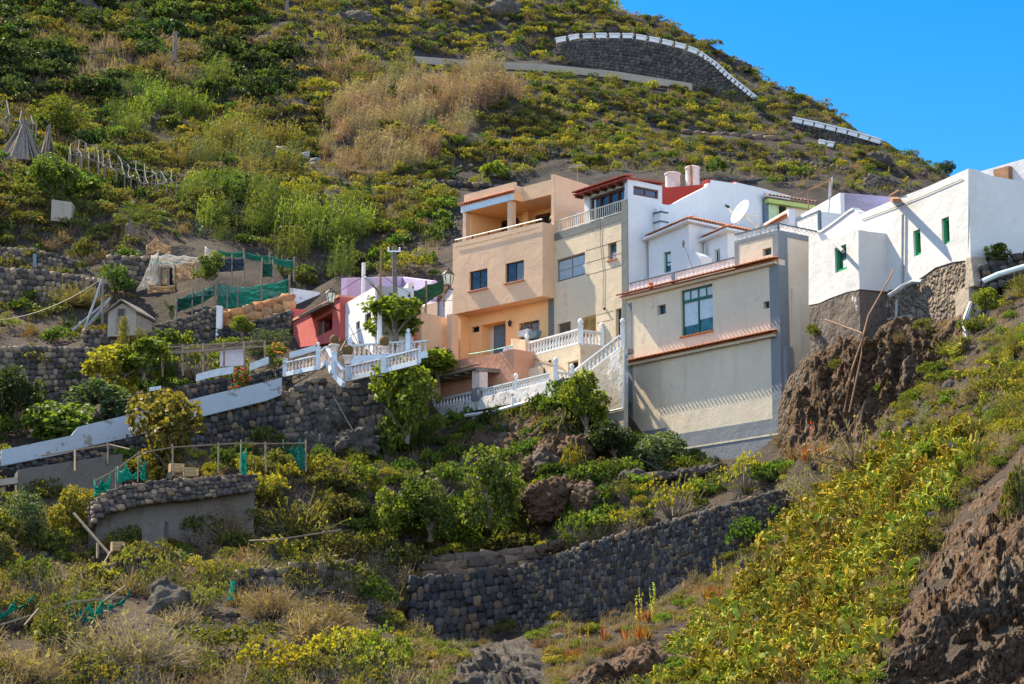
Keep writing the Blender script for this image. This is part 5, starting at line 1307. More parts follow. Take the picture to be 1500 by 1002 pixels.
# nets ---------------------------------------------------------------------
def net_mat(name, col):
    m, t, b = newmat(name); v = coords(t); n1 = nz(t, v, 1.3, 5, .6); n2 = nz(t, v, .5, 3, .5, (1, 1, 4))
    c = mixc(t, ramp(t, n1, [(.3, 0), (.7, 1)]), [x*.65 for x in col], [x*1.25 for x in col]); c = mixc(t, ramp(t, n2, [(.6, 0), (.64, .35)]), c, (.30, .5, .42))
    t.links.new(c, b.inputs['Base Color']); b.inputs['Roughness'].default_value = .8
    tr = t.nodes.new("ShaderNodeBsdfTranslucent"); t.links.new(c, tr.inputs[0])
    mx = t.nodes.new("ShaderNodeMixShader"); mx.inputs[0].default_value = .45
    t.links.new(b.outputs[0], mx.inputs[1]); t.links.new(tr.outputs[0], mx.inputs[2]); t.links.new(mx.outputs[0], t.nodes['Material Output'].inputs[0])
net_mat('green_net', (.025, .22, .15)); net_mat('dark_green_net', (.015, .10, .07)); net_mat('bright_net', (.01, .33, .22)); net_mat('sackcloth', (.48, .33, .19)); net_mat('pale_sheet', (.66, .60, .52)); net_mat('blue_tarp', (.04, .06, .09))
def net(name, label, cols, mat, post=True, cat='net', sag=.12, seed=0, pmat='wood_grey', res=8, parent=None):
    "cloth hung between posts; cols (px,ytop,ybot,Y)"
    rr = random.Random(seed); o0 = at(cols[0][0], cols[0][2], cols[0][3]); T = [at(c[0], c[1], c[3])-o0 for c in cols]; B = [at(c[0], c[2], c[3])-o0 for c in cols]
    root = parent or empty(name, o0, label, cat)
    vs, fs = [], []; rows = 7; cnt = 0
    for i in range(len(cols)-1):
        for k in range(res+(1 if i == len(cols)-2 else 0)):
            t = k/res; b = 4*t*(1-t)
            for j in range(rows+1):
                s = j/rows; p = (B[i].lerp(B[i+1], t)).lerp(T[i].lerp(T[i+1], t), s)
                w = .10*math.sin(9*t+2.3*j+i)*math.sin(math.pi*s)+rr.uniform(-.02, .02)
                vs.append((p.x, p.y+w*1.2-.08*b, p.z-sag*b*s+rr.uniform(-.012, .012))); cnt += 1
    nc = cnt//(rows+1)
    for i in range(nc-1):
        for j in range(rows): a = i*(rows+1)+j; fs.append([a, a+rows+1, a+rows+2, a+1])
    o = MB().add(vs, fs).build('cloth', M_[mat], root, smooth=True); md = o.modifiers.new('thickness', 'SOLIDIFY'); md.thickness = .015
    if post:
        for i in range(len(cols)): MB().tube([B[i]-Vector((0, .03, .7)), T[i]+Vector((0, -.03, .18))], .05, 6).build('post', M_[pmat], root)
    return root
net('shade_net', 'dark green shade net above the white yard wall, left of the cottage', [(605, 425, 453, 101.3), (624, 417, 445, 102.4), (650, 407, 428, 103.2)], 'dark_green_net', seed=1)
net('shade_net', 'faded green net sloping up behind the rubble wall, left of the long net', [(259, 437, 458, 107.2), (282, 427, 450, 107.2), (297, 423, 444, 107.2), (316, 414, 432, 107.2)], 'dark_green_net', seed=2)
net('shade_net', 'long bright green net above the orange block wall', [(319, 413, 447, 107.4), (333, 416, 453, 107.4), (348, 419, 452, 107.4), (383, 416, 442, 107.4), (424, 407, 428, 107.4)], 'green_net', seed=3)
net('shade_net', 'narrow green net strip along the reeds at the back of the garden', [(319, 366, 376, 112.5), (357, 368, 378, 112.5), (395, 374, 386, 112.5), (431, 381, 394, 112.5)], 'green_net', seed=4)
net('shade_net', 'dark green net panel beside the agave, in the garden behind the long net', [(384, 383, 406, 110.5), (400, 385, 406, 110.5)], 'dark_green_net', seed=5)
net('blue_tarp', 'dark blue tarpaulin wall behind the round bush in the garden', [(320, 376, 399, 111), (340, 377, 398, 111), (358, 377, 396, 111)], 'blue_tarp', seed=6, cat='tarpaulin')
# sackcloth shelter
sh = empty('sackcloth_shelter', at(230, 420, 109), 'patched shelter of beige sackcloth and pale plastic sheets in the garden', 'shelter')
sh0 = sh.location
def patch(cols, mat, sd):
    r_ = net('x', 'x', cols, mat, False, seed=sd, res=5, parent=empty('cloth_wall', at(cols[0][0], cols[0][2], cols[0][3]), None, None))
    r_.parent = sh; r_.location = r_.location-sh0
    c = list(r_.children)[0]; c.parent = sh; c.location = r_.location; c.name = 'cloth_wall'; bpy.data.objects.remove(r_)
patch([(236, 391, 418, 108.6), (247, 391, 418, 108.6)], 'sackcloth', 11)
patch([(253, 390, 416, 108.6), (270, 384, 412, 108.6), (285, 382, 409, 108.6)], 'sackcloth', 12)
patch([(200, 424, 428, 109), (214, 398, 424, 109), (222, 374, 420, 109), (232, 368, 418, 109), (236, 391, 418, 108.6)], 'pale_sheet', 13)
patch([(226, 374, 392, 109.4), (245, 370, 390, 109.4), (270, 374, 388, 109.4), (300, 374, 384, 109.6)], 'pale_sheet', 14)
patch([(216, 415, 430, 107.8), (257, 417, 428, 107.8)], 'sackcloth', 15)
patch([(214, 360, 374, 112), (228, 346, 370, 112), (250, 360, 372, 112)], 'sackcloth', 16)
patch([(300, 361, 376, 112.6), (318, 366, 376, 112.6)], 'pale_sheet', 17)
MB().box(-.2, .9, .5, .6, .0, 1.1).build('dark_opening', M_['dark_void'], sh)
for x, y0, y1 in [(234, 390, 420), (247, 390, 420), (256, 388, 418)]:
    MB().tube([at(x, y1, 108.5)-sh0, at(x, y0, 108.5)-sh0], .05, 6).build('post', M_['wood_grey'], sh)
# gabled shed
fZ = Fr((157, 457), (199, 455), YL=101, zb=at(170, 484, 101).z)
Zh = house(fZ, 'gabled_shed', 'tiny grey plank shed with a gable roof, below the leaning poles', 'shed')
a, b = fZ.uz(158, 470)[0], fZ.uz(199, 470)[0]; ez = fZ.uz(158, 457)[1]; az = fZ.uz(178, 441)[1]; c = (a+b)/2
wall(fZ, Zh, [(a, -.3), (b, -.3), (b, ez), (c, az-.1), (a, ez)], [], 0, 2, M_['concrete'], 'wall')
for s in (0, 1):
    p, q = ((a-.15, ez-.12), (c, az)) if s == 0 else ((c, az), (b+.15, ez-.12))
    MB().add([(p[0], -.2, p[1]), (q[0], -.2, q[1]), (q[0], 2.2, q[1]), (p[0], 2.2, p[1]), (p[0], -.2, p[1]+.08), (q[0], -.2, q[1]+.08), (q[0], 2.2, q[1]+.08), (p[0], 2.2, p[1]+.08)], [(3, 2, 1, 0), (4, 5, 6, 7), (0, 1, 5, 4), (1, 2, 6, 5), (2, 3, 7, 6), (3, 0, 4, 7)]).build('roof', M_['wood_grey'], Zh)
d0, d1 = fZ.uz(171, 470)[0], fZ.uz(184, 470)[0]; d = MB().box(d0, d1, -.03, .0, -.2, fZ.uz(171, 452)[1]).build('door', M_['wood_grey'], Zh); MB().box(d0+.08, d1-.08, -.035, -.03, fZ.uz(171, 464)[1], fZ.uz(171, 453)[1]).build('door_window', M_['dark_frame'], d)

# ============================================================ POLES, LAMPS, ANTENNAS, TANKS
def pole(name, label, px, y0, y1, Y, r, mat, cat, lean=0, r2=None):
    b = at(px, y1, Y)-Vector((0, 0, .6)); t = at(px+lean, y0, Y); o = empty(name, b, label, cat)
    MB().tube([(0, 0, 0), t-b], r, 10, r2 or r*.75).build('pole', M_[mat], o); return o, b, t
o, b, t = pole('utility_pole', 'grey wooden utility pole in front of the lilac wall', 580.5, 361, 493, 95.5, .13, 'pole_wood', 'utility pole', -3)
MB().bar(t-b+Vector((-.3, -.1, -.25)), t-b+Vector((.3, -.1, -.25)), .06).build('crossarm', M_['metal'], o)
for s in (-.25, .25): MB().lathe(t-b+Vector((s, -.1, -.22)), [(.03, 0), (.05, .05), (.03, .08), (.05, .12), (.02, .16)], 8).build('insulator', M_['white_paint'], o)
o, b, t = pole('street_lamp', 'thin rusty lamp post with a curved arm over the terrace', 556, 364, 500, 94.8, .07, 'rust', 'street lamp', 2, .04)
MB().tube([(0, 0, .4), at(556.5, 452, 94.8)-b], .12, 10, .1).build('post_sleeve', M_['white_paint'], o)
e0 = at(556.5, 432, 94.8)-b; e1 = at(552, 424, 94.6)-b; e2 = at(545, 417, 94.2)-b
MB().tube([e0, e1, e2], .04).build('arm', M_['rust'], o)
hd = at(541, 412, 94)-b; m = MB(); m.sphere((0, 0, 0), .2, 12, 8, (1.5, .7, .5)); lh = m.build('lamp_head', M_['grey_pipe'], o, smooth=True); lh.location = hd; lh.rotation_euler = (0, .75, .2)
MB().sphere((0, 0, -.04), .17, 12, 8, (1.3, .6, .45)).build('lamp_glass', M_['lamp_glass'], lh, smooth=True)
def lantern(px, py, Y, sz, label, to):
    p = at(px, py, Y); o = empty('wall_lantern', p, label, 'lantern')
    MB().lathe((0, 0, 0), [(.1*sz, 0), (.17*sz, .02), (.24*sz, .42*sz)], 6).build('lamp_glass', M_['lamp_glass'], o)
    m = MB(); m.lathe((0, 0, .42*sz+.003), [(.28*sz, 0), (.2*sz, .08*sz), (.1*sz, .17*sz), (.04*sz, .2*sz), (.05*sz, .26*sz), (.01, .3*sz)], 6)
    m.build('cap', M_['black_iron'], o)
    for k in range(6):
        a = math.pi/3*k; MB().bar((.16*sz*math.cos(a), .16*sz*math.sin(a), .0), (.24*sz*math.cos(a), .24*sz*math.sin(a), .43*sz), .03*sz).build('frame_bar', M_['black_iron'], o)
    q = at(*to)-p; MB().tube([(0, 0, 0), (0, 0, -.12), q*.5+Vector((0, 0, -.1)), q], .03, 6).build('bracket', M_['black_iron'], o)
lantern(484, 443, 98.9, 1.0, 'old style lantern on a bracket at the corner of the red house', (499, 456, 99.7))
lantern(656.5, 417, 97.2, 1.1, 'old style lantern on the left corner of the peach house', (664, 424, 98.6))
p = at(1084.5, 310.5, 93.4); o = empty('satellite_dish', p, 'large white satellite dish on the roof before the hut', 'satellite dish')
m = MB(); R_ = .6; nr, na = 7, 28; vs = []; fs = []
for i in range(nr+1):
    r_ = R_*i/nr
    for j in range(na): a = 2*math.pi*j/na; vs.append((r_*math.cos(a), .22*(r_/R_)**2-.2, r_*math.sin(a)))
for i in range(nr):
    for j in range(na): fs.append([i*na+j, i*na+(j+1) % na, (i+1)*na+(j+1) % na, (i+1)*na+j])
m.add(vs, fs); ds = m.build('dish', M_['white_paint'], o, smooth=True); ds.rotation_euler = (math.radians(26), math.radians(8), math.radians(122)); md = ds.modifiers.new('thickness', 'SOLIDIFY'); md.thickness = .03
fp = Vector((-.62, -.75, .05)); MB().bar((-.1, -.1, -.55), fp, .05).build('feed_arm', M_['cream_rail'], o); MB().tube([fp+Vector((-.12, -.1, .03)), fp+Vector((.05, .05, -.01))], .06).build('feed_horn', M_['black_iron'], o)
for q in [(.25, .3, -.3), (.6, .3, -.5), (.85, .3, -.9)]: pass
MB().tube([(.1, .1, 0), (.45, .3, -.35), (.75, .3, -.6), (.62, .3, -1.5)], .05).build('mount', M_['cream_rail'], o); MB().tube([(.1, .15, -.1), (.8, .3, -.12), (.85, .3, -.7)], .035).build('brace', M_['cream_rail'], o)
for (x0, x1, yt, yb, Y, lab) in [(973.5, 997.5, 259, 278, 99, 'low pinkish round water tank on the roof behind the red wall'), (1003.5, 1026, 250, 280, 98.5, 'taller stained round water tank on the roof, right of the low tank')]:
    c = at((x0+x1)/2, yb, Y); r_ = (x1-x0)/2/3260*Y; h = at(0, yt, Y).z-c.z+.15
    o = empty('water_tank', c, lab, 'water tank'); MB().lathe((0, 0, -.5), [(r_*.97, 0), (r_*.96, h+.4), (r_*1.05, h+.42), (r_*1.05, h+.5), (r_*.9, h+.53)], 28).build('tank_body', M_['tank_grp'], o, smooth=False)
    MB().lathe((0, 0, h+.035), [(r_*.9, 0), (r_*.3, .06), (.05, .08)], 20).build('lid', M_['tank_grp'], o)
    if yt == 250: MB().tube([(-.1, -r_, h), (-.08, -r_-.02, -.3)], .07, 6).build('stain_pipe', M_['rust'], o)
def yagi(px, y0, y1, Y, label, boom, n=6, sz=.6, mast=.02):
    b = at(px, y1, Y); t = at(px, y0, Y); o = empty('tv_antenna', b, label, 'antenna'); MB().tube([(0, 0, -.5), t-b], mast, 6).build('mast', M_['rust'], o)
    d = Vector(boom); c = t-b-Vector((0, 0, .25)); bo = MB().bar(c-d*.3, c+d*.7, .03).build('boom', M_['rust'], o); x = d.cross(Vector((0, 0, 1))).normalized()
    for k in range(n): q = c-d*.3+d*(k/(n-1)); MB().bar(q-x*sz*(.5-.03*k), q+x*sz*(.5-.03*k), .018).build('element', M_['metal'], bo)
yagi(846, 236, 275, 101, 'thin mast with a small aerial behind the tall peach wall', (-.5, -.4, -.15))
yagi(1118.5, 0, 0, 0, '', (1, 0, 0)) if False else None
fr_ = at(1183, 303, 94); o = empty('tv_antenna', fr_, 'rusty roof frame carrying a grid aerial over the pale lilac block', 'antenna')
def lp(x, y, Y=94): return at(x, y, Y)-fr_
m = MB(); m.bar(lp(1184, 306), lp(1184, 279), .05); m.bar(lp(1184, 279), lp(1217, 263, 93), .05); m.bar(lp(1217, 263, 93), lp(1218, 287, 93), .05); m.build('frame', M_['rust'], o)
m = MB(); m.bar(lp(1192, 270), lp(1211, 279, 93.5), .03); m.build('boom', M_['rust'], o)
for k in range(6): q = lp(1213+k*.9, 278-k*1.2, 93.3); MB().bar(q+Vector((0, 0, -.42)), q+Vector((.06, 0, .4)), .025).build('grid_rod', M_['metal'], o)
MB().tube([lp(1184, 279), lp(1165, 285)], .015, 5).build('stay', M_['rust'], o)
o, b, t = pole('utility_pole', 'distant grey utility pole on the upper left hillside', 256, 46, 78, 152, .16, 'pole_wood', 'utility pole', 2)
o, b, t = pole('utility_pole', 'tiny far pole on the hill at the top, left of the skyline', 421, 0, 13, 168, .14, 'pole_wood', 'utility pole', 0)
# leaning poles left of the shed
o0 = at(122, 482, 103); o = empty('leaning_poles', o0, 'bundle of pale poles leaning on a post beside the gabled shed', 'poles')
for (a_, b_) in [((122, 482), (150, 408)), ((120, 482), (162, 436)), ((130, 472), (160, 446)), ((150, 470), (150, 404)), ((106, 478), (160, 438))]:
    MB().tube([at(*a_, 102.4)-o0-Vector((0, 0, .2)), at(*b_, 102.8)-o0], .06, 6).build('stick', M_['grey_pipe'] if a_[0] < 125 else M_['wood_grey'], o)
# pipes at right
def pipe(label, pts, r, mat='grey_pipe', name='drain_pipe', cat='pipe'):
    P_ = [at(*p) for p in pts]; o = MB().tube([p-P_[0] for p in P_], r, 8).build(name, M_[mat]); o.location = P_[0]; return tag(o, label, cat)
pipe('curved grey pipe sticking out of the masonry foot of the old white house', [(1351, 413, 74.6), (1338, 412.5, 75), (1325, 418, 75.2), (1313, 427, 75.2), (1302, 434, 75.2)], .09)
pipe('grey pipe bending down the slope between green bushes at the right', [(1424, 444, 69.4), (1413, 470, 69), (1417, 511, 68.4)], .10)
pipe('pale blue pipe lying along the slope at the right edge', [(1440, 412, 69.8), (1462, 402, 69.6), (1506, 389, 69.2)], .09, 'pale_blue_paint')
pipe('pale pipe stub beside the lowest wall of the old white house', [(1314, 440, 76.3), (1313, 466, 76.2)], .06)
pipe('white pipe lying along the earth under the lower terrace', [(682, 609, YT(682)-.7), (720, 604, YT(720)-.7), (762, 592, YT(762)-.6), (810, 582, YT(806)-.6)], .09, 'white_paint')
pipe('white pipe stump standing on the lying white pipe', [(753, 595, YT(753)-.6), (752.5, 583, YT(753)-.6)], .11, 'white_paint')
pipe('grey pipe poking out of the bank below the lower terrace', [(590, 646, 90.9), (622, 632, 92.6)], .06)
for pts, lab in [([(1236, 604, 73.4), (1248, 540, 73.6), (1262, 500, 73.8), (1272, 462, 74.2), (1310, 395, 75)], 'bent dry cane leaning from the scrub up to the old white house'), ([(1244, 604, 73.3), (1262, 520, 73.5), (1263, 488, 73.7), (1236, 478, 74.6), (1208, 468, 75.4)], 'dry cane bending left in front of the rock outcrop')]:
    pipe(lab, pts, .028, 'rust', 'dry_cane', 'cane')
# overhead cables
def cable(label, a, b, sag=.6, r=.012):
    A, B = at(*a), at(*b); pts = [(B-A)*t-Vector((0, 0, 4*t*(1-t)*sag)) for t in np.linspace(0, 1, 12)]
    o = MB().tube(pts, r, 5).build('cable', M_['black_iron']); o.location = A; tag(o, label, 'cable')
simple('cable_grey', (.3, .3, .3), .6)
cable('dark cable from the left edge up to the grey utility pole', (-20, 549, 90), (578, 372, 95.4), 2.0)
cable('dark cable from the left edge to the street lamp', (-20, 562, 90), (556, 470, 94.8), 1.6)
cable('dark cable between the utility pole and the peach house', (580, 372, 95.4), (664, 400, 99.5), .5)
cable('second dark cable between the lamp post and the beige house', (557, 380, 94.8), (664, 380, 99.5), .4)
cable('thin dark cable from the left edge to the concrete tank wall top', (-20, 530, 96), (240, 480, 104), .8)
cable('cable hanging in front of the dark terrace wall', (-20, 560, 94), (205, 552, 100), .3, .03)
# ============================================================ GARDEN CLUTTER
simple('cane', (.25, .185, .12), .8, var=.35, scale=6); simple('picket_paint', (.52, .56, .58), .7, var=.25); simple('crate_wood', (.36, .25, .12), .8, var=.3)
def sticks_thing(name, label, cat, segs, r, mat='cane', part='stick', group=None):
    "segs: ((px,py,Y),(px,py,Y)[,r])"
    o0 = at(*segs[0][0]); o = empty(name, o0, label, cat, group)
    for s in segs: MB().tube([at(*s[0])-o0, at(*s[1])-o0], s[2] if len(s) > 2 else r, 6).build(part, M_[mat], o)
    return o
# reed tepee
c = Vector(ground([32], [238])[0]); tp_ = empty('reed_tepee', c, 'grey tepee of bundled reeds at the left edge above the broad tree', 'reed stack'); rr = random.Random(2); h = 62/3260*c.y; w = 42/3260*c.y
for k in range(90):
    a = rr.uniform(0, 6.28); q = Vector((math.cos(a)*w*rr.uniform(.75, 1.0), math.sin(a)*w*.8, -.2)); t = Vector((rr.uniform(-.15, .15), rr.uniform(-.1, .1), h*rr.uniform(.8, 1.12)))
    MB().tube([q, q.lerp(t, .55)+Vector((0, 0, rr.uniform(-.05, .12))), t], .07, 5, .03).build('reed_bundle', M_['wood_grey'], tp_)
c2 = Vector(ground([70], [236])[0]); t2 = empty('reed_tepee', c2, 'slim leaning bundle of grey reeds right of the larger reed tepee', 'reed stack')
for k in range(18):
    a = rr.uniform(0, 6.28); q = Vector((math.cos(a)*w*.35, math.sin(a)*w*.3, -.2)); MB().tube([q, Vector((rr.uniform(-.1, .1), 0, h*rr.uniform(.7, .95)))], .06, 5, .03).build('reed_bundle', M_['wood_grey'], t2)
# vine trellis on the left slope
def trellis(name, label, A, B, C_, nu, nv, hh, r, seed, mat='pole_wood'):
    "posts and rails over a parallelogram of ground: A left-front, B right-front, C left-back (photo px)"
    rr = random.Random(seed); g = [Vector(ground([p[0]], [p[1]])[0]) for p in (A, B, C_)]; o = empty(name, g[0], label, 'trellis'); U = g[1]-g[0]; V_ = g[2]-g[0]; P_ = {}
    for i in range(nu+1):
        for j in range(nv+1):
            p = g[0]+U*(i/nu)+V_*(j/nv); z = float(hgt(p.x, p.y)); p = Vector((p.x+rr.uniform(-.15, .15), p.y+rr.uniform(-.15, .15), z)); t = p+Vector((rr.uniform(-.08, .08), 0, hh*rr.uniform(.85, 1.15))); P_[i, j] = t
            MB().tube([p-g[0]-Vector((0, 0, .3)), t-g[0]], r, 5).build('post', M_[mat], o)
    for i in range(nu+1):
        for j in range(nv+1):
            for q in ((i+1, j), (i, j+1)):
                if q in P_: a, b = P_[i, j]-g[0], P_[q]-g[0]; MB().tube([a, (a+b)/2+Vector((0, 0, rr.uniform(-.12, .06))), b], r*.7, 5).build('rail', M_['pole_wood'], o)
    return o
trellis('vine_trellis', 'weathered vine trellis of posts and rails running down the left slope', (105, 258), (255, 296), (100, 236), 12, 3, 1.2, .04, 3)
trellis('vine_trellis', 'short vine trellis behind the reed tepee at the left edge', (-10, 215), (48, 222), (-10, 180), 3, 2, 1.5, .045, 4)
# pergola of canes beside the red house
sg = []
rr = random.Random(6)
for k in range(9):
    t = k/8; x, y = 395+t*160, 575-t*62; d = 95.5+2*t
    sg.append(((x, y, d), (x, y-26-4*t, d), .05))
for k in range(7):
    d = 95.2+k*.55; dy = k*4.2; sg.append(((400+k*3, 551-dy, d), (556, 489-dy*.6+10, d+2), .04))
for k in range(12):
    t = k/11; sg.append(((402+t*150, 552-t*58, 95.4+2*t), (418+t*140, 528-t*48, 98.6+1.5*t), .03))
sticks_thing('cane_pergola', 'sloping pergola of grey canes over the garden before the red house', 'pergola', sg, .04)
sg = []
for k in range(6):
    t = k/5; x = 238+t*150; sg.append(((x, 552-6*t, 97.2), (x, 506-8*t, 97.2), .05))
for k in range(8):
    dy = rr.uniform(-4, 22); sg.append(((232+rr.uniform(0, 30), 508+dy*.6, 97+k*.25), (392+rr.uniform(-20, 30), 500+dy*.6-3, 97.4+k*.25), .045))
sticks_thing('cane_shelter', 'low garden shelter of poles and canes below the prickly pears', 'shelter', sg, .05)
o = slab_wall('sheet_wall', 'pale lilac sheet panel under the garden shelter of canes', [(322, 512, 528, 98.5), (358, 508, 526, 98.5)], M_['pale_lilac_plaster'], .1, 'panel')
o = slab_wall('board', 'small tan board at the left end of the cane shelter', [(237, 512, 524, 96.8), (247, 511, 522, 96.8)], M_['crate_wood'], .08, 'board', 0)
# picket fences
def pickets(label, cols, n, hpx):
    P_ = [at(*c) for c in cols]; o0 = P_[0].copy(); o = empty('picket_fence', o0, label, 'fence'); L = [0]
    for a, b in zip(P_[:-1], P_[1:]): L.append(L[-1]+(b-a).length)
    h = hpx/3260*cols[0][2]; me = MB().box(-.035, .035, -.012, .012, 0, h).mesh('picket', M_['picket_paint'])
    for i in range(n):
        s = L[-1]*(i+.5)/n; k = max(j for j in range(len(L)-1) if L[j] <= s); p = P_[k].lerp(P_[k+1], (s-L[k])/(L[k+1]-L[k])); q = link(bpy.data.objects.new('picket', me), o); q.location = p-o0
    for a, b in zip(P_[:-1], P_[1:]):
        for z in (.3, .75): MB().bar(a-o0+Vector((0, .03, h*z)), b-o0+Vector((0, .03, h*z)), .03, .05).build('rail', M_['picket_paint'], o)
pickets('pale picket fence above the dark stone wall, left of the red flowering bush', [(287, 559, 94.6), (312, 552, 94.7), (342, 547, 94.9)], 24, 11)
pickets('pale picket fence behind the orange flowers, right of the red flowering bush', [(366, 543, 95.1), (393, 533, 95.3)], 14, 11)
pickets('pale picket fence behind the leftmost pale blue balustrade', [(424, 525, 94.6), (462, 514, 94.9)], 20, 9)
pickets('short pale picket fence among flowers near the dry fig branches', [(219, 573, 94.5), (236, 571, 94.6)], 8, 6)
# fence with torn nets on the curved terrace
tops = [(140, 704, 77.6), (170, 688, 77.6), (202, 664, 77.9), (254, 655, 78.4), (320, 651, 79), (352, 649, 79.4), (390, 650, 79.8), (448, 649, 80.4)]
sg = [(a, b, .025) for a, b in zip(tops[:-1], tops[1:])]+[((t[0], t[1]+42, t[2]), (t[0]+(i % 3-1)*1.5, t[1]-3-(i % 2)*2, t[2]), .032) for i, t in enumerate(tops)]
sticks_thing('pole_fence', 'rickety pole fence with a long cane rail on the curved terrace', 'fence', sg, .04, 'cane', 'pole')
sg = [((60, 668, 84.3), (160, 651, 84.8), .035), ((160, 651, 84.8), (190, 658, 84), .03), ((110, 690, 83.6), (110, 660, 84.4), .04), ((158, 680, 84.4), (158, 649, 84.8), .04)]
sticks_thing('cane_rail', 'thin cane rail on posts above the dark concrete tank wall', 'rail', sg, .035)
def rag(label, cols, seed, mat='bright_net'):
    net('torn_net', label, cols, mat, False, seed=seed, sag=.3, res=6)
rag('bunched green net at the left end of the pole fence', [(138, 704, 732, 77.3), (150, 698, 720, 77.2), (162, 694, 728, 77.3)], 31)
rag('torn green net hanging on the pole fence left of its tall post', [(172, 682, 710, 77.4), (186, 676, 704, 77.3), (200, 690, 702, 77.5)], 32)
rag('narrow green net strip twisted round a fence pole right of the torn one', [(206, 672, 706, 77.7), (213, 672, 702, 77.7)], 33)
rag('long crumpled green net lying on the stone course', [(214, 698, 708, 77.6), (240, 700, 706, 77.8), (264, 698, 704, 78)], 34)
rag('tall green net strip hanging at the right of the curved terrace', [(353, 650, 700, 79), (361, 656, 696, 79)], 35)
rag('green net sheet draped like two leaves right of the curved terrace', [(414, 644, 656, 80.6), (430, 652, 668, 80.5), (440, 640, 690, 80.5), (449, 652, 686, 80.5)], 36, 'green_net')
rag('green net draped over stones at the lower left edge', [(-4, 888, 914, 63.3), (18, 880, 896, 63.3), (48, 872, 880, 63.5)], 37)
rag('wide torn green net hanging from a cane rail at the lower left', [(116, 881, 908, 63.1), (130, 882, 912, 63.0), (150, 878, 900, 63.1)], 38)
rag('thin green net shred left of the wide torn one', [(101, 884, 918, 63.1), (110, 896, 922, 63.0)], 39)
rag('green net end knotted to the right of the cane rail', [(150, 878, 884, 63.1), (170, 882, 888, 63.2), (190, 862, 872, 63.5)], 40)
sticks_thing('cane_rail', 'long bent cane rail holding green nets at the lower left edge', 'rail', [((-4, 917, 63.0), (50, 900, 63.1), .035), ((50, 900, 63.1), (105, 882, 63.3), .035), ((105, 882, 63.3), (182, 875, 63.6), .035), ((36, 916, 62.7), (58, 890, 63.3), .03), ((150, 882, 63.1), (184, 858, 63.7), .025)], .035, 'cane', 'cane')
sticks_thing('cane_rail', 'pale cane lying over the scrub left of the broken stone edge', 'rail', [((365, 792, 74), (410, 790, 73.5), .03), ((410, 790, 73.5), (500, 776, 73.8), .03)], .03, 'cane', 'cane')
sticks_thing('fallen_poles', 'fallen pale poles leaning at the left foot of the curved terrace wall', 'poles', [((108, 752, 75.4), (160, 812, 74.2), .05), ((122, 770, 75), (156, 806, 74.4), .04), ((140, 846, 72.6), (166, 802, 74.0), .04), ((143, 818, 73.9), (143, 796, 74.2), .05)], .04)
def crate(px, py, Y, w, label):
    o = at(px, py, Y); root = empty('crate', o, label, 'crate', None, .4); s = w/3260*Y
    for z in (0.03, .14, .25):
        MB().box(-s/2, s/2, -.01, .01, z, z+.08).build('slat', M_['crate_wood'], root); MB().box(-s/2, s/2, .34, .36, z, z+.08).build('slat', M_['crate_wood'], root)
    for x in (-s/2, s/2): MB().box(x-.012, x+.012, .012, .338, .02, .33).build('end', M_['crate_wood'], root)
crate(260, 692, 78.6, 20, 'pale wooden crate lying on the curved terrace behind the stone course')
crate(281, 698, 78.6, 20, 'second pale wooden crate, at the right, on the curved terrace')
crate(174, 808, 72.4, 18, 'yellowish crate on the low tumbled stone wall')
pipe('small green post with a rag standing in the scrub right of the boulder', [(337, 880, 68), (341, 852, 68.2)], .08, 'bright_net', 'rag_post', 'post')
pipe('small blue topped marker post on the upper left terrace', [(51, 392, 111), (51, 372, 111)], .09, 'door_blue', 'marker_post', 'post')
pipe('turquoise barrel shaped post on the slope left of the peach house', [(606, 330, 122), (606, 306, 122)], .32, 'turquoise_cord', 'barrel', 'barrel')
sticks_thing('dry_branches', 'bare grey branches sticking out of the slope, left of the peach house top', 'branches', [((640+i*9, 345+4*(i % 3), 119), (638+i*9+(i % 2)*5, 322+5*(i % 3), 119.4), .03) for i in range(5)], .03)
sticks_thing('rope', 'pale rope dangling over the rubble wall below the left balustrade', 'rope', [((488, 580, 90.9), (505, 610, 90.4), .025), ((505, 610, 90.4), (529, 651, 89.6), .025)], .025)

# rooftop clutter
o0 = fD.world(fD.pt(1017, 390, .25)); t0 = fD.world(fD.pt(1001, 357, .25))
o = empty('leaning_mop', o0, 'grey mop leaning outwards behind the ceramic parapet', 'mop'); MB().tube([(0, 0, -.3), t0-o0], .025, 6).build('handle', M_['grey_pipe'], o); MB().sphere(t0-o0, .09, 8, 6, (.7, .7, 1.9)).build('mop_head', M_['wood_grey'], o)
p = fC.world(fC.pt(809, 324.5, .25)); o = empty('potted_cactus', p, 'yellow topped cactus in a dark pot at the left end of the roof railing', 'potted cactus'); MB().lathe((0, 0, -.25), [(.1, 0), (.15, .28), (.17, .3)], 12).build('pot', M_['dark_frame'], o); MB().sphere((0, 0, .14), .13, 10, 8).build('cactus', M_['shutter_gold'], o)
p = fC.world(fC.pt(820, 321, .7)); o = empty('flower_pot', p, 'red pot with dark plant behind the left end of the roof railing', 'flower pot'); MB().lathe((0, 0, -.25), [(.13, 0), (.2, .28), (.21, .32)], 12).build('pot', M_['red_tile'], o); MB().sphere((.1, 0, .15), .17, 8, 6, (1.3, 1, .7)).build('plant', M_['black_iron'], o)
def fcable(label, fr, pts, r=.013, mat='black_iron'):
    w = [fr.world(fr.pt(x, y, -.03)) for x, y in pts]; o = MB().tube([q-w[0] for q in w], r, 5).build('cable', M_[mat]); o.location = w[0]; tag(o, label, 'cable')
fcable('thin cable running down the beige house front left of the small upper window', fC, [(880, 325), (879, 352), (884, 400), (883, 450)], .012, 'wood_grey')
fcable('thin cable looping along the roofline edge of the peach balcony front', fB, [(667, 362), (700, 355), (740, 345.5), (790, 333)], .012, 'wood_grey')
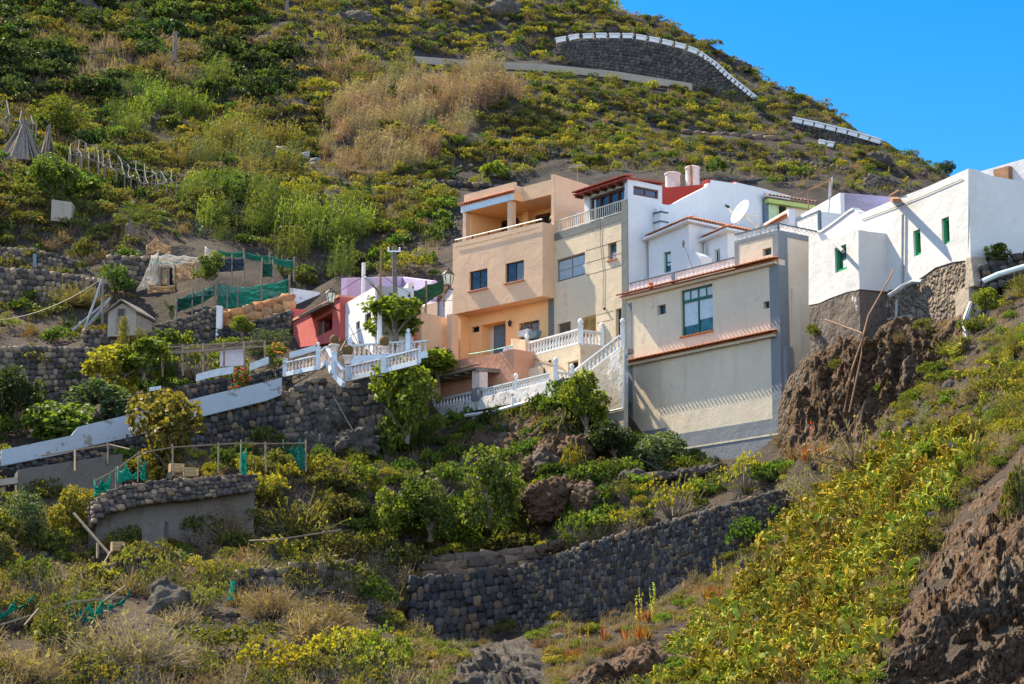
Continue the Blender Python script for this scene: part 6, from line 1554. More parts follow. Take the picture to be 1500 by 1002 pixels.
fcable('thin cable along the top of the old white house front', fI, [(1262, 322), (1300, 308), (1350, 288), (1410, 262)], .012)
cable('long dark cable sagging from the peach house to the lamp post at the left', (556, 400, 94.8), (663, 440, 98.5), .4)
cable('dark cable across the hill from the far pole to the top edge', (256, 48, 152), (560, -40, 175), 3, .03)
cable('dark cable from the upper left edge to the far hillside pole', (-30, 52, 146), (256, 50, 152), 1.5, .025)
cable('pair of thin dark cables high over the left gardens', (-20, 470, 104), (150, 408, 102.8), .5, .02)
# ============================================================ ROCKS
m, t, b = newmat('brown_rock'); v = coords(t)
n1 = nz(t, v, .7, 6, .65); n2 = nz(t, v, 4, 6, .7)
c = mixc(t, ramp(t, n1, [(.35, 0), (.65, 1)]), (.085, .05, .028), (.165, .10, .054)); c = mixc(t, ramp(t, n2, [(.45, 0), (.7, .8)]), c, (.036, .025, .02))
g = nz(t, v, .9, 4, .6, (1, 1, .25)); c = mixc(t, ramp(t, g, [(.6, 0), (.75, .7)]), c, (.27, .225, .185))
g2 = nz(t, v, .42, 5, .7); c = mixc(t, ramp(t, g2, [(.54, 0), (.62, .8)]), c, (.13, .105, .08)); g3 = nz(t, v, 1.3, 5, .7); c = mixc(t, ramp(t, g3, [(.6, 0), (.7, .8)]), c, (.21, .12, .06))
t.links.new(c, b.inputs['Base Color']); b.inputs['Roughness'].default_value = .95; vo = N(t, 'ShaderNodeTexVoronoi', Scale=5.5); t.links.new(v, vo.inputs['Vector']); ad = N(t, 'ShaderNodeMath', operation='SUBTRACT'); t.links.new(n2, ad.inputs[0]); t.links.new(vo.outputs['Distance'], ad.inputs[1]); bump(t, b, ad.outputs[0], 1.0, .3)
m, t, b = newmat('grey_rock'); v = coords(t)
n1 = nz(t, v, .8, 6, .65); n2 = nz(t, v, 4, 6, .7)
c = mixc(t, ramp(t, n1, [(.35, 0), (.65, 1)]), (.045, .04, .036), (.10, .084, .068)); c = mixc(t, ramp(t, n2, [(.5, 0), (.75, .7)]), c, (.19, .165, .14))
t.links.new(c, b.inputs['Base Color']); b.inputs['Roughness'].default_value = .95; bump(t, b, n2, 1.0, .2)
ICS = {4: ico(4), 5: ico(5), 6: ico(6)}
def rock(name, label, blobs, mat, seed=0, lump=.22, fine=.09, crag=.25, cat='rock', level=5, facet=0):
    V0, F0 = ICS[level]
    VV, FF = [], []; o = 0; org = at(*blobs[0][:3])
    for k, (px, py, Y, rx, ry, rz) in enumerate(blobs):
        c = at(px, py, Y)-org; P_ = V0*np.array([rx, ry, rz]); nrm = V0/np.array([rx, ry, rz]); nrm /= np.linalg.norm(nrm, axis=1)[:, None]
        out = np.empty_like(P_); ph = Vector((seed*7.1+k*3.7, seed*1.3, k*2.2))
        for i in range(len(P_)):
            p = Vector(P_[i])+ph; w = p+Vector((mnoise.noise(p*1.7), mnoise.noise(p*1.7+Vector((5, 0, 0))), mnoise.noise(p*1.7+Vector((0, 5, 0)))))*.22
            f1 = mnoise.voronoi(w*1.1)[0]; f2 = mnoise.voronoi(w*3.1)[0]; f3 = mnoise.voronoi(p*7.5)[0]
            d = crag*mnoise.fractal(p*.6, 1, 2, 4)+lump*(min(1, (f1[1]-f1[0])*1.7)-.6)+fine*1.6*(min(1, (f2[1]-f2[0])*1.8)-.5)+fine*.75*(.5-f3[0])+.05*mnoise.fractal(p*4, 1, 2, 3)
            if facet: d += facet*(f1[1]-f1[0]-.3)
            out[i] = P_[i]+nrm[i]*d
        VV.append(out+np.array(c)); FF.append(F0+o); o += len(V0)
    ob = link(bpy.data.objects.new(name, np_mesh(name, np.concatenate(VV), np.concatenate(FF), MATS[mat], smooth=True))); ob.location = org
    return tag(ob, label, cat)
def crags(p, lump, fine, crag):
    w = p+Vector((mnoise.noise(p*1.5), mnoise.noise(p*1.5+Vector((5, 0, 0))), mnoise.noise(p*1.5+Vector((0, 5, 0)))))*.35
    w.z *= 1.35; f1 = mnoise.voronoi(w*.62)[0]; f2 = mnoise.voronoi(w*1.9)[0]; f3 = mnoise.voronoi(w*5.0)[0]
    st_ = (p.z*1.25+1.1*mnoise.noise(p*.45)+.35*mnoise.noise(p*1.7)) % 1
    return .30*(min(st_*1.25, 1)-.5)+crag*mnoise.fractal(p*.5, 1, 2, 4)+lump*(min(1, (f1[1]-f1[0])*1.3)-.55)+fine*1.5*(min(1, (f2[1]-f2[0])*1.6)-.5)+fine*.8*(min(1, (f3[1]-f3[0])*1.6)-.5)+.10*mnoise.hetero_terrain(p*2.5, .9, 2.1, 4, .3)
def crag_sheet(name, label, cols, step, mat, seed, lump, fine, crag, bulge, cat='rock', depth=1.2, lay=False):
    "cols: (px, ytop, Ytop, ybot, Ybot): a rock body between a top and a bottom edge, bulging outwards, with a back"
    x0, x1 = cols[0][0], cols[-1][0]; nx_ = int((x1-x0)/step)+1; ny_ = int(max(c[3]-c[1] for c in cols)/step)+1
    cx_ = [c[0] for c in cols]; f = lambda k, x: np.interp(x, cx_, [c[k] for c in cols]); org = at(cols[0][0], cols[0][3], cols[0][4])
    vs = []; ph = Vector((seed*3.3, seed*1.7, 0))
    if lay:      # follows the slope it lies on
        GX, GT = np.meshgrid(np.linspace(x0, x1, nx_), np.linspace(0, 1, ny_), indexing='ij'); yt_, yb_ = f(1, GX.ravel()), f(3, GX.ravel()); GG = ground(GX.ravel(), yb_+(yt_-yb_)*GT.ravel()).reshape(nx_, ny_, 3)
    for i in range(nx_):
        x = x0+(x1-x0)*i/(nx_-1); a, b = at(x, f(1, x), f(2, x)), at(x, f(3, x), f(4, x)); ex = math.sin(math.pi*min(1, max(0, (x-x0)/(x1-x0))))**.5
        for j in range(ny_):
            t = j/(ny_-1); p = Vector(GG[i, j]) if lay else b.lerp(a, t); e = math.sin(math.pi*min(.98, max(.0, t*.93+.07)))**.6
            d = (crags(p+ph, lump, fine, crag)+bulge)*e*ex-(1-e*ex)*.35
            vs.append(p+Vector((-.25, -.88, .40))*d-org)
    n = len(vs); fr_ = np.arange(n).reshape(nx_, ny_); Q = np.stack([fr_[:-1, :-1].ravel(), fr_[1:, :-1].ravel(), fr_[1:, 1:].ravel(), fr_[:-1, 1:].ravel()], 1)
    bk = [v+Vector((.3, depth, -.5)) for v in vs]; rim = np.concatenate([fr_[:, 0], fr_[-1, 1:], fr_[-2::-1, -1], fr_[0, -2:0:-1]])
    R2 = np.stack([rim, np.roll(rim, -1), np.roll(rim, -1)+n, rim+n], 1)[:, ::-1]
    o = link(bpy.data.objects.new(name, np_mesh(name, np.array([tuple(v) for v in vs+bk]), [np.concatenate([Q, Q[:, ::-1]+n, R2])], MATS[mat], smooth=False))); o.location = org
    return tag(o, label, cat)
def Yb(px, py): return fI.world(fI.pt(px, py, yX if px < 1258 else 0)).y
oc = []
for px, yt, yb, Y, dy in [(1138, 588, 700, 82.6, 1.0), (1152, 550, 692, 82.0, 1.2), (1172, 520, 682, 81.2, 1.6), (1200, 499, 664, 80.0, 1.9), (1228, 478, 646, 78.7, 2.1), (1256, 472, 634, 77.2, 2.2), (1280, 466, 624, 76.2, 2.2), (1300, 462, 616, 75.6, 2.2), (1335, 460, 600, 74.6, 2.0), (1365, 462, 572, 73.6, 1.8), (1395, 458, 535, 72.3, 1.4), (1418, 450, 505, 71.4, 1.0)]:
    oc.append((px, yt, min(Y, Yb(px, yt)-.1), yb, min(Y, Yb(px, yt)-.1)-dy))
crag_sheet('rock_outcrop', 'craggy brown rock outcrop under the old white house, right of the cream house', oc, 2.2, 'brown_rock', 1, 1.15, .3, .7, .45)
rf_ = []
for px, yt in [(1250, 1010), (1268, 935), (1294, 872), (1326, 826), (1362, 768), (1392, 724), (1428, 688), (1466, 650), (1520, 620), (1620, 585)]:
    G_ = ground([px, px], [yt, 1065]); rf_.append((px, yt, G_[0][1], 1065, G_[1][1]-.2))
crag_sheet('lava_rock', 'large rough brown lava rock face filling the lower right corner', rf_, 2.6, 'brown_rock', 2, .55, .2, .4, .5, lay=True)
rock('boulder', 'pointed grey boulder in the scrub below the curved terrace wall', [(252, 890, 66.5, .75, .6, .72), (240, 868, 66.6, .32, .35, .55), (275, 896, 66.4, .5, .5, .4)], 'grey_rock', 3, lump=.1, fine=.05, crag=.16, facet=.18, level=4)
def skin(name, label, tops, yb, mat, seed, lump, fine, crag, bulge, back=.3):
    c_ = []
    for px, yt in tops:
        G_ = ground([px, px], [yt, yb]); c_.append((px, yt, G_[0][1]-back*.3, yb, G_[1][1]-back))
    return crag_sheet(name, label, c_, 2.4, mat, seed, lump, fine, crag, bulge, lay=True)
skin('rock_ledge', 'sloping dark rock at the bottom edge, left of the rock overhang', [(640, 1008), (672, 968), (705, 942), (745, 928), (775, 930), (796, 958), (806, 1008)], 1045, 'grey_rock', 4, .9, .25, .7, .8)
skin('rock_overhang', 'brown rock overhang at the bottom edge, beside the cactus slope', [(806, 1012), (840, 984), (880, 966), (920, 948), (960, 924), (995, 906), (1012, 918), (1020, 950)], 1030, 'brown_rock', 5, .8, .2, .5, .55)
rock('cliff_rock', 'rocky knob in the bank under the bushes, right of the leafy shrubs', [(800, 735, 83.3, 1.1, .9, .9), (835, 715, 84, 1.0, .8, .7), (870, 735, 83, .8, .8, .6), (790, 690, 85.6, .8, .8, .8), (848, 660, 87.2, .9, .8, .7), (930, 712, 84, .8, .7, .5)], 'brown_rock', 6, lump=.25, fine=.1, crag=.3)
rock('cliff_rock', 'dark hollowed rock in the wall below the left terrace balustrade', [(488, 620, 91, 1.0, .7, 1.0), (520, 650, 90, 1.0, .8, .8), (470, 655, 90.4, .8, .8, .7)], 'grey_rock', 7, lump=.3, fine=.1, crag=.3)
bkc = [(628, 616, 97.3, 668, 93.0), (660, 615, 96.0, 680, 91.2), (700, 612, 94.3, 690, 89), (760, 604, 91.9, 692, 87.5), (820, 594, 89.8, 690, 86.9), (870, 604, 90.2, 676, 88), (915, 618, 90.8, 664, 89.4)]
crag_sheet('vine_bank', 'crumbling earth bank under the lower terrace', bkc, 2.5, 'brown_rock', 8, .3, .13, .3, .25, 'bank')
rock('rock_heap', 'scatter of dark rocks just below the grey plinth of the cream house', [(965, 700, 83.8, .7, .5, .3), (1000, 695, 84, .6, .5, .3), (930, 700, 84.2, .6, .5, .35), (1040, 690, 84.2, .5, .5, .3)], 'grey_rock', 9, lump=.14, fine=.07, crag=.14, level=4)
rock('round_stones', 'few round brown stones at the right end of the two block courses', [(795, 806, 80.4, .3, .3, .24), (812, 800, 80.2, .34, .3, .26), (822, 797, 80.1, .22, .25, .22)], 'brown_rock', 10, lump=.04, fine=.02, crag=.03, level=4)
rr = random.Random(5)
for k, (px, py, lab) in enumerate([(525, 33, 'dark round boulder on the upper hillside near the top edge'), (128, 14, 'dark rock among bushes at the top left'), (885, 45, 'dark rock just left of the curved road wall rim'), (735, 20, 'dark crag on the slope below the summit'), (1290, 272, 'dark overhanging rock behind the old white house, on the right hill shoulder'), (1275, 236, 'small dark crag on the gravelly right hill shoulder'), (1170, 100, 'rock knob on the right skyline')]):
    if k == 6: px, py = 1082, 100
    g = ground([px], [py])[0]
    if np.isnan(g[0]): continue
    s = [1.3, .9, 1.0, 1.7, 1.0, 1.0, .8][k]
    rock('hill_rock', lab, [(px, py, g[1]+.3, s*1.2, s, s*.8), (px+s*14, py+4, g[1]+.2, s*.8, s*.8, s*.5)], 'grey_rock', 20+k, lump=.3, fine=.12, crag=.4, level=4)

g = ground([1090], [846])[0]; rock('pointed_rock', 'small dark pointed rock between the aloes and the prickly pear slope', [(1090, 834, g[1], .22, .2, .42), (1088, 846, g[1], .34, .3, .25)], 'grey_rock', 41, lump=.05, fine=.03, crag=.06, level=4)
# ============================================================ PLANTS
leafmat('leaf', .44); leafmat('dry_leaf', .3, .8); leafmat('pad', .12, .7)
m, t, b = newmat('bark'); a_ = N(t, "ShaderNodeAttribute", attribute_name='tint'); t.links.new(a_.outputs['Color'], b.inputs['Base Color']); b.inputs['Roughness'].default_value = .9
R = np.random.default_rng(99)
def unit(n, r): v = r.normal(size=(n, 3)); return v/np.linalg.norm(v, axis=1)[:, None]
class Geo:
    "quads with a tint per vertex; mat 0 = leaf, 1 = bark"
    def __init__(s): s.V = []; s.T = []; s.M = []
    def quads(s, q, tint, mat=0):      # q (n,4,3), tint (n,3)
        s.V.append(q); s.T.append(np.repeat(tint[:, None, :], 4, 1)); s.M.append(np.full(len(q), mat)); return s
    def get(s): return np.concatenate(s.V), np.concatenate(s.T), np.concatenate(s.M)
def leaves(g, c, d, L, W, tint, r, mat=0, droop=.0):
    n = len(c); d = d/np.linalg.norm(d, axis=1)[:, None]
    s = np.cross(d, unit(n, r)); s /= np.linalg.norm(s, axis=1)[:, None]+1e-9
    L = np.broadcast_to(L, (n,))[:, None]*(.7+.6*r.random((n, 1))); W = np.broadcast_to(W, (n,))[:, None]*(.8+.4*r.random((n, 1)))
    tip = c+d*L; tip[:, 2] -= droop*L[:, 0]
    mid = c+d*L*.55
    g.quads(np.stack([c, mid+s*W, tip, mid-s*W], 1), tint, mat)
def sticks(g, a, b, w, tint, r, mat=1):
    n = len(a); d = b-a; s = np.cross(d, unit(n, r)); s /= np.linalg.norm(s, axis=1)[:, None]+1e-9
    w = np.broadcast_to(w, (n,))[:, None]
    g.quads(np.stack([a-s*w, a+s*w, b+s*w*.4, b-s*w*.4], 1), tint, mat)
def grey(n, r, lo=.65, hi=1.3): return np.repeat((lo+(hi-lo)*r.random((n, 1))), 3, 1)
def lumps(r, n=7):
    "uneven dome made of several lobes -> list of (centre, radii)"
    L = []
    for i in range(n):
        a = 2*math.pi*i/n+r.random(); d = .25+.45*r.random(); z = .28+.5*r.random()*(1.1-d)
        L.append((np.array([d*math.cos(a), d*math.sin(a), z]), .30+.22*r.random()))
    return L
def t_dome(seed, ncl=150, lf=6, L=.13, W=.035, yel=.5, stems=26, tall=1.0, open_=0.0, wood=(.13, .10, .075)):
    r = np.random.default_rng(seed); g = Geo(); lb = lumps(r, 8)
    k = r.integers(len(lb), size=ncl); d = unit(ncl, r); d[:, 2] = np.abs(d[:, 2])*.9-.12
    c = np.stack([lb[i][0]+d[j]*lb[i][1]*(.72+.32*r.random()) for j, i in enumerate(k)]); c[:, 2] = np.maximum(c[:, 2], .06)
    if open_: c = c[r.random(ncl) > open_*(1-c[:, 2])]; ncl = len(c)
    out = c-np.array([0, 0, .15]); out /= np.linalg.norm(out, axis=1)[:, None]+1e-9
    cb = .7+.6*r.random(ncl); yy = r.random(ncl) < yel
    C = np.repeat(c, lf, 0); D = np.repeat(out, lf, 0)*.8+unit(ncl*lf, r); CB = np.repeat(cb, lf); Y = np.repeat(yy, lf)
    tint = CB[:, None]*np.where(Y[:, None], [1.15, 1.08, .8], [.8, .92, 1.0])*(.85+.3*r.random((ncl*lf, 1)))
    leaves(g, C, D, L, W, tint, r)
    if stems:
        b = c[r.integers(ncl, size=stems)]; a = b*np.array([.12, .12, 0]); mid = (a+b)/2*np.array([1.15, 1.15, .9])
        wt = np.tile(wood, (stems, 1))*(.7+.6*r.random((stems, 1)))
        sticks(g, a, mid, .022, wt, r); sticks(g, mid, b, .014, wt, r)
    q, t, m = g.get(); q = q*np.array([1, 1, tall]); return q, t, m
def t_twig(seed, n=190, leaf=30, tall=1.0, ws=1.0):
    r = np.random.default_rng(seed); g = Geo()
    a = np.zeros((n, 3)); a[:, :2] = r.normal(size=(n, 2))*.16
    d = unit(n, r); d[:, 2] = np.abs(d[:, 2])*.9+.15; d /= np.linalg.norm(d, axis=1)[:, None]
    l = .45+.55*r.random((n, 1)); m_ = a+d*l*.5+unit(n, r)*.06; e = a+d*l+unit(n, r)*.14
    t = grey(n, r, .55, 1.35)
    sticks(g, a, m_, .02*ws, t, r, 0); sticks(g, m_, e, .017*ws, t, r, 0)
    k = n*2; i = r.integers(n, size=k); s = m_[i]+(e[i]-m_[i])*r.random((k, 1)); f = s+unit(k, r)*(.10+.14*r.random((k, 1)))
    sticks(g, s, f, .015*ws, grey(k, r, .6, 1.5), r, 0)
    if leaf: i = r.integers(n, size=leaf); leaves(g, e[i], unit(leaf, r), .07, .025, grey(leaf, r, .9, 1.6)*np.array([1, 1.15, .6]), r)
    q, t, m = g.get(); return q*np.array([1, 1, tall]), t, m
def t_grass(seed, n=46, lean=.5):
    r = np.random.default_rng(seed); g = Geo(); a = np.zeros((n, 3)); a[:, :2] = r.normal(size=(n, 2))*.3
    d = unit(n, r)*lean; d[:, 2] = .6+.5*r.random(n); l = .35+.65*r.random((n, 1)); e = a+d*l; t = grey(n, r, .6, 1.35)
    mid = a+d*l*.5*np.array([.8, .8, 1.1]); sticks(g, a, mid, .022, t, r, 0); sticks(g, mid, e, .014, t, r, 0)
    return g.get()
def t_reed(seed, n=80, nl=6, plume=.25, wind=(.35, .1)):
    r = np.random.default_rng(seed); g = Geo(); a = np.zeros((n, 3)); a[:, :2] = (r.random((n, 2))-.5)*1.6
    h = (.45+.55*r.random((n, 1))); w = np.array([wind[0], wind[1], 0])
    top = a+np.concatenate([r.normal(size=(n, 2))*.14, np.ones((n, 1))], 1)*h+w*h*(.5+r.random((n, 1)))*.6
    mid = a*.5+top*.5-w*h*.12; t = grey(n, r, .4, 1.4)
    sticks(g, a, mid, .012, t, r, 0); sticks(g, mid, top, .008, t, r, 0)
    k = n*nl; i = np.repeat(np.arange(n), nl); s = r.random((k, 1)); p = np.where(s < .5, a[i]+(mid-a)[i]*s*2, mid[i]+(top-mid)[i]*(s*2-1)); p = p+np.array([0, 0, .08])
    d = unit(k, r); d[:, 2] = d[:, 2]*.4+.45; d += w*1.3
    leaves(g, p, d, .26, .014, grey(k, r, .7, 1.4), r, 0, .25)
    m = int(n*plume)
    if m: j = r.integers(n, size=m); leaves(g, top[j], np.array([[.5, .1, .6]])+unit(m, r)*.35, .16, .022, np.tile([2.0, 1.5, .9], (m, 1)), r)
    return g.get()
def disc(c, u, v, a, b, th, k=8):
    "flat oval pad with thickness as quads"
    n = np.cross(u, v); n /= np.linalg.norm(n)+1e-9; q = []
    an = np.linspace(0, 2*math.pi, k, endpoint=False)
    ring = [c+u*a*math.cos(x)*(1-.25*math.sin(x)*-1*.5)+v*b*math.sin(x) for x in an]
    f, bk = c+n*th, c-n*th
    for i in range(0, k, 2):
        p0, p1, p2 = ring[i], ring[(i+1) % k], ring[(i+2) % k]; q.append([f, p0, p1, p2]); q.append([bk, p2, p1, p0])
    return np.array(q)
def t_pear(seed, n=34, size=.15, spread=.34, face=None):
    r = np.random.default_rng(seed); g = Geo(); tips = []
    for i in range(n):
        if i < 7 or not tips:
            base = np.array([np.clip(r.normal(), -1.3, 1.3)*spread*.45, np.clip(r.normal(), -1.3, 1.3)*spread*.45, .0]); d = np.array([r.normal()*.35, r.normal()*.35, 1.0])
        else:
            base, d0 = tips[r.integers(len(tips))]; d = d0+unit(1, r)[0]*.75; d[2] = abs(d[2])+.15
        d /= np.linalg.norm(d); s = np.cross(d, unit(1, r)[0]); s /= np.linalg.norm(s); L = size*(.7+.5*r.random())
        q = disc(base+d*L, s, d, L*.78, L*1.05, L*.12, 10)
        t = np.array([.85+.3*r.random(), .9+.25*r.random(), .8+.3*r.random()])*(.75+.5*r.random())
        if r.random() < .05: t = np.array([1.7, 1.2, .6])
        g.quads(q, np.tile(t, (len(q), 1))); tips.append((base+d*L*1.85, d))
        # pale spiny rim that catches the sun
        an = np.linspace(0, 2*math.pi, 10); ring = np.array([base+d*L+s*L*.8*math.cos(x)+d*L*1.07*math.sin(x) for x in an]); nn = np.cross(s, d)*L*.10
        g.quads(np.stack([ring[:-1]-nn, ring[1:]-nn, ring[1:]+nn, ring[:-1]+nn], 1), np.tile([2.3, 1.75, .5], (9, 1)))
    return g.get()
def t_agave(seed, n=22, w=.055):
    r = np.random.default_rng(seed); g = Geo(); a = r.random(n)*2*math.pi; el = .25+1.1*r.random(n)
    d = np.stack([np.cos(a)*np.cos(el), np.sin(a)*np.cos(el), np.sin(el)], 1)
    for s in (0, 1, 2): leaves(g, np.zeros((n, 3))+[0, 0, .05], d+r.normal(size=(n, 3))*.02, .85, w, grey(n, r, .8, 1.2), r)
    return g.get()
def t_aloe(seed, spikes=4):
    r = np.random.default_rng(seed); g = Geo()
    for k in range(9):
        o = np.array([r.normal()*.4, r.normal()*.4, 0]); n = 16; a = r.random(n)*2*math.pi; el = .5+.9*r.random(n)
        d = np.stack([np.cos(a)*np.cos(el), np.sin(a)*np.cos(el), np.sin(el)], 1)
        leaves(g, np.tile(o, (n, 1)), d, .42, .028, grey(n, r, .6, 1.3)*np.array([1.2, .8, .7]) if k % 3 else grey(n, r, .8, 1.5)*np.array([.9, 1.2, .6]), r)
    for k in range(spikes):
        o = np.array([r.normal()*.4, r.normal()*.4, 0]); top = o+np.array([r.normal()*.05, r.normal()*.05, .9+.3*r.random()])
        sticks(g, o[None], top[None], .012, np.array([[1.3, 2.2, .8]]), r, 0)
        m = 22; s = .55+.5*r.random((m, 1)); p = o+(top-o)*s; d = unit(m, r); d[:, 2] -= .5; leaves(g, p, d, .07, .022, np.tile([2.4, 4.4, .8] if spikes > 1 else [2.6, .8, .5], (m, 1))*(.8+.4*r.random((m, 1))), r)
    return g.get()
def t_crown(seed, n=700, L=.1, W=.045, lobes=12, flat=1.0):
    r = np.random.default_rng(seed); g = Geo(); lb = []
    for i in range(lobes):
        p = unit(1, r)[0]*(.35+.38*r.random()); lb.append((p, .25+.2*r.random()))
    k = r.integers(lobes, size=n); d = unit(n, r); rad = (.55+.45*r.random((n, 1))**.5)
    c = np.stack([lb[i][0] for i in k])+d*rad*np.array([[lb[i][1]] for i in k])
    lf = 5; C = np.repeat(c, lf, 0)+r.normal(size=(n*lf, 3))*.035; D = np.repeat(d, lf, 0)*.7+unit(n*lf, r); cb = np.repeat(.7+.6*r.random(n), lf)
    tint = cb[:, None]*(.85+.3*r.random((n*lf, 1)))*np.where(r.random((n*lf, 1)) < .25, [1.35, 1.2, .8], [.9, .95, 1.0])
    leaves(g, C, D, L, W, tint, r, 0, .2)
    q, t, m = g.get(); return q*np.array([1, 1, flat]), t, m
def merge(inst):
    "inst: list of (template, pos, scale(3), rotz, color) -> one mesh's data"
    VV, TT, MM = [], [], []
    for (q, t, m), p, s, rz, col in inst:
        c, sn = math.cos(rz), math.sin(rz); A = q*s
        x = A[..., 0]*c-A[..., 1]*sn; y = A[..., 0]*sn+A[..., 1]*c
        VV.append(np.stack([x+p[0], y+p[1], A[..., 2]+p[2]], -1).astype(np.float32))
        T = t.copy(); T[m == 0] = T[m == 0]*np.asarray(col); TT.append(T.astype(np.float32)); MM.append(m)
    V = np.concatenate(VV); n = len(V); return V.reshape(-1, 3), np.arange(n*4).reshape(n, 4), np.concatenate(TT).reshape(-1, 3), np.concatenate(MM)
def stuff(name, inst, mat, label=None):
    V, Q, T, M = merge(inst)
    o = link(bpy.data.objects.new(name, np_mesh(name, V, [Q], [MATS[mat], MATS['bark']], M, T))); o['kind'] = 'stuff'; o.color = (1, 1, 1, 1)
    if label: o['label'] = label
    return o
TPL = {
 'dome': [t_dome(i, 290, 6, .088, .025) for i in range(5)], 'domelo': [t_dome(20+i, 90, 5, .15, .042, .5, 8) for i in range(6)],
 'bush': [t_dome(40+i, 270, 6, .10, .038, .25, 14) for i in range(4)], 'bushlo': [t_dome(50+i, 80, 5, .2, .075, .25, 4) for i in range(4)],
 'loose': [t_dome(60+i, 230, 6, .085, .025, .4, 80, 1.1, .5, (.20, .17, .13)) for i in range(4)],
 'twig': [t_twig(70+i) for i in range(4)], 'twigfine': [t_twig(95+i, 750, 160, 1.0, .42) for i in range(3)], 'twiglo': [t_twig(80+i, 90, 12) for i in range(4)], 'twiggreen': [t_twig(90+i, 120, 260) for i in range(3)],
 'grass': [t_grass(100+i) for i in range(4)], 'grasslo': [t_grass(105+i, 14) for i in range(4)], 'reed': [t_reed(110+i) for i in range(4)], 'reeddry': [t_reed(120+i, 110, 3, 0) for i in range(4)],
 'pear': [t_pear(130+i) for i in range(7)], 'agave': [t_agave(140+i) for i in range(3)], 'aloe': [t_aloe(150+i) for i in range(4)], 'aloe0': [t_aloe(160, 1)],
 'crown': [t_crown(170+i) for i in range(4)], 'crownfine': [t_crown(180+i, 950, .075, .026, 13) for i in range(3)], 'crownbig': [t_crown(190+i, 560, .14, .058) for i in range(3)],
}
MESH = {}
def tmesh(kind, i, mat='leaf'):
    k = (kind, i % len(TPL[kind]), mat)
    if k not in MESH:
        q, t, m = TPL[kind][k[1]]; n = len(q)
        MESH[k] = np_mesh(kind, q.reshape(-1, 3), [np.arange(n*4).reshape(n, 4)], [MATS[mat], MATS['bark']], m, t.reshape(-1, 3))
    return MESH[k]
COLS = dict(yel=(.25, .22, .038), olive=(.14, .13, .038), green=(.085, .118, .027), dark=(.055, .075, .03), bluegreen=(.075, .105, .06), ochre=(.17, .135, .05), brown=(.215, .155, .10),
            grey=(.21, .17, .135), straw=(.29, .205, .13), lime=(.145, .18, .03), rust=(.22, .09, .035), pad=(.235, .237, .033), bronze=(.135, .115, .033))
def jitc(c, r, a=.22): return tuple(np.array(COLS[c])*(1+a*(r.random(3)-.5))*(1+.5*(r.random()-.5)))

# ---- hero plants, each a thing ------------------------------------------------
HERO = []      # (px,py,radius px) for keeping scatter away
def plant(kind, px, py, wpx, hpx, col, name, label, cat='shrub', mat='leaf', seed=0, Y=None, group=None):
    p = Vector(ground([px], [py])[0]) if Y is None else at(px, py, Y)
    if math.isnan(p.x): return None
    s = p.y/3260; r = np.random.default_rng(int(px*7+py))
    o = link(bpy.data.objects.new(name, tmesh(kind, seed, mat))); o.location = p-Vector((0, 0, .05))
    o.scale = (wpx/2*s, wpx/2*s*.9, hpx*s); o.rotation_euler = (0, 0, r.random()*6.28); o.color = tuple(jitc(col, r, .1))+(1,)
    HERO.append((px, py-hpx*.4, max(wpx, hpx)*.42)); return tag(o, label, cat, group)
def tree(kind, px, py, wpx, hpx, trunk, col, name, label, seed=0, Y=None, cat='tree', bark=(.16, .13, .10), mat='leaf'):
    "trunk with limbs + crown"
    p = Vector(ground([px], [py])[0]) if Y is None else at(px, py, Y)
    s = p.y/3260; r = np.random.default_rng(int(px*3+py*5)); o = empty(name, p, label, cat)
    W_, H_, T_ = wpx*s/2*1.25, hpx*s/2*1.25, trunk*s
    c = link(bpy.data.objects.new('crown', tmesh(kind, seed, mat)), o); c.location = (0, 0, T_+H_*.8); c.scale = (W_, W_*.9, H_); c.rotation_euler = (0, 0, r.random()*6.28); c.color = tuple(jitc(col, r, .1))+(1,)
    m = MB(); m.tube([(0, 0, -.3), (.03*W_, 0, T_*.6), (0, 0, T_+H_*.3)], max(.05, W_*.07), 8, W_*.04)
    for k in range(7):
        a = 2*math.pi*k/7+r.random(); e = Vector((math.cos(a)*W_*.6, math.sin(a)*W_*.55, T_+H_*(.5+.8*r.random()))); z0 = T_*(.5+.5*r.random())
        m.tube([(0, 0, z0), Vector((e.x*.4, e.y*.4, z0+(e.z-z0)*.55)), e], W_*.035, 5, W_*.012)
    tr = m.build('trunk', MATS['trunk_bark'], o)
    HERO.append((px, py-trunk-hpx*.5, max(wpx, hpx)*.45)); return o
simple('trunk_bark', (.17, .135, .105), .9, var=.4, scale=9)
# trees
tree('crownbig', 578, 496, 96, 56, 4, 'lime', 'leafy_tree', 'round yellow green leafy tree on the terrace, before the lilac house', 0, 95.2)
tree('crownbig', 248, 690, 120, 112, 2, 'bronze', 'bronze_tree', 'bushy bronze green tree hiding part of the white parapet', 1, 84.6)
tree('crown', 858, 640, 82, 74, 24, 'lime', 'tabaiba_tree', 'glossy yellow green bush tree before the outdoor stairs', 2, 88.6)
tree('crown', 306, 404, 50, 38, 0, 'green', 'round_tree', 'dense round green bush tree beside the sackcloth shelter', 1, 108.2)
tree('crownfine', 88, 205, 84, 60, 6, 'lime', 'feathery_tree', 'bright feathery green tree above the reed tepee', 0)
tree('crown', 82, 296, 84, 62, 2, 'green', 'broad_tree', 'broad green tree with dark shaded foot, below the trellis at the left', 3)
tree('crown', 354, 500, 40, 24, 14, 'lime', 'papaya_tree', 'small flat topped yellow green tree before the orange block wall', 2, 99.5)
tree('crownfine', 394, 524, 62, 44, 2, 'bluegreen', 'olive_tree', 'grey green olive like tree in the garden left of the red house', 1, 98)
tree('crown', 1388, 256, 26, 22, 2, 'dark', 'skyline_tree', 'lone dark bush tree on the skyline by the white house roof', 0)
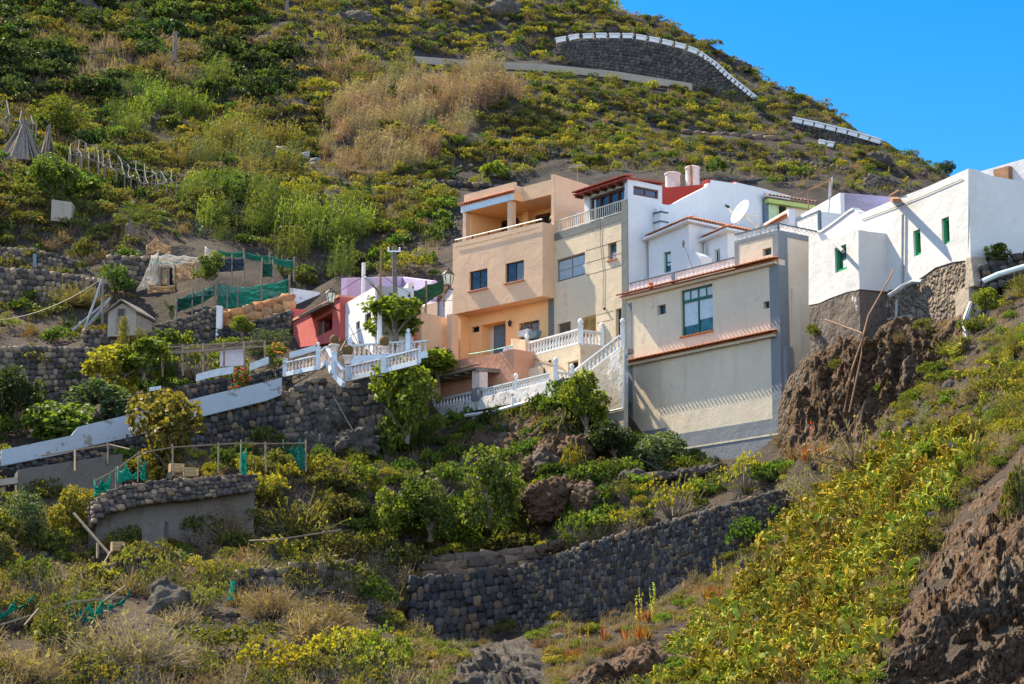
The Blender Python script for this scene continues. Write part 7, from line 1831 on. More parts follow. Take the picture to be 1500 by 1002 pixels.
tree('crownbig', 90, 650, 130, 70, 0, 'green', 'fig_tree', 'wide bright green leafy tree above the left end of the white parapet', 2, 90)
tree('crown', 24, 620, 90, 90, 0, 'dark', 'dark_tree', 'dark green shaded tree at the left edge above the white parapet', 0, 91)
tree('crownbig', 168, 566, 90, 60, 0, 'yel', 'yellow_tree', 'yellow leaved tree among the garden bushes, below the cypress', 1, 96)
tree('crownbig', 210, 548, 76, 52, 0, 'lime', 'yellow_tree', 'lime yellow tree left of the dry fig branches', 0, 96)
tree('crownbig', 150, 620, 100, 60, 0, 'bluegreen', 'bushy_tree', 'soft green bushy tree right of the bright fig tree', 0, 91)
tree('crownfine', 180, 532, 26, 66, 0, 'olive', 'cypress', 'slim brownish green cypress beside the dark terrace wall', 2, 98.5)
tree('crownfine', 205, 524, 30, 44, 0, 'olive', 'cypress', 'short brownish green cypress right of the taller one', 0, 98.5)
tree('crownbig', 640, 556, 82, 52, 6, 'lime', 'vine_tree', 'leafy green tree over the canopy, before the peach garden wall', 2, 97.0)
tree('crownbig', 596, 640, 96, 112, 0, 'lime', 'climber', 'tall leafy climber covering the rubble wall left of the canopy', 1, 90.4, cat='climber')
tree('crown', 630, 782, 96, 96, 0, 'green', 'leafy_shrub', 'large rounded green leafy shrub in the middle of the bank', 0, 81.5, cat='shrub')
tree('crown', 716, 762, 90, 116, 0, 'green', 'leafy_shrub', 'tall green leafy shrub right of the largest rounded one', 1, 82.3, cat='shrub')
tree('crown', 566, 780, 60, 64, 0, 'lime', 'leafy_shrub', 'pale lime leafy shrub left of the largest rounded one', 2, 81, cat='shrub')
tree('crown', 965, 690, 82, 58, 0, 'bluegreen', 'grey_shrub', 'silvery grey green shrub at the foot of the cream house', 3, 85.3, cat='shrub')
tree('crown', 900, 668, 70, 56, 0, 'dark', 'dark_shrub', 'dark green shrub in shade below the drain pipe', 0, 87, cat='shrub')
tree('crownfine', 36, 800, 74, 76, 0, 'bluegreen', 'grey_bush', 'dark olive fine leaved bush at the left edge below the concrete wall', 0, cat='shrub')
tree('crown', 98, 800, 62, 80, 4, 'yel', 'yellow_bush', 'tall yellow green bush left of the curved terrace wall', 2, cat='shrub')
tree('crown', 1360, 700, 44, 34, 20, 'lime', 'pale_sapling', 'thin pale stemmed sapling with a tuft of leaves above the rock face', 3, cat='sapling', bark=(.4, .36, .3))
tree('crown', 1446, 452, 42, 34, 2, 'lime', 'green_bush', 'bright green bush over the bent grey pipe', 1, 69, cat='shrub')
tree('crownfine', 1440, 500, 36, 40, 0, 'bluegreen', 'grey_bush', 'silvery bush right of the bent grey pipe', 1, 68, cat='shrub')
tree('crown', 1462, 384, 54, 28, 0, 'green', 'wall_bush', 'dark green bush on the stone wall at the end of the old white house', 2, 72, cat='shrub')
tree('crown', 352, 574, 34, 36, 0, 'green', 'red_flower_bush', 'green bush with red flowers hanging over the dark stone wall', 1, 93.6, cat='shrub')
tree('crown', 405, 520, 30, 20, 0, 'lime', 'orange_flower_bush', 'small bush with orange flowers left of the pale blue balustrade', 0, 93.2, cat='shrub')
fl = {}
for (nm, px, py, w, h, Y, c, n) in [('red_flower_bush', 352, 556, 30, 34, 93.2, 'flower_red', 34), ('orange_flower_bush', 405, 510, 24, 16, 92.9, 'flower_orange', 16)]:
    if c not in MATS: simple(c, (.6, .02, .015) if c == 'flower_red' else (.75, .22, .03), .7, var=.3)
    root = next(o for o in bpy.data.objects if o.name == nm); rr = random.Random(3); fm_ = MB().sphere((0, 0, 0), .055, 7, 5, (1, 1, .7)).mesh('flower', MATS[c])
    for i in range(n):
        p = at(px+rr.uniform(-.5, .5)*w, py+rr.uniform(-.5, .5)*h, Y-.25*rr.random())-root.location; q = link(bpy.data.objects.new('flower', fm_), root); q.location = p; q.scale = (.6+.6*rr.random(),)*3
# palm
pp = Vector(ground([190], [352])[0]); pal = empty('palm', pp, 'young wind blown palm with drooping fronds above the sackcloth shelter', 'palm tree')
s = pp.y/3260; MB().lathe((0, 0, -.3), [(.3, 0), (.26, .6), (.3, 1.1), (.15, 1.3)], 10).build('trunk', MATS['trunk_bark'], pal)
r = np.random.default_rng(4)
for k in range(22):
    g = Geo(); az = r.random()*6.28; el = .1+1.2*r.random(); L_ = 2.0+.7*r.random(); n = 26
    tt = np.linspace(.08, 1, n); x = L_*(tt*math.cos(el)); z = 1.1+L_*(tt*math.sin(el)-.55*tt**2); wx = .5*tt**1.5
    P_ = np.stack([x*math.cos(az)+wx, x*math.sin(az), z], 1); sticks(g, P_[:-1], P_[1:], .02, np.tile([1., 1., .8], (n-1, 1)), r, 0)
    d = np.gradient(P_, axis=0); sd = np.cross(d, [0, 0, 1.]); sd /= np.linalg.norm(sd, axis=1)[:, None]+1e-9
    for sg in (-1, 1): leaves(g, P_, sd*sg+d/np.linalg.norm(d, axis=1)[:, None]*.8-np.array([0, 0, .35]), .38*np.sin(np.clip(tt*2.9+.2, 0, 3.1))+.08, .022, grey(n, r, .7, 1.3), r)
    q, t, m_ = g.get(); o = link(bpy.data.objects.new('frond', np_mesh('frond', q.reshape(-1, 3), [np.arange(len(q)*4).reshape(-1, 4)], [MATS['leaf'], MATS['bark']], m_, t.reshape(-1, 3))), pal); o.color = tuple(np.array(COLS['green'])*(.8 if k % 4 else .5))+(1,)
HERO.append((190, 325, 36))
# named shrubs and succulents
for a in [
 ('pear', 262, 500, 74, 40, 'bluegreen', 'prickly_pear', 'blue green prickly pear clump below the rubble wall', 'cactus', 'pad', 0),
 ('pear', 302, 494, 40, 48, 'bluegreen', 'prickly_pear', 'tall pale prickly pear beside the whitewashed post', 'cactus', 'pad', 1),
 ('agave', 412, 404, 46, 36, 'bluegreen', 'agave', 'large blue agave behind the long green net', 'agave', 'leaf', 0),
 ('agave', 712, 262, 30, 20, 'bluegreen', 'agave', 'blue agave on the terrace above the peach house roof', 'agave', 'leaf', 1),
 ('agave', 745, 266, 30, 20, 'bluegreen', 'agave', 'blue agave right of the other agave above the peach house roof', 'agave', 'leaf', 2),
 ('pear', 668, 262, 60, 16, 'bluegreen', 'prickly_pear', 'row of low prickly pears on the terrace edge above the peach house', 'cactus', 'pad', 2),
 ('dome', 700, 280, 44, 26, 'yel', 'yellow_shrub', 'rounded yellow shrub just above the peach house roof, left side', 'shrub', 'leaf', 0),
 ('dome', 648, 300, 56, 36, 'yel', 'yellow_shrub', 'yellow shrub beside the grey slope left of the peach house roof', 'shrub', 'leaf', 1),
 ('dome', 600, 400, 84, 40, 'yel', 'yellow_shrub', 'spreading yellow shrub behind the utility pole', 'shrub', 'leaf', 2),
 ('loose', 985, 760, 110, 66, 'yel', 'tabaiba_shrub', 'open branched yellow green shrub behind the long climbing stone wall', 'shrub', 'leaf', 0),
 ('loose', 1090, 722, 84, 62, 'yel', 'tabaiba_shrub', 'open branched yellow green shrub right of the grey plinth', 'shrub', 'leaf', 1),
 ('loose', 920, 782, 76, 40, 'yel', 'tabaiba_shrub', 'low yellow green shrub on top of the stone wall, left of the open branched one', 'shrub', 'leaf', 2),
 ('loose', 842, 800, 66, 52, 'lime', 'tabaiba_shrub', 'lime green shrub right of the round brown stones', 'shrub', 'leaf', 3),
 ('dome', 840, 700, 44, 60, 'yel', 'tabaiba_shrub', 'upright yellow tipped plant growing on the rocky knob', 'shrub', 'leaf', 3),
 ('bush', 738, 690, 54, 44, 'lime', 'bright_shrub', 'bright lime shrub above the tall leafy shrub', 'shrub', 'leaf', 0),
 ('bush', 630, 690, 44, 34, 'lime', 'bright_shrub', 'bright lime shrub above the largest rounded shrub', 'shrub', 'leaf', 1),
 ('bush', 470, 690, 44, 40, 'lime', 'bright_shrub', 'bright green shrub right of the torn green net strip', 'shrub', 'leaf', 2),
 ('bush', 330, 692, 56, 44, 'green', 'vine_bush', 'green bush behind the fence of the curved terrace', 'shrub', 'leaf', 3),
 ('bush', 190, 802, 46, 40, 'olive', 'terrace_bush', 'olive bush against the curved wall, left of the concrete water box', 'shrub', 'leaf', 0),
 ('bush', 275, 800, 46, 40, 'olive', 'terrace_bush', 'olive bush against the curved wall, right of the concrete water box', 'shrub', 'leaf', 1),
 ('twiggreen', 440, 790, 150, 80, 'bronze', 'thorny_thicket', 'tangled grey brown thicket right of the curved terrace wall', 'thicket', 'leaf', 2),
 ('twigfine', 330, 800, 90, 60, 'brown', 'dry_bush', 'rounded dry brown bush at the right foot of the curved wall', 'dry bush', 'dry_leaf', 0),
 ('dome', 400, 830, 84, 50, 'yel', 'yellow_shrub', 'yellow shrub on the broken stone terrace edge', 'shrub', 'leaf', 1),
 ('dome', 290, 850, 70, 40, 'yel', 'yellow_shrub', 'yellow shrub directly behind the pointed boulder', 'shrub', 'leaf', 2),
 ('dome', 505, 985, 150, 78, 'yel', 'tabaiba_shrub', 'wide yellow green shrub at the bottom edge, left of the dark rock', 'shrub', 'leaf', 4),
 ('dome', 560, 1000, 110, 84, 'lime', 'tabaiba_shrub', 'yellow green shrub at the bottom edge touching the dark sloping rock', 'shrub', 'leaf', 0),
 ('bush', 548, 900, 76, 56, 'green', 'leafy_shrub', 'green leafy shrub at the left end of the shaded stone wall', 'shrub', 'leaf', 2),
 ('dome', 44, 868, 96, 62, 'lime', 'yellow_shrub', 'rounded lime shrub at the left edge above the tumbled dark stones', 'shrub', 'leaf', 1),
 ('dome', 150, 862, 90, 44, 'yel', 'yellow_shrub', 'yellow shrub under the low tumbled stone wall at the lower left', 'shrub', 'leaf', 2),
 ('bush', 72, 968, 76, 66, 'olive', 'olive_shrub', 'dark olive upright shrub near the lower left corner', 'shrub', 'leaf', 2),
 ('twigfine', 190, 985, 230, 100, 'grey', 'dry_thicket', 'wide grey dry thicket below the torn green nets', 'thicket', 'dry_leaf', 1),
 ('dome', 330, 968, 170, 66, 'olive', 'olive_shrub', 'broad olive shrub below the pointed boulder', 'shrub', 'leaf', 3),
 ('twigfine', 395, 905, 120, 60, 'brown', 'dry_bush', 'rounded brown dry bush right of the pointed boulder', 'dry bush', 'dry_leaf', 2),
 ('twigfine', 478, 930, 130, 66, 'brown', 'dry_bush', 'rounded brown dry bush left of the shaded stone wall', 'dry bush', 'dry_leaf', 3),
 ('dome', 410, 1004, 150, 76, 'yel', 'yellow_shrub', 'yellow green shrub at the bottom edge, left of the wide tabaiba', 'shrub', 'leaf', 0),
 ('twigfine', 40, 1010, 170, 80, 'brown', 'dry_bush', 'brown dry bush in the lower left corner', 'dry bush', 'dry_leaf', 0),
 ('dome', 495, 830, 110, 60, 'olive', 'olive_shrub', 'olive shrub above the short broken terrace edge', 'shrub', 'leaf', 4),
 ('bush', 590, 850, 90, 60, 'olive', 'olive_shrub', 'olive shrub left of the squared block courses', 'shrub', 'leaf', 1),
 ('aloe', 846, 968, 46, 50, 'rust', 'aloe', 'red aloe clump with yellow flower spikes below the climbing stone wall', 'aloe', 'leaf', 0),
 ('aloe', 925, 940, 84, 60, 'rust', 'aloe', 'larger reddish aloe clump with yellow spikes above the rock overhang', 'aloe', 'leaf', 1),
 ('aloe', 960, 910, 60, 50, 'brown', 'aloe', 'pinkish aloe clump with many yellow spikes at the foot of the stone wall', 'aloe', 'leaf', 2),
 ('aloe', 1050, 880, 56, 60, 'rust', 'aloe', 'reddish aloe clump with yellow spikes by the pointed dark rock', 'aloe', 'leaf', 3),
 ('aloe0', 1195, 680, 60, 66, 'rust', 'red_aloe', 'tall red stemmed aloe beside the grey corner of the cream house', 'aloe', 'leaf', 0),
 ('twiggreen', 1260, 690, 140, 92, 'grey', 'dry_thicket', 'big grey twiggy thicket under the brown rock outcrop', 'thicket', 'dry_leaf', 0),
 ('twiggreen', 1180, 740, 90, 64, 'grey', 'dry_thicket', 'grey twiggy thicket at the upper right end of the stone wall', 'thicket', 'dry_leaf', 1),
 ('bush', 1075, 268, 10, 8, 'lime', 'bush', '', 'shrub', 'leaf', 0),
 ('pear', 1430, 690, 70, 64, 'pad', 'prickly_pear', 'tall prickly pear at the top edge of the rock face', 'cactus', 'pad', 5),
 ('pear', 1450, 480, 40, 30, 'pad', 'prickly_pear', 'prickly pear on the sunny slope near the right edge', 'cactus', 'pad', 3),
 ('bush', 1490, 780, 60, 110, 'olive', 'hanging_bush', 'green bush hanging over the rock face at the right edge', 'shrub', 'leaf', 3),
 ('bush', 1370, 560, 60, 44, 'lime', 'bright_shrub', 'bright shrub below the bent grey pipe', 'shrub', 'leaf', 0),
 ('dome', 1312, 556, 40, 40, 'bluegreen', 'grey_shrub', 'soft grey green shrub at the right side of the rock outcrop', 'shrub', 'leaf', 0),
 ('dome', 915, 600, 10, 8, 'yel', 'bush', '', 'shrub', 'leaf', 0),
 ('twigfine', 115, 452, 110, 40, 'ochre', 'dry_bush', 'golden brown dry bush on the terrace left of the leaning poles', 'dry bush', 'dry_leaf', 1),
 ('bush', 122, 388, 56, 44, 'olive', 'terrace_bush', 'olive bush between the two upper terrace walls at the left', 'shrub', 'leaf', 2),
 ('bush', 170, 428, 56, 50, 'green', 'terrace_bush', 'green bush in front of the stone wall left of the sackcloth shelter', 'shrub', 'leaf', 3),
 ('twigfine', 400, 610, 50, 62, 'ochre', 'dry_creeper', 'rusty creeper hanging over the corner of white parapet and rubble wall', 'creeper', 'dry_leaf', 2),
 ('twigfine', 335, 608, 40, 26, 'straw', 'dry_tuft', 'pale dry tuft hanging over the white parapet', 'tuft', 'dry_leaf', 3),
 ('dome', 60, 560, 110, 56, 'olive', 'broad_shrub', 'broad olive shrub at the left edge before the tall terrace wall', 'shrub', 'leaf', 3),
 ('loose', 285, 560, 110, 54, 'lime', 'fig_bush', 'bare branched fig bush with lime leaves below the trellis', 'shrub', 'leaf', 1),
 ('bush', 445, 412, 60, 24, 'green', 'vine_bush', 'green bush behind the weathered whitewashed wall', 'shrub', 'leaf', 1),
]:
    if a[7] == '': continue
    plant(*a[:8], cat=a[8], mat=a[9], seed=a[10])
for k, (px, py, w, h, c, lab) in enumerate([(1192, 498, 30, 34, 'olive', 'small dark shrub at the top left of the rock outcrop, by the cream house'), (1318, 500, 34, 24, 'brown', 'dry tuft on top of the rock outcrop'), (1232, 545, 40, 24, 'olive', 'olive tuft in the middle of the rock outcrop'), (1290, 585, 50, 30, 'lime', 'lime tuft at the lower edge of the rock outcrop'), (1208, 606, 44, 30, 'brown', 'brown tuft low on the rock outcrop'), (1350, 488, 40, 26, 'olive', 'olive tuft at the right end of the rock outcrop')]):
    plant('bush' if c != 'brown' else 'twig', px, py, w, h, c, 'rock_shrub', lab, 'shrub', 'leaf' if c != 'brown' else 'dry_leaf', k, Y=float(np.interp(px, [1138, 1200, 1256, 1300, 1365, 1418], [81.6, 78.8, 76.0, 74.3, 72.5, 70.5])))
# hanging dry vines over the bank
vi = []
r = np.random.default_rng(8)
g = Geo(); o0 = at(640, 612, YT(640)-1)
for k in range(420):
    px = 640+190*r.random(); py = 614-(px-640)*.10+r.random()*14; p = np.array(at(px, py, YT(px)-.75-.5*r.random())-o0); pts = [p]; d = np.array([r.normal()*.06, -.05+r.normal()*.04, -.16])
    for i in range(int(5+7*r.random())): d = d*.8+np.array([r.normal()*.06, r.normal()*.04, -.05]); pts.append(pts[-1]+d)
    pts = np.array(pts); c = np.array([[.17, .125, .085], [.12, .09, .06], [.22, .17, .11], [.12, .12, .04]])[r.integers(4)]
    sticks(g, pts[:-1], pts[1:], .02+.015*r.random(), np.tile(c, (len(pts)-1, 1))*(.7+.6*r.random()), r, 0)
    n = 5; j = r.integers(len(pts), size=n); leaves(g, pts[j], unit(n, r), .12, .04, np.tile(c, (n, 1)), r)
q, t, m_ = g.get(); o = link(bpy.data.objects.new('hanging_vines', np_mesh('hanging_vines', q.reshape(-1, 3), [np.arange(len(q)*4).reshape(-1, 4)], [MATS['dry_leaf'], MATS['bark']], m_, t.reshape(-1, 3)))); o.location = o0
tag(o, 'curtain of dry hanging vines over the bank under the lower terrace', 'vines')

# ---- scatter -------------------------------------------------------------------
def inpoly(px, py, poly):
    x = np.asarray(px); y = np.asarray(py); c = np.zeros(x.shape, bool); n = len(poly)
    for i in range(n):
        x0, y0 = poly[i]; x1, y1 = poly[(i+1) % n]
        with np.errstate(divide='ignore', invalid='ignore'):
            h = ((y0 > y) != (y1 > y)) & (x < (x1-x0)*(y-y0)/(y1-y0+1e-9)+x0)
        c ^= h
    return c
NOGO = [[(412, 450), (500, 405), (640, 405), (665, 285), (810, 250), (930, 258), (1060, 262), (1200, 280), (1310, 290), (1420, 245), (1600, 200), (1600, 380), (1440, 410), (1385, 450), (1300, 480), (1150, 560), (1150, 690), (1020, 680), (920, 640), (910, 600), (830, 580), (700, 600), (625, 605), (625, 545), (500, 560), (412, 545)],
        [(415, 535), (500, 520), (625, 530), (625, 640), (415, 645)], [(0, 650), (410, 550), (412, 600), (180, 660), (178, 735), (0, 740)], [(128, 735), (370, 692), (372, 740), (260, 800), (128, 805)],
        [(604, 838), (768, 815), (768, 915), (600, 936)], [(768, 826), (1150, 712), (1150, 760), (1060, 830), (960, 890), (768, 915)], [(1288, 1010), (1300, 930), (1350, 838), (1405, 745), (1500, 655), (1700, 600), (1700, 1100), (1300, 1100)],
        [(806, 56), (900, 50), (1000, 68), (1105, 146), (1040, 140), (920, 112), (830, 92)], [(200, 340), (420, 372), (425, 455), (320, 490), (200, 485)], [(1160, 172), (1290, 205), (1290, 216), (1160, 192)],
        [(648, 1012), (676, 968), (708, 944), (745, 932), (780, 934), (802, 965), (812, 1012)], [(815, 1012), (845, 986), (884, 968), (925, 950), (965, 928), (1000, 912), (1012, 930), (960, 985), (930, 1012)], [(-40, 503), (145, 505), (146, 560), (-40, 566)], [(152, 440), (200, 440), (200, 484), (152, 484)], [(1150, 470), (1345, 455), (1350, 585), (1230, 625), (1150, 650)], [(606, 80), (800, 92), (1014, 120), (1014, 136), (800, 108), (606, 95)], [(1000, 190), (1200, 210), (1200, 222), (1000, 202)]]
NOGO = [p for p in NOGO if len(p) > 2]
BLOBS = [  # (cx,cy,rx,ry, zone)
 (555, 195, 75, 55, 'straw_reed'), (655, 150, 95, 48, 'straw_reed'), (235, 150, 90, 42, 'green_reed'), (350, 325, 80, 40, 'green_reed'), (470, 350, 85, 46, 'green_reed'), (340, 228, 80, 38, 'mixed_reed'), (140, 95, 60, 30, 'straw_tuft'), (480, 90, 60, 30, 'brown_bush'), (520, 235, 70, 30, 'straw_tuft'), (235, 92, 50, 22, 'brown_bush')]
CACT = [(925, 1010), (1010, 930), (1080, 840), (1150, 765), (1220, 705), (1320, 655), (1420, 650), (1400, 740), (1356, 815), (1306, 915), (1290, 1010)]
def zone(px, py):
    u, v = px, py
    px = u+26*math.sin(v*.045+1.3*math.sin(u*.03))+14*math.sin(v*.13+u*.05) if v < 420 else u; py = v+14*math.sin(u*.05+2*math.sin(v*.04))+8*math.sin(u*.16) if v < 420 else v
    for cx, cy, rx, ry, z in BLOBS:
        if ((px-cx)/rx)**2+((py-cy)/ry)**2 < 1: return z
    if inpoly(np.array([px]), np.array([py]), CACT)[0]: return 'cactus'
    if py < 255 or (py < 330 and px < 660):
        if px < 420 and py < 150: return 'hill_dark'
        if px > 900 and py > 180: return 'hill_bare'
        if px < 420: return 'hill_left'
        return 'hill'
    if py < 500 and px < 420: return 'terraces'
    if py < 650 and px < 420: return 'gardens'
    if px > 1140 and py < 760 and px > 1150+(760-py)*0-0: return 'right_slope' if px > 1290 or py < 640 else 'right_twigs'
    if py < 810 and px > 520: return 'bank'
    if py < 830: return 'left_mid'
    if px > 620: return 'below_wall'
    return 'scrub'
# zone: list of (weight, hi template, lo template, colour, width m lo, hi, height ratio, mat)
ZN = {
 'hill': [(4, 'dome', 'domelo', 'yel', .7, 1.5, .75, 'leaf'), (5, 'dome', 'domelo', 'olive', .7, 1.8, .7, 'leaf'), (1.5, 'bush', 'bushlo', 'ochre', .6, 1.3, .7, 'leaf'), (2, 'bush', 'bushlo', 'green', .6, 1.3, .7, 'leaf'), (1.5, 'twig', 'twiglo', 'grey', .7, 1.5, .8, 'dry_leaf'), (.5, 'pear', 'pear', 'bluegreen', .7, 1.0, .8, 'pad')],
 'hill_bare': [(2, 'bush', 'bushlo', 'green', .4, .9, .7, 'leaf'), (3, 'dome', 'domelo', 'yel', .5, 1.2, .75, 'leaf'), (3, 'dome', 'domelo', 'olive', .5, 1.2, .7, 'leaf'), (1, 'bush', 'bushlo', 'ochre', .5, 1.0, .7, 'leaf'), (1, 'twig', 'twiglo', 'brown', .5, 1.0, .8, 'dry_leaf')],
 'hill_dark': [(4, 'bush', 'bushlo', 'dark', 1.2, 3.0, .7, 'leaf'), (3, 'dome', 'domelo', 'olive', 1.0, 2.2, .7, 'leaf'), (2, 'bush', 'bushlo', 'green', 1.0, 2.2, .7, 'leaf'), (1.5, 'twig', 'twiglo', 'brown', 1., 2., .8, 'dry_leaf'), (1, 'dome', 'domelo', 'yel', .8, 1.6, .7, 'leaf'), (.5, 'pear', 'pear', 'bluegreen', .8, 1.4, .8, 'pad')],
 'hill_left': [(4, 'dome', 'domelo', 'olive', .8, 2.2, .7, 'leaf'), (3, 'bush', 'bushlo', 'green', .8, 2.0, .75, 'leaf'), (2, 'dome', 'domelo', 'yel', .7, 1.6, .7, 'leaf'), (2, 'bush', 'bushlo', 'ochre', .7, 1.4, .7, 'leaf'), (2, 'twig', 'twiglo', 'brown', .8, 1.8, .8, 'dry_leaf'), (.8, 'pear', 'pear', 'bluegreen', .7, 1.1, .8, 'pad')],
 'straw_reed': [(1.2, 'bush', 'bushlo', 'olive', 1, 2, .7, 'leaf'), (6, 'reeddry', 'reeddry', 'straw', 1.4, 2.4, 1.15, 'dry_leaf'), (1, 'reeddry', 'reeddry', 'brown', 1.6, 2.4, 1.2, 'dry_leaf')],
 'green_reed': [(2.5, 'bush', 'bushlo', 'dark', 1, 2, .8, 'leaf'), (6, 'reed', 'reed', 'green', 1.4, 2.4, 1.2, 'leaf'), (2, 'reed', 'reed', 'lime', 1.5, 2.2, 1.4, 'leaf'), (1, 'bush', 'bushlo', 'olive', 1, 2, .7, 'leaf')],
 'mixed_reed': [(4, 'reed', 'reed', 'olive', 1.4, 2.2, 1.3, 'leaf'), (2, 'bush', 'bushlo', 'green', 1, 2, .7, 'leaf'), (1, 'reed', 'reed', 'bluegreen', 1.4, 2, 1.2, 'leaf')],
 'straw_tuft': [(4, 'grass', 'grass', 'straw', 1.0, 1.8, 1.1, 'dry_leaf'), (2, 'twig', 'twiglo', 'brown', 1, 2, .8, 'dry_leaf'), (1.5, 'dome', 'domelo', 'olive', .8, 1.4, .7, 'leaf')],
 'brown_bush': [(4, 'twig', 'twiglo', 'brown', 1.4, 2.6, .8, 'dry_leaf'), (2, 'dome', 'domelo', 'olive', 1, 2, .7, 'leaf')],
 'terraces': [(3, 'dome', 'domelo', 'olive', .6, 1.6, .7, 'leaf'), (2.5, 'twig', 'twiglo', 'ochre', .6, 1.5, .7, 'dry_leaf'), (2, 'bush', 'bushlo', 'green', .6, 1.6, .75, 'leaf'), (1.6, 'twig', 'twiglo', 'brown', .6, 1.5, .7, 'dry_leaf'), (1, 'pear', 'pear', 'bluegreen', .6, 1.0, .8, 'pad'), (1, 'dome', 'domelo', 'rust', .4, .9, .7, 'leaf')],
 'gardens': [(3, 'bush', 'bushlo', 'lime', .6, 1.6, .8, 'leaf'), (3, 'bush', 'bushlo', 'green', .6, 1.6, .8, 'leaf'), (1.5, 'loose', 'domelo', 'yel', .6, 1.4, .8, 'leaf'), (1, 'twig', 'twiglo', 'grey', .5, 1.2, .7, 'dry_leaf')],
 'right_slope': [(4, 'dome', 'domelo', 'yel', .4, 1.1, .7, 'leaf'), (3, 'twiggreen', 'twiggreen', 'olive', .5, 1.2, .8, 'dry_leaf'), (2, 'bush', 'bushlo', 'lime', .4, 1.0, .7, 'leaf'), (1.5, 'twig', 'twiglo', 'grey', .5, 1.1, .8, 'dry_leaf'), (1, 'pear', 'pear', 'pad', .4, .8, .8, 'pad'), (.8, 'grass', 'grass', 'straw', .4, .8, .8, 'dry_leaf')],
 'right_twigs': [(4, 'twiggreen', 'twiggreen', 'grey', .5, 1.4, .9, 'dry_leaf'), (3, 'twig', 'twiglo', 'brown', .5, 1.3, .9, 'dry_leaf'), (2, 'loose', 'domelo', 'olive', .5, 1.2, .8, 'leaf'), (1, 'grass', 'grass', 'straw', .4, .9, .8, 'dry_leaf')],
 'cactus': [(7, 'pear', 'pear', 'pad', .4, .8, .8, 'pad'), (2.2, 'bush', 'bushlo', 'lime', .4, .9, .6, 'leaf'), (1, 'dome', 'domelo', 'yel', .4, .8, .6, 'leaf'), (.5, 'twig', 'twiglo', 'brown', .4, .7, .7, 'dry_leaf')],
 'bank': [(4, 'bush', 'bushlo', 'green', .7, 1.7, .85, 'leaf'), (3, 'bush', 'bushlo', 'lime', .6, 1.5, .85, 'leaf'), (1.5, 'dome', 'domelo', 'yel', .5, 1.1, .8, 'leaf'), (1.4, 'twig', 'twiglo', 'brown', .5, 1.1, .8, 'dry_leaf'), (1, 'loose', 'domelo', 'olive', .6, 1.2, .9, 'leaf')],
 'left_mid': [(2, 'dome', 'domelo', 'yel', .6, 1.6, .8, 'leaf'), (4, 'bush', 'bushlo', 'olive', .7, 1.8, .85, 'leaf'), (2, 'twig', 'twiglo', 'brown', .5, 1.2, .8, 'dry_leaf'), (1.6, 'twig', 'twiglo', 'grey', .6, 1.3, .9, 'dry_leaf'), (1.2, 'bush', 'bushlo', 'lime', .4, 1.0, .8, 'leaf')],
 'scrub': [(4.5, 'twig', 'twiglo', 'brown', .7, 1.8, .75, 'dry_leaf'), (3.2, 'loose', 'bushlo', 'olive', .8, 2.0, .85, 'leaf'), (5, 'twig', 'twiglo', 'grey', .7, 1.9, .75, 'dry_leaf'), (2.5, 'dome', 'domelo', 'olive', .5, 1.2, .75, 'leaf'), (1.3, 'dome', 'domelo', 'yel', .5, 1.2, .75, 'leaf'), (1.5, 'grass', 'grass', 'straw', .4, .9, .8, 'dry_leaf'), (1, 'bush', 'bushlo', 'ochre', .5, 1.0, .7, 'leaf')],
 'below_wall': [(2, 'bush', 'bushlo', 'lime', .35, .7, .7, 'leaf'), (3, 'twig', 'twiglo', 'brown', .4, .9, .7, 'dry_leaf'), (2, 'grass', 'grass', 'straw', .4, .8, .8, 'dry_leaf'), (2, 'twig', 'twiglo', 'grey', .4, .9, .7, 'dry_leaf'), (1.5, 'dome', 'domelo', 'yel', .4, .8, .7, 'leaf'), (1, 'dome', 'domelo', 'olive', .4, .9, .7, 'leaf')],
}
DENS = {'hill': 1.0, 'hill_bare': 1.25, 'hill_dark': 1, 'hill_left': .95, 'cactus': 2, 'below_wall': .95, 'terraces': .8, 'bank': .8, 'green_reed': .5, 'straw_reed': .6, 'mixed_reed': .6}
WHERE = {'hill': 'on the open hillside below the road walls', 'hill_bare': 'on the dark gravelly slope above the white houses', 'hill_dark': 'on the shaded hillside at the upper left', 'hill_left': 'on the bushy slope left of the straw coloured reeds',
 'straw_reed': 'in the straw coloured reed bed above the houses', 'green_reed': 'in a green reed bed on the left hillside', 'mixed_reed': 'among the reeds on the left hillside', 'straw_tuft': 'on the grassy patch beside the reeds', 'brown_bush': 'in the brown thicket of the upper hillside', 'terraces': 'on the stone terraces at the left',
 'gardens': 'in the gardens above the white parapet', 'right_slope': 'on the sunny slope in front of the old white house', 'right_twigs': 'under the brown rock outcrop', 'cactus': 'in the prickly pear slope at the lower right', 'bank': 'on the bank between houses and big stone wall', 'left_mid': 'around the curved terrace wall', 'scrub': 'in the dry scrub at the lower left', 'below_wall': 'below the big stone wall'}
CN = {'yel': 'yellow green', 'olive': 'olive green', 'green': 'green', 'dark': 'dark green', 'bluegreen': 'blue green', 'ochre': 'ochre', 'brown': 'brown', 'grey': 'grey', 'straw': 'straw coloured', 'lime': 'lime green', 'rust': 'rust red', 'pad': 'yellowish'}
KN = {'dome': ('rounded_shrub', 'rounded shrub'), 'bush': ('leafy_shrub', 'leafy shrub'), 'loose': ('branchy_shrub', 'branchy shrub'), 'twig': ('dry_shrub', 'dry twiggy shrub'), 'twiggreen': ('twiggy_shrub', 'twiggy shrub'), 'grass': ('grass_tuft', 'grass tuft'), 'pear': ('prickly_pear', 'prickly pear'), 'reed': ('reed_clump', 'reed clump'), 'reeddry': ('dry_reed_clump', 'dry reed clump')}
r = np.random.default_rng(2024)
px, py = [], []
y = -40.0
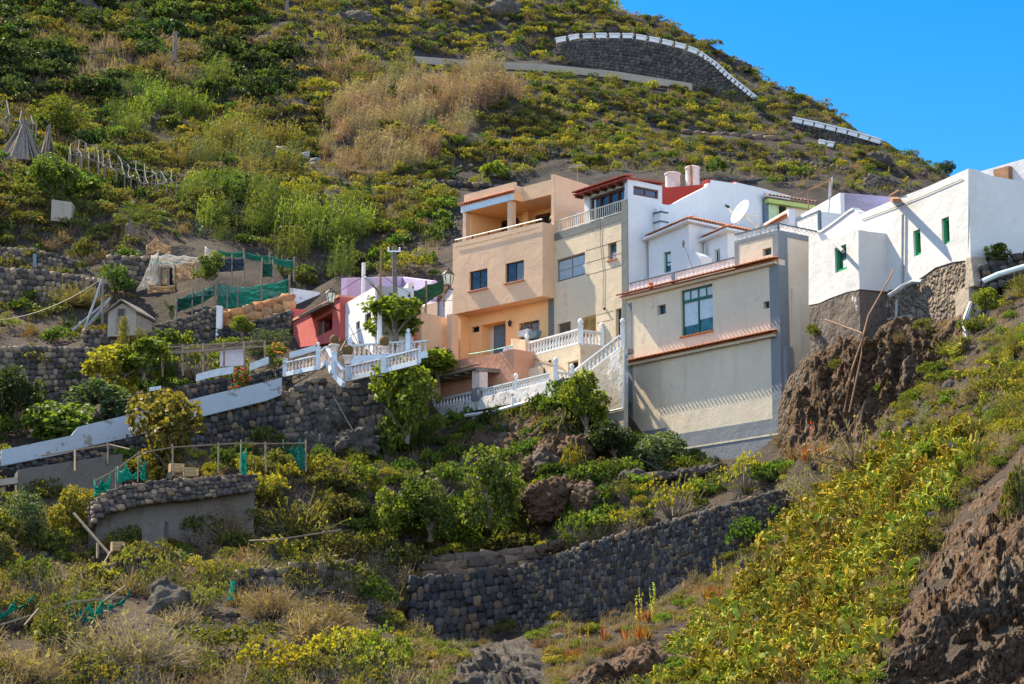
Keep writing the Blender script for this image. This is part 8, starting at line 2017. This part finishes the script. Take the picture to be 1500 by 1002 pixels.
while y < 1040:                     # jittered, so that near and far slopes are equally covered
    stp = 11.8 if y > 250 else 10.6
    xs = np.arange(-200, 1720, stp*1.15); px.append(xs+r.uniform(-.5, .5, len(xs))*stp*1.3); py.append(y+r.uniform(-.5, .5, len(xs))*stp*1.3); y += stp
px = np.concatenate(px); py = np.concatenate(py)
keep = np.ones(len(px), bool)
for p in NOGO: keep &= ~inpoly(px, py, p)
for hx, hy, hr in HERO: keep &= (px-hx)**2+(py-hy)**2 > (hr*.75)**2
px, py = px[keep], py[keep]; G = ground(px, py)
ok = ~np.isnan(G[:, 0]); px, py, G = px[ok], py[ok], G[ok]
inst = []
for x, y, g in zip(px, py, G):
    z = zone(x, y)
    cl = vnoise(np.array([g[0]]), np.array([g[1]]), 6, 33)[0]       # clumps and bare patches
    if r.random() > DENS.get(z, .88)*(1+.55*cl): continue
    opts = ZN[z]; w = np.array([o[0] for o in opts]); cl2 = vnoise(np.array([g[0]]), np.array([g[1]]), 9, 44)[0]
    w = w*np.exp(1.2*cl2*np.cos(np.arange(len(w))*2.1)); o = opts[r.choice(len(opts), p=w/w.sum())]
    wd = (o[4]+(o[5]-o[4])*r.random()**1.6); dist = g[1]
    if z in ('hill_dark', 'hill_left') and x < 0: wd *= 1.1
    inst.append((wd/dist, z, o, g, wd, x, y))
# world-uniform fill for ground hidden from this side
for i in range(5200):
    gx_, gy_ = (r.uniform(-70, 70), r.uniform(40, 235)) if i < 2600 else (r.uniform(12, 60), r.uniform(34, 110)); q = proj(Vector((gx_, gy_, float(hgt(gx_, gy_)))))
    if -30 < q[0] < 1530 and -20 < q[1] < 1020: 
        if gy_ > 108 or (-10 < gx_ < 36 and gy_ > 78): continue
        if any(inpoly(np.array([q[0]]), np.array([q[1]]), p)[0] for p in NOGO): continue
        continue
    z = 'hill' if gy_ > 120 else 'scrub' if gx_ < 10 else 'right_slope'; o = ZN[z][r.integers(len(ZN[z]))]; wd = o[4]+(o[5]-o[4])*r.random(); inst.append((0, z, o, (gx_, gy_, float(hgt(gx_, gy_))), wd, *q))
cx_ = r.uniform(900, 1410, 3600); cy_ = r.uniform(620, 1030, 3600); kp = inpoly(cx_, cy_, CACT)
for p in NOGO: kp &= ~inpoly(cx_, cy_, p)
cx_, cy_ = cx_[kp], cy_[kp]; CG = ground(cx_, cy_)
for x, y, g in zip(cx_, cy_, CG):
    if np.isnan(g[0]) or vnoise(np.array([g[0]]), np.array([g[1]]), 2.2, 71)[0] < -.38: continue
    o = ZN['cactus'][r.choice(4, p=[.80, .09, .08, .03])]; wd = .34+.36*r.random()**1.5; inst.append((wd/g[1], 'cactus', o, g, wd, x, y))
hx_ = r.uniform(-60, 1420, 6600); hy_ = r.uniform(-20, 330, 6600); kp = np.ones(len(hx_), bool)
for p in NOGO: kp &= ~inpoly(hx_, hy_, p)
hx_, hy_ = hx_[kp], hy_[kp]
for x, y, g in zip(hx_, hy_, ground(hx_, hy_)):
    z = zone(x, y)
    if np.isnan(g[0]) or not z.startswith('hill') or vnoise(np.array([g[0]]), np.array([g[1]]), 5, 61)[0] < (-.4 if z == 'hill_bare' else -.6): continue
    o = (1, 'dome', 'domelo', ['olive', 'green', 'yel', 'dark', 'ochre'][r.choice(5, p=[.38, .22, .17, .15, .08])], .4, .9, .75, 'leaf') if r.random() > .25 else (1, 'twig', 'twiglo', ['brown', 'grey', 'straw'][r.integers(3)], .4, .9, .8, 'dry_leaf'); wd = .45+.6*r.random(); inst.append((wd/g[1], z, o, g, wd, x, y))
bx_ = r.uniform(560, 1220, 1700); by_ = r.uniform(700, 1010, 1700)
BEL = [(560, 1010), (575, 930), (690, 930), (770, 900), (900, 885), (985, 855), (1060, 805), (1110, 772), (1150, 748), (1195, 716), (1215, 735), (1150, 800), (1090, 875), (1010, 945), (930, 1010)]
kp = inpoly(bx_, by_, BEL)
for p in NOGO:
    if p[0] in ((648, 1012), (815, 1012)): kp &= ~inpoly(bx_, by_, p)
bx_, by_ = bx_[kp], by_[kp]
for x, y, g in zip(bx_, by_, ground(bx_, by_)):
    if np.isnan(g[0]) or g[1] > np.interp(x, [604, 768, 1150], [77.8, 79.5, 73.6]): continue
    o = ZN['below_wall'][r.choice(6, p=[.08, .32, .24, .2, .09, .07])]; wd = .3+.5*r.random(); inst.append((wd/g[1], 'below_wall', o, g, wd, x, y))
ex_ = np.array([1250, 1268, 1294, 1326, 1362, 1392, 1428, 1466]); ey_ = np.array([1010, 935, 872, 826, 768, 724, 688, 650])
tt_ = r.random(420)*7; ii_ = tt_.astype(int); ff_ = tt_-ii_; sx_ = ex_[ii_]*(1-ff_)+ex_[ii_+1]*ff_+r.uniform(-26, 34, 420); sy_ = ey_[ii_]*(1-ff_)+ey_[ii_+1]*ff_+r.uniform(-8, 10, 420)
for x, y, g in zip(sx_, sy_, ground(sx_, sy_)):
    if np.isnan(g[0]): continue
    o = [(1, 'grass', 'grass', 'straw', .3, .6, .9, 'dry_leaf'), (1, 'twig', 'twiglo', 'brown', .3, .7, .8, 'dry_leaf'), (1, 'twig', 'twiglo', 'grey', .3, .7, .8, 'dry_leaf'), (1, 'bush', 'bushlo', 'lime', .3, .5, .7, 'leaf')][r.choice(4, p=[.4, .34, .2, .06])]; wd = .3+.4*r.random(); inst.append((wd/g[1]*.5, 'below_wall', o, g, wd, x, y))
inst.sort(key=lambda k: -k[0])
IND = {}; ST = {'leaf': [], 'dry_leaf': [], 'pad': []}
nind = 0
for (sz, z, o, g, wd, x, y) in inst:
    kd = o[1]; inside = 10 < x < 1490 and 10 < y < 992
    col = jitc(o[3], r, .25)
    if kd == 'pear' and z == 'cactus':
        e_ = vnoise(np.array([g[0]]), np.array([g[1]]), 1.6, 81)[0]; col = tuple(np.array(col)*np.array([1-.35*max(0, e_)-.1*max(0, -e_), 1-.12*max(0, e_)-.35*max(0, -e_), 1+.3*abs(e_)])*(1+.25*e_))
    sc = (wd/2*1.12, wd/2*1.12*(.85+.3*r.random()), wd*.62*o[6]*(.8+.4*r.random())/.75)
    if kd in ('reed', 'reeddry'): sc = (wd/2, wd/2, wd*.75*o[6])
    if kd == 'pear': sc = (wd*1.0, wd*1.0, wd*.85)
    rz = r.random()*6.28 if kd not in ('reed', 'reeddry') else r.normal()*.35
    if inside and nind < 290 and IND.get(kd, 0) < 60 and z != 'cactus' and kd != 'grass':
        nind += 1; IND[kd] = IND.get(kd, 0)+1
        nm, wrd = KN[kd]; ob = link(bpy.data.objects.new(nm, tmesh(kd, int(r.integers(7)), o[7]))); ob.location = (g[0], g[1], g[2]-.06); ob.scale = sc; ob.rotation_euler = (0, 0, rz); ob.color = (*col, 1)
        lab = f"{CN[o[3]]} {wrd} {WHERE[z]}"; tag(ob, lab, 'shrub' if 'shrub' in wrd else wrd.split()[-1] if kd != 'pear' else 'cactus', f"{CN[o[3]]} {wrd}s {WHERE[z]}")
    else:
        far_ = g[1] > 95; tp = TPL[o[2] if far_ or sz == 0 else o[1]]
        ST[o[7]].append((tp[int(r.integers(len(tp)))], (g[0], g[1], g[2]-.06), np.array(sc), rz, col))
stuff('hillside_scrub', ST['leaf'], 'leaf'); stuff('dry_scrub', ST['dry_leaf'], 'dry_leaf'); stuff('prickly_pear_thicket', ST['pad'], 'pad')
# dry grass, herbs and loose stones on the soil between the shrubs
px = r.uniform(-60, 1560, 15000); py = r.uniform(-10, 1010, 15000); keep = np.ones(len(px), bool)
for p in NOGO: keep &= ~inpoly(px, py, p)
px, py = px[keep], py[keep]; G = ground(px, py, step=.3); ok = ~np.isnan(G[:, 0]); px, py, G = px[ok], py[ok], G[ok]
gi, si = [], []
IV1, IF1 = ICO[1]
for x, y, g in zip(px, py, G):
    if r.random() < .72:
        z = zone(x, y); s = (.16+.3*r.random())*(1.0 if g[1] < 110 else 1.5)*(.7 if z == 'scrub' else 1)
        c = ['straw', 'brown', 'ochre', 'olive', 'grey'][r.choice(5, p=[.28, .24, .16, .22, .10])] if not z.startswith('hill') else ['olive', 'brown', 'yel', 'green', 'straw'][r.choice(5, p=[.35, .25, .15, .15, .10])]
        tp = TPL['grasslo']; gi.append((tp[int(r.integers(4))], (g[0], g[1], g[2]-.03), np.array([s, s, s*1.1]), r.random()*6.28, jitc(c, r, .3)))
    elif g[1] < 112 or r.random() < .5: si.append((g, (.06+.22*r.random()**4)*(1 if g[1] < 110 else 1.3)))
stuff('dry_grass', gi, 'dry_leaf')
VV = np.concatenate([IV1*np.array([s*(.8+.6*r.random()), s*(.8+.6*r.random()), s*(.5+.5*r.random())])*(1+.3*(r.random((len(IV1), 1))-.5))+np.array([g[0], g[1], g[2]]) for g, s in si]); FF = np.concatenate([IF1+i*len(IV1) for i in range(len(si))])
pal_ = np.array(PAL['mid']+PAL['dark']); TT = np.concatenate([np.tile(pal_[r.integers(len(pal_))]*(.7+.6*r.random()), (len(IV1), 1)) for _ in si])
o = link(bpy.data.objects.new('loose_stones', np_mesh('loose_stones', VV, FF, MATS['stone'], tint=TT))); o['kind'] = 'stuff'
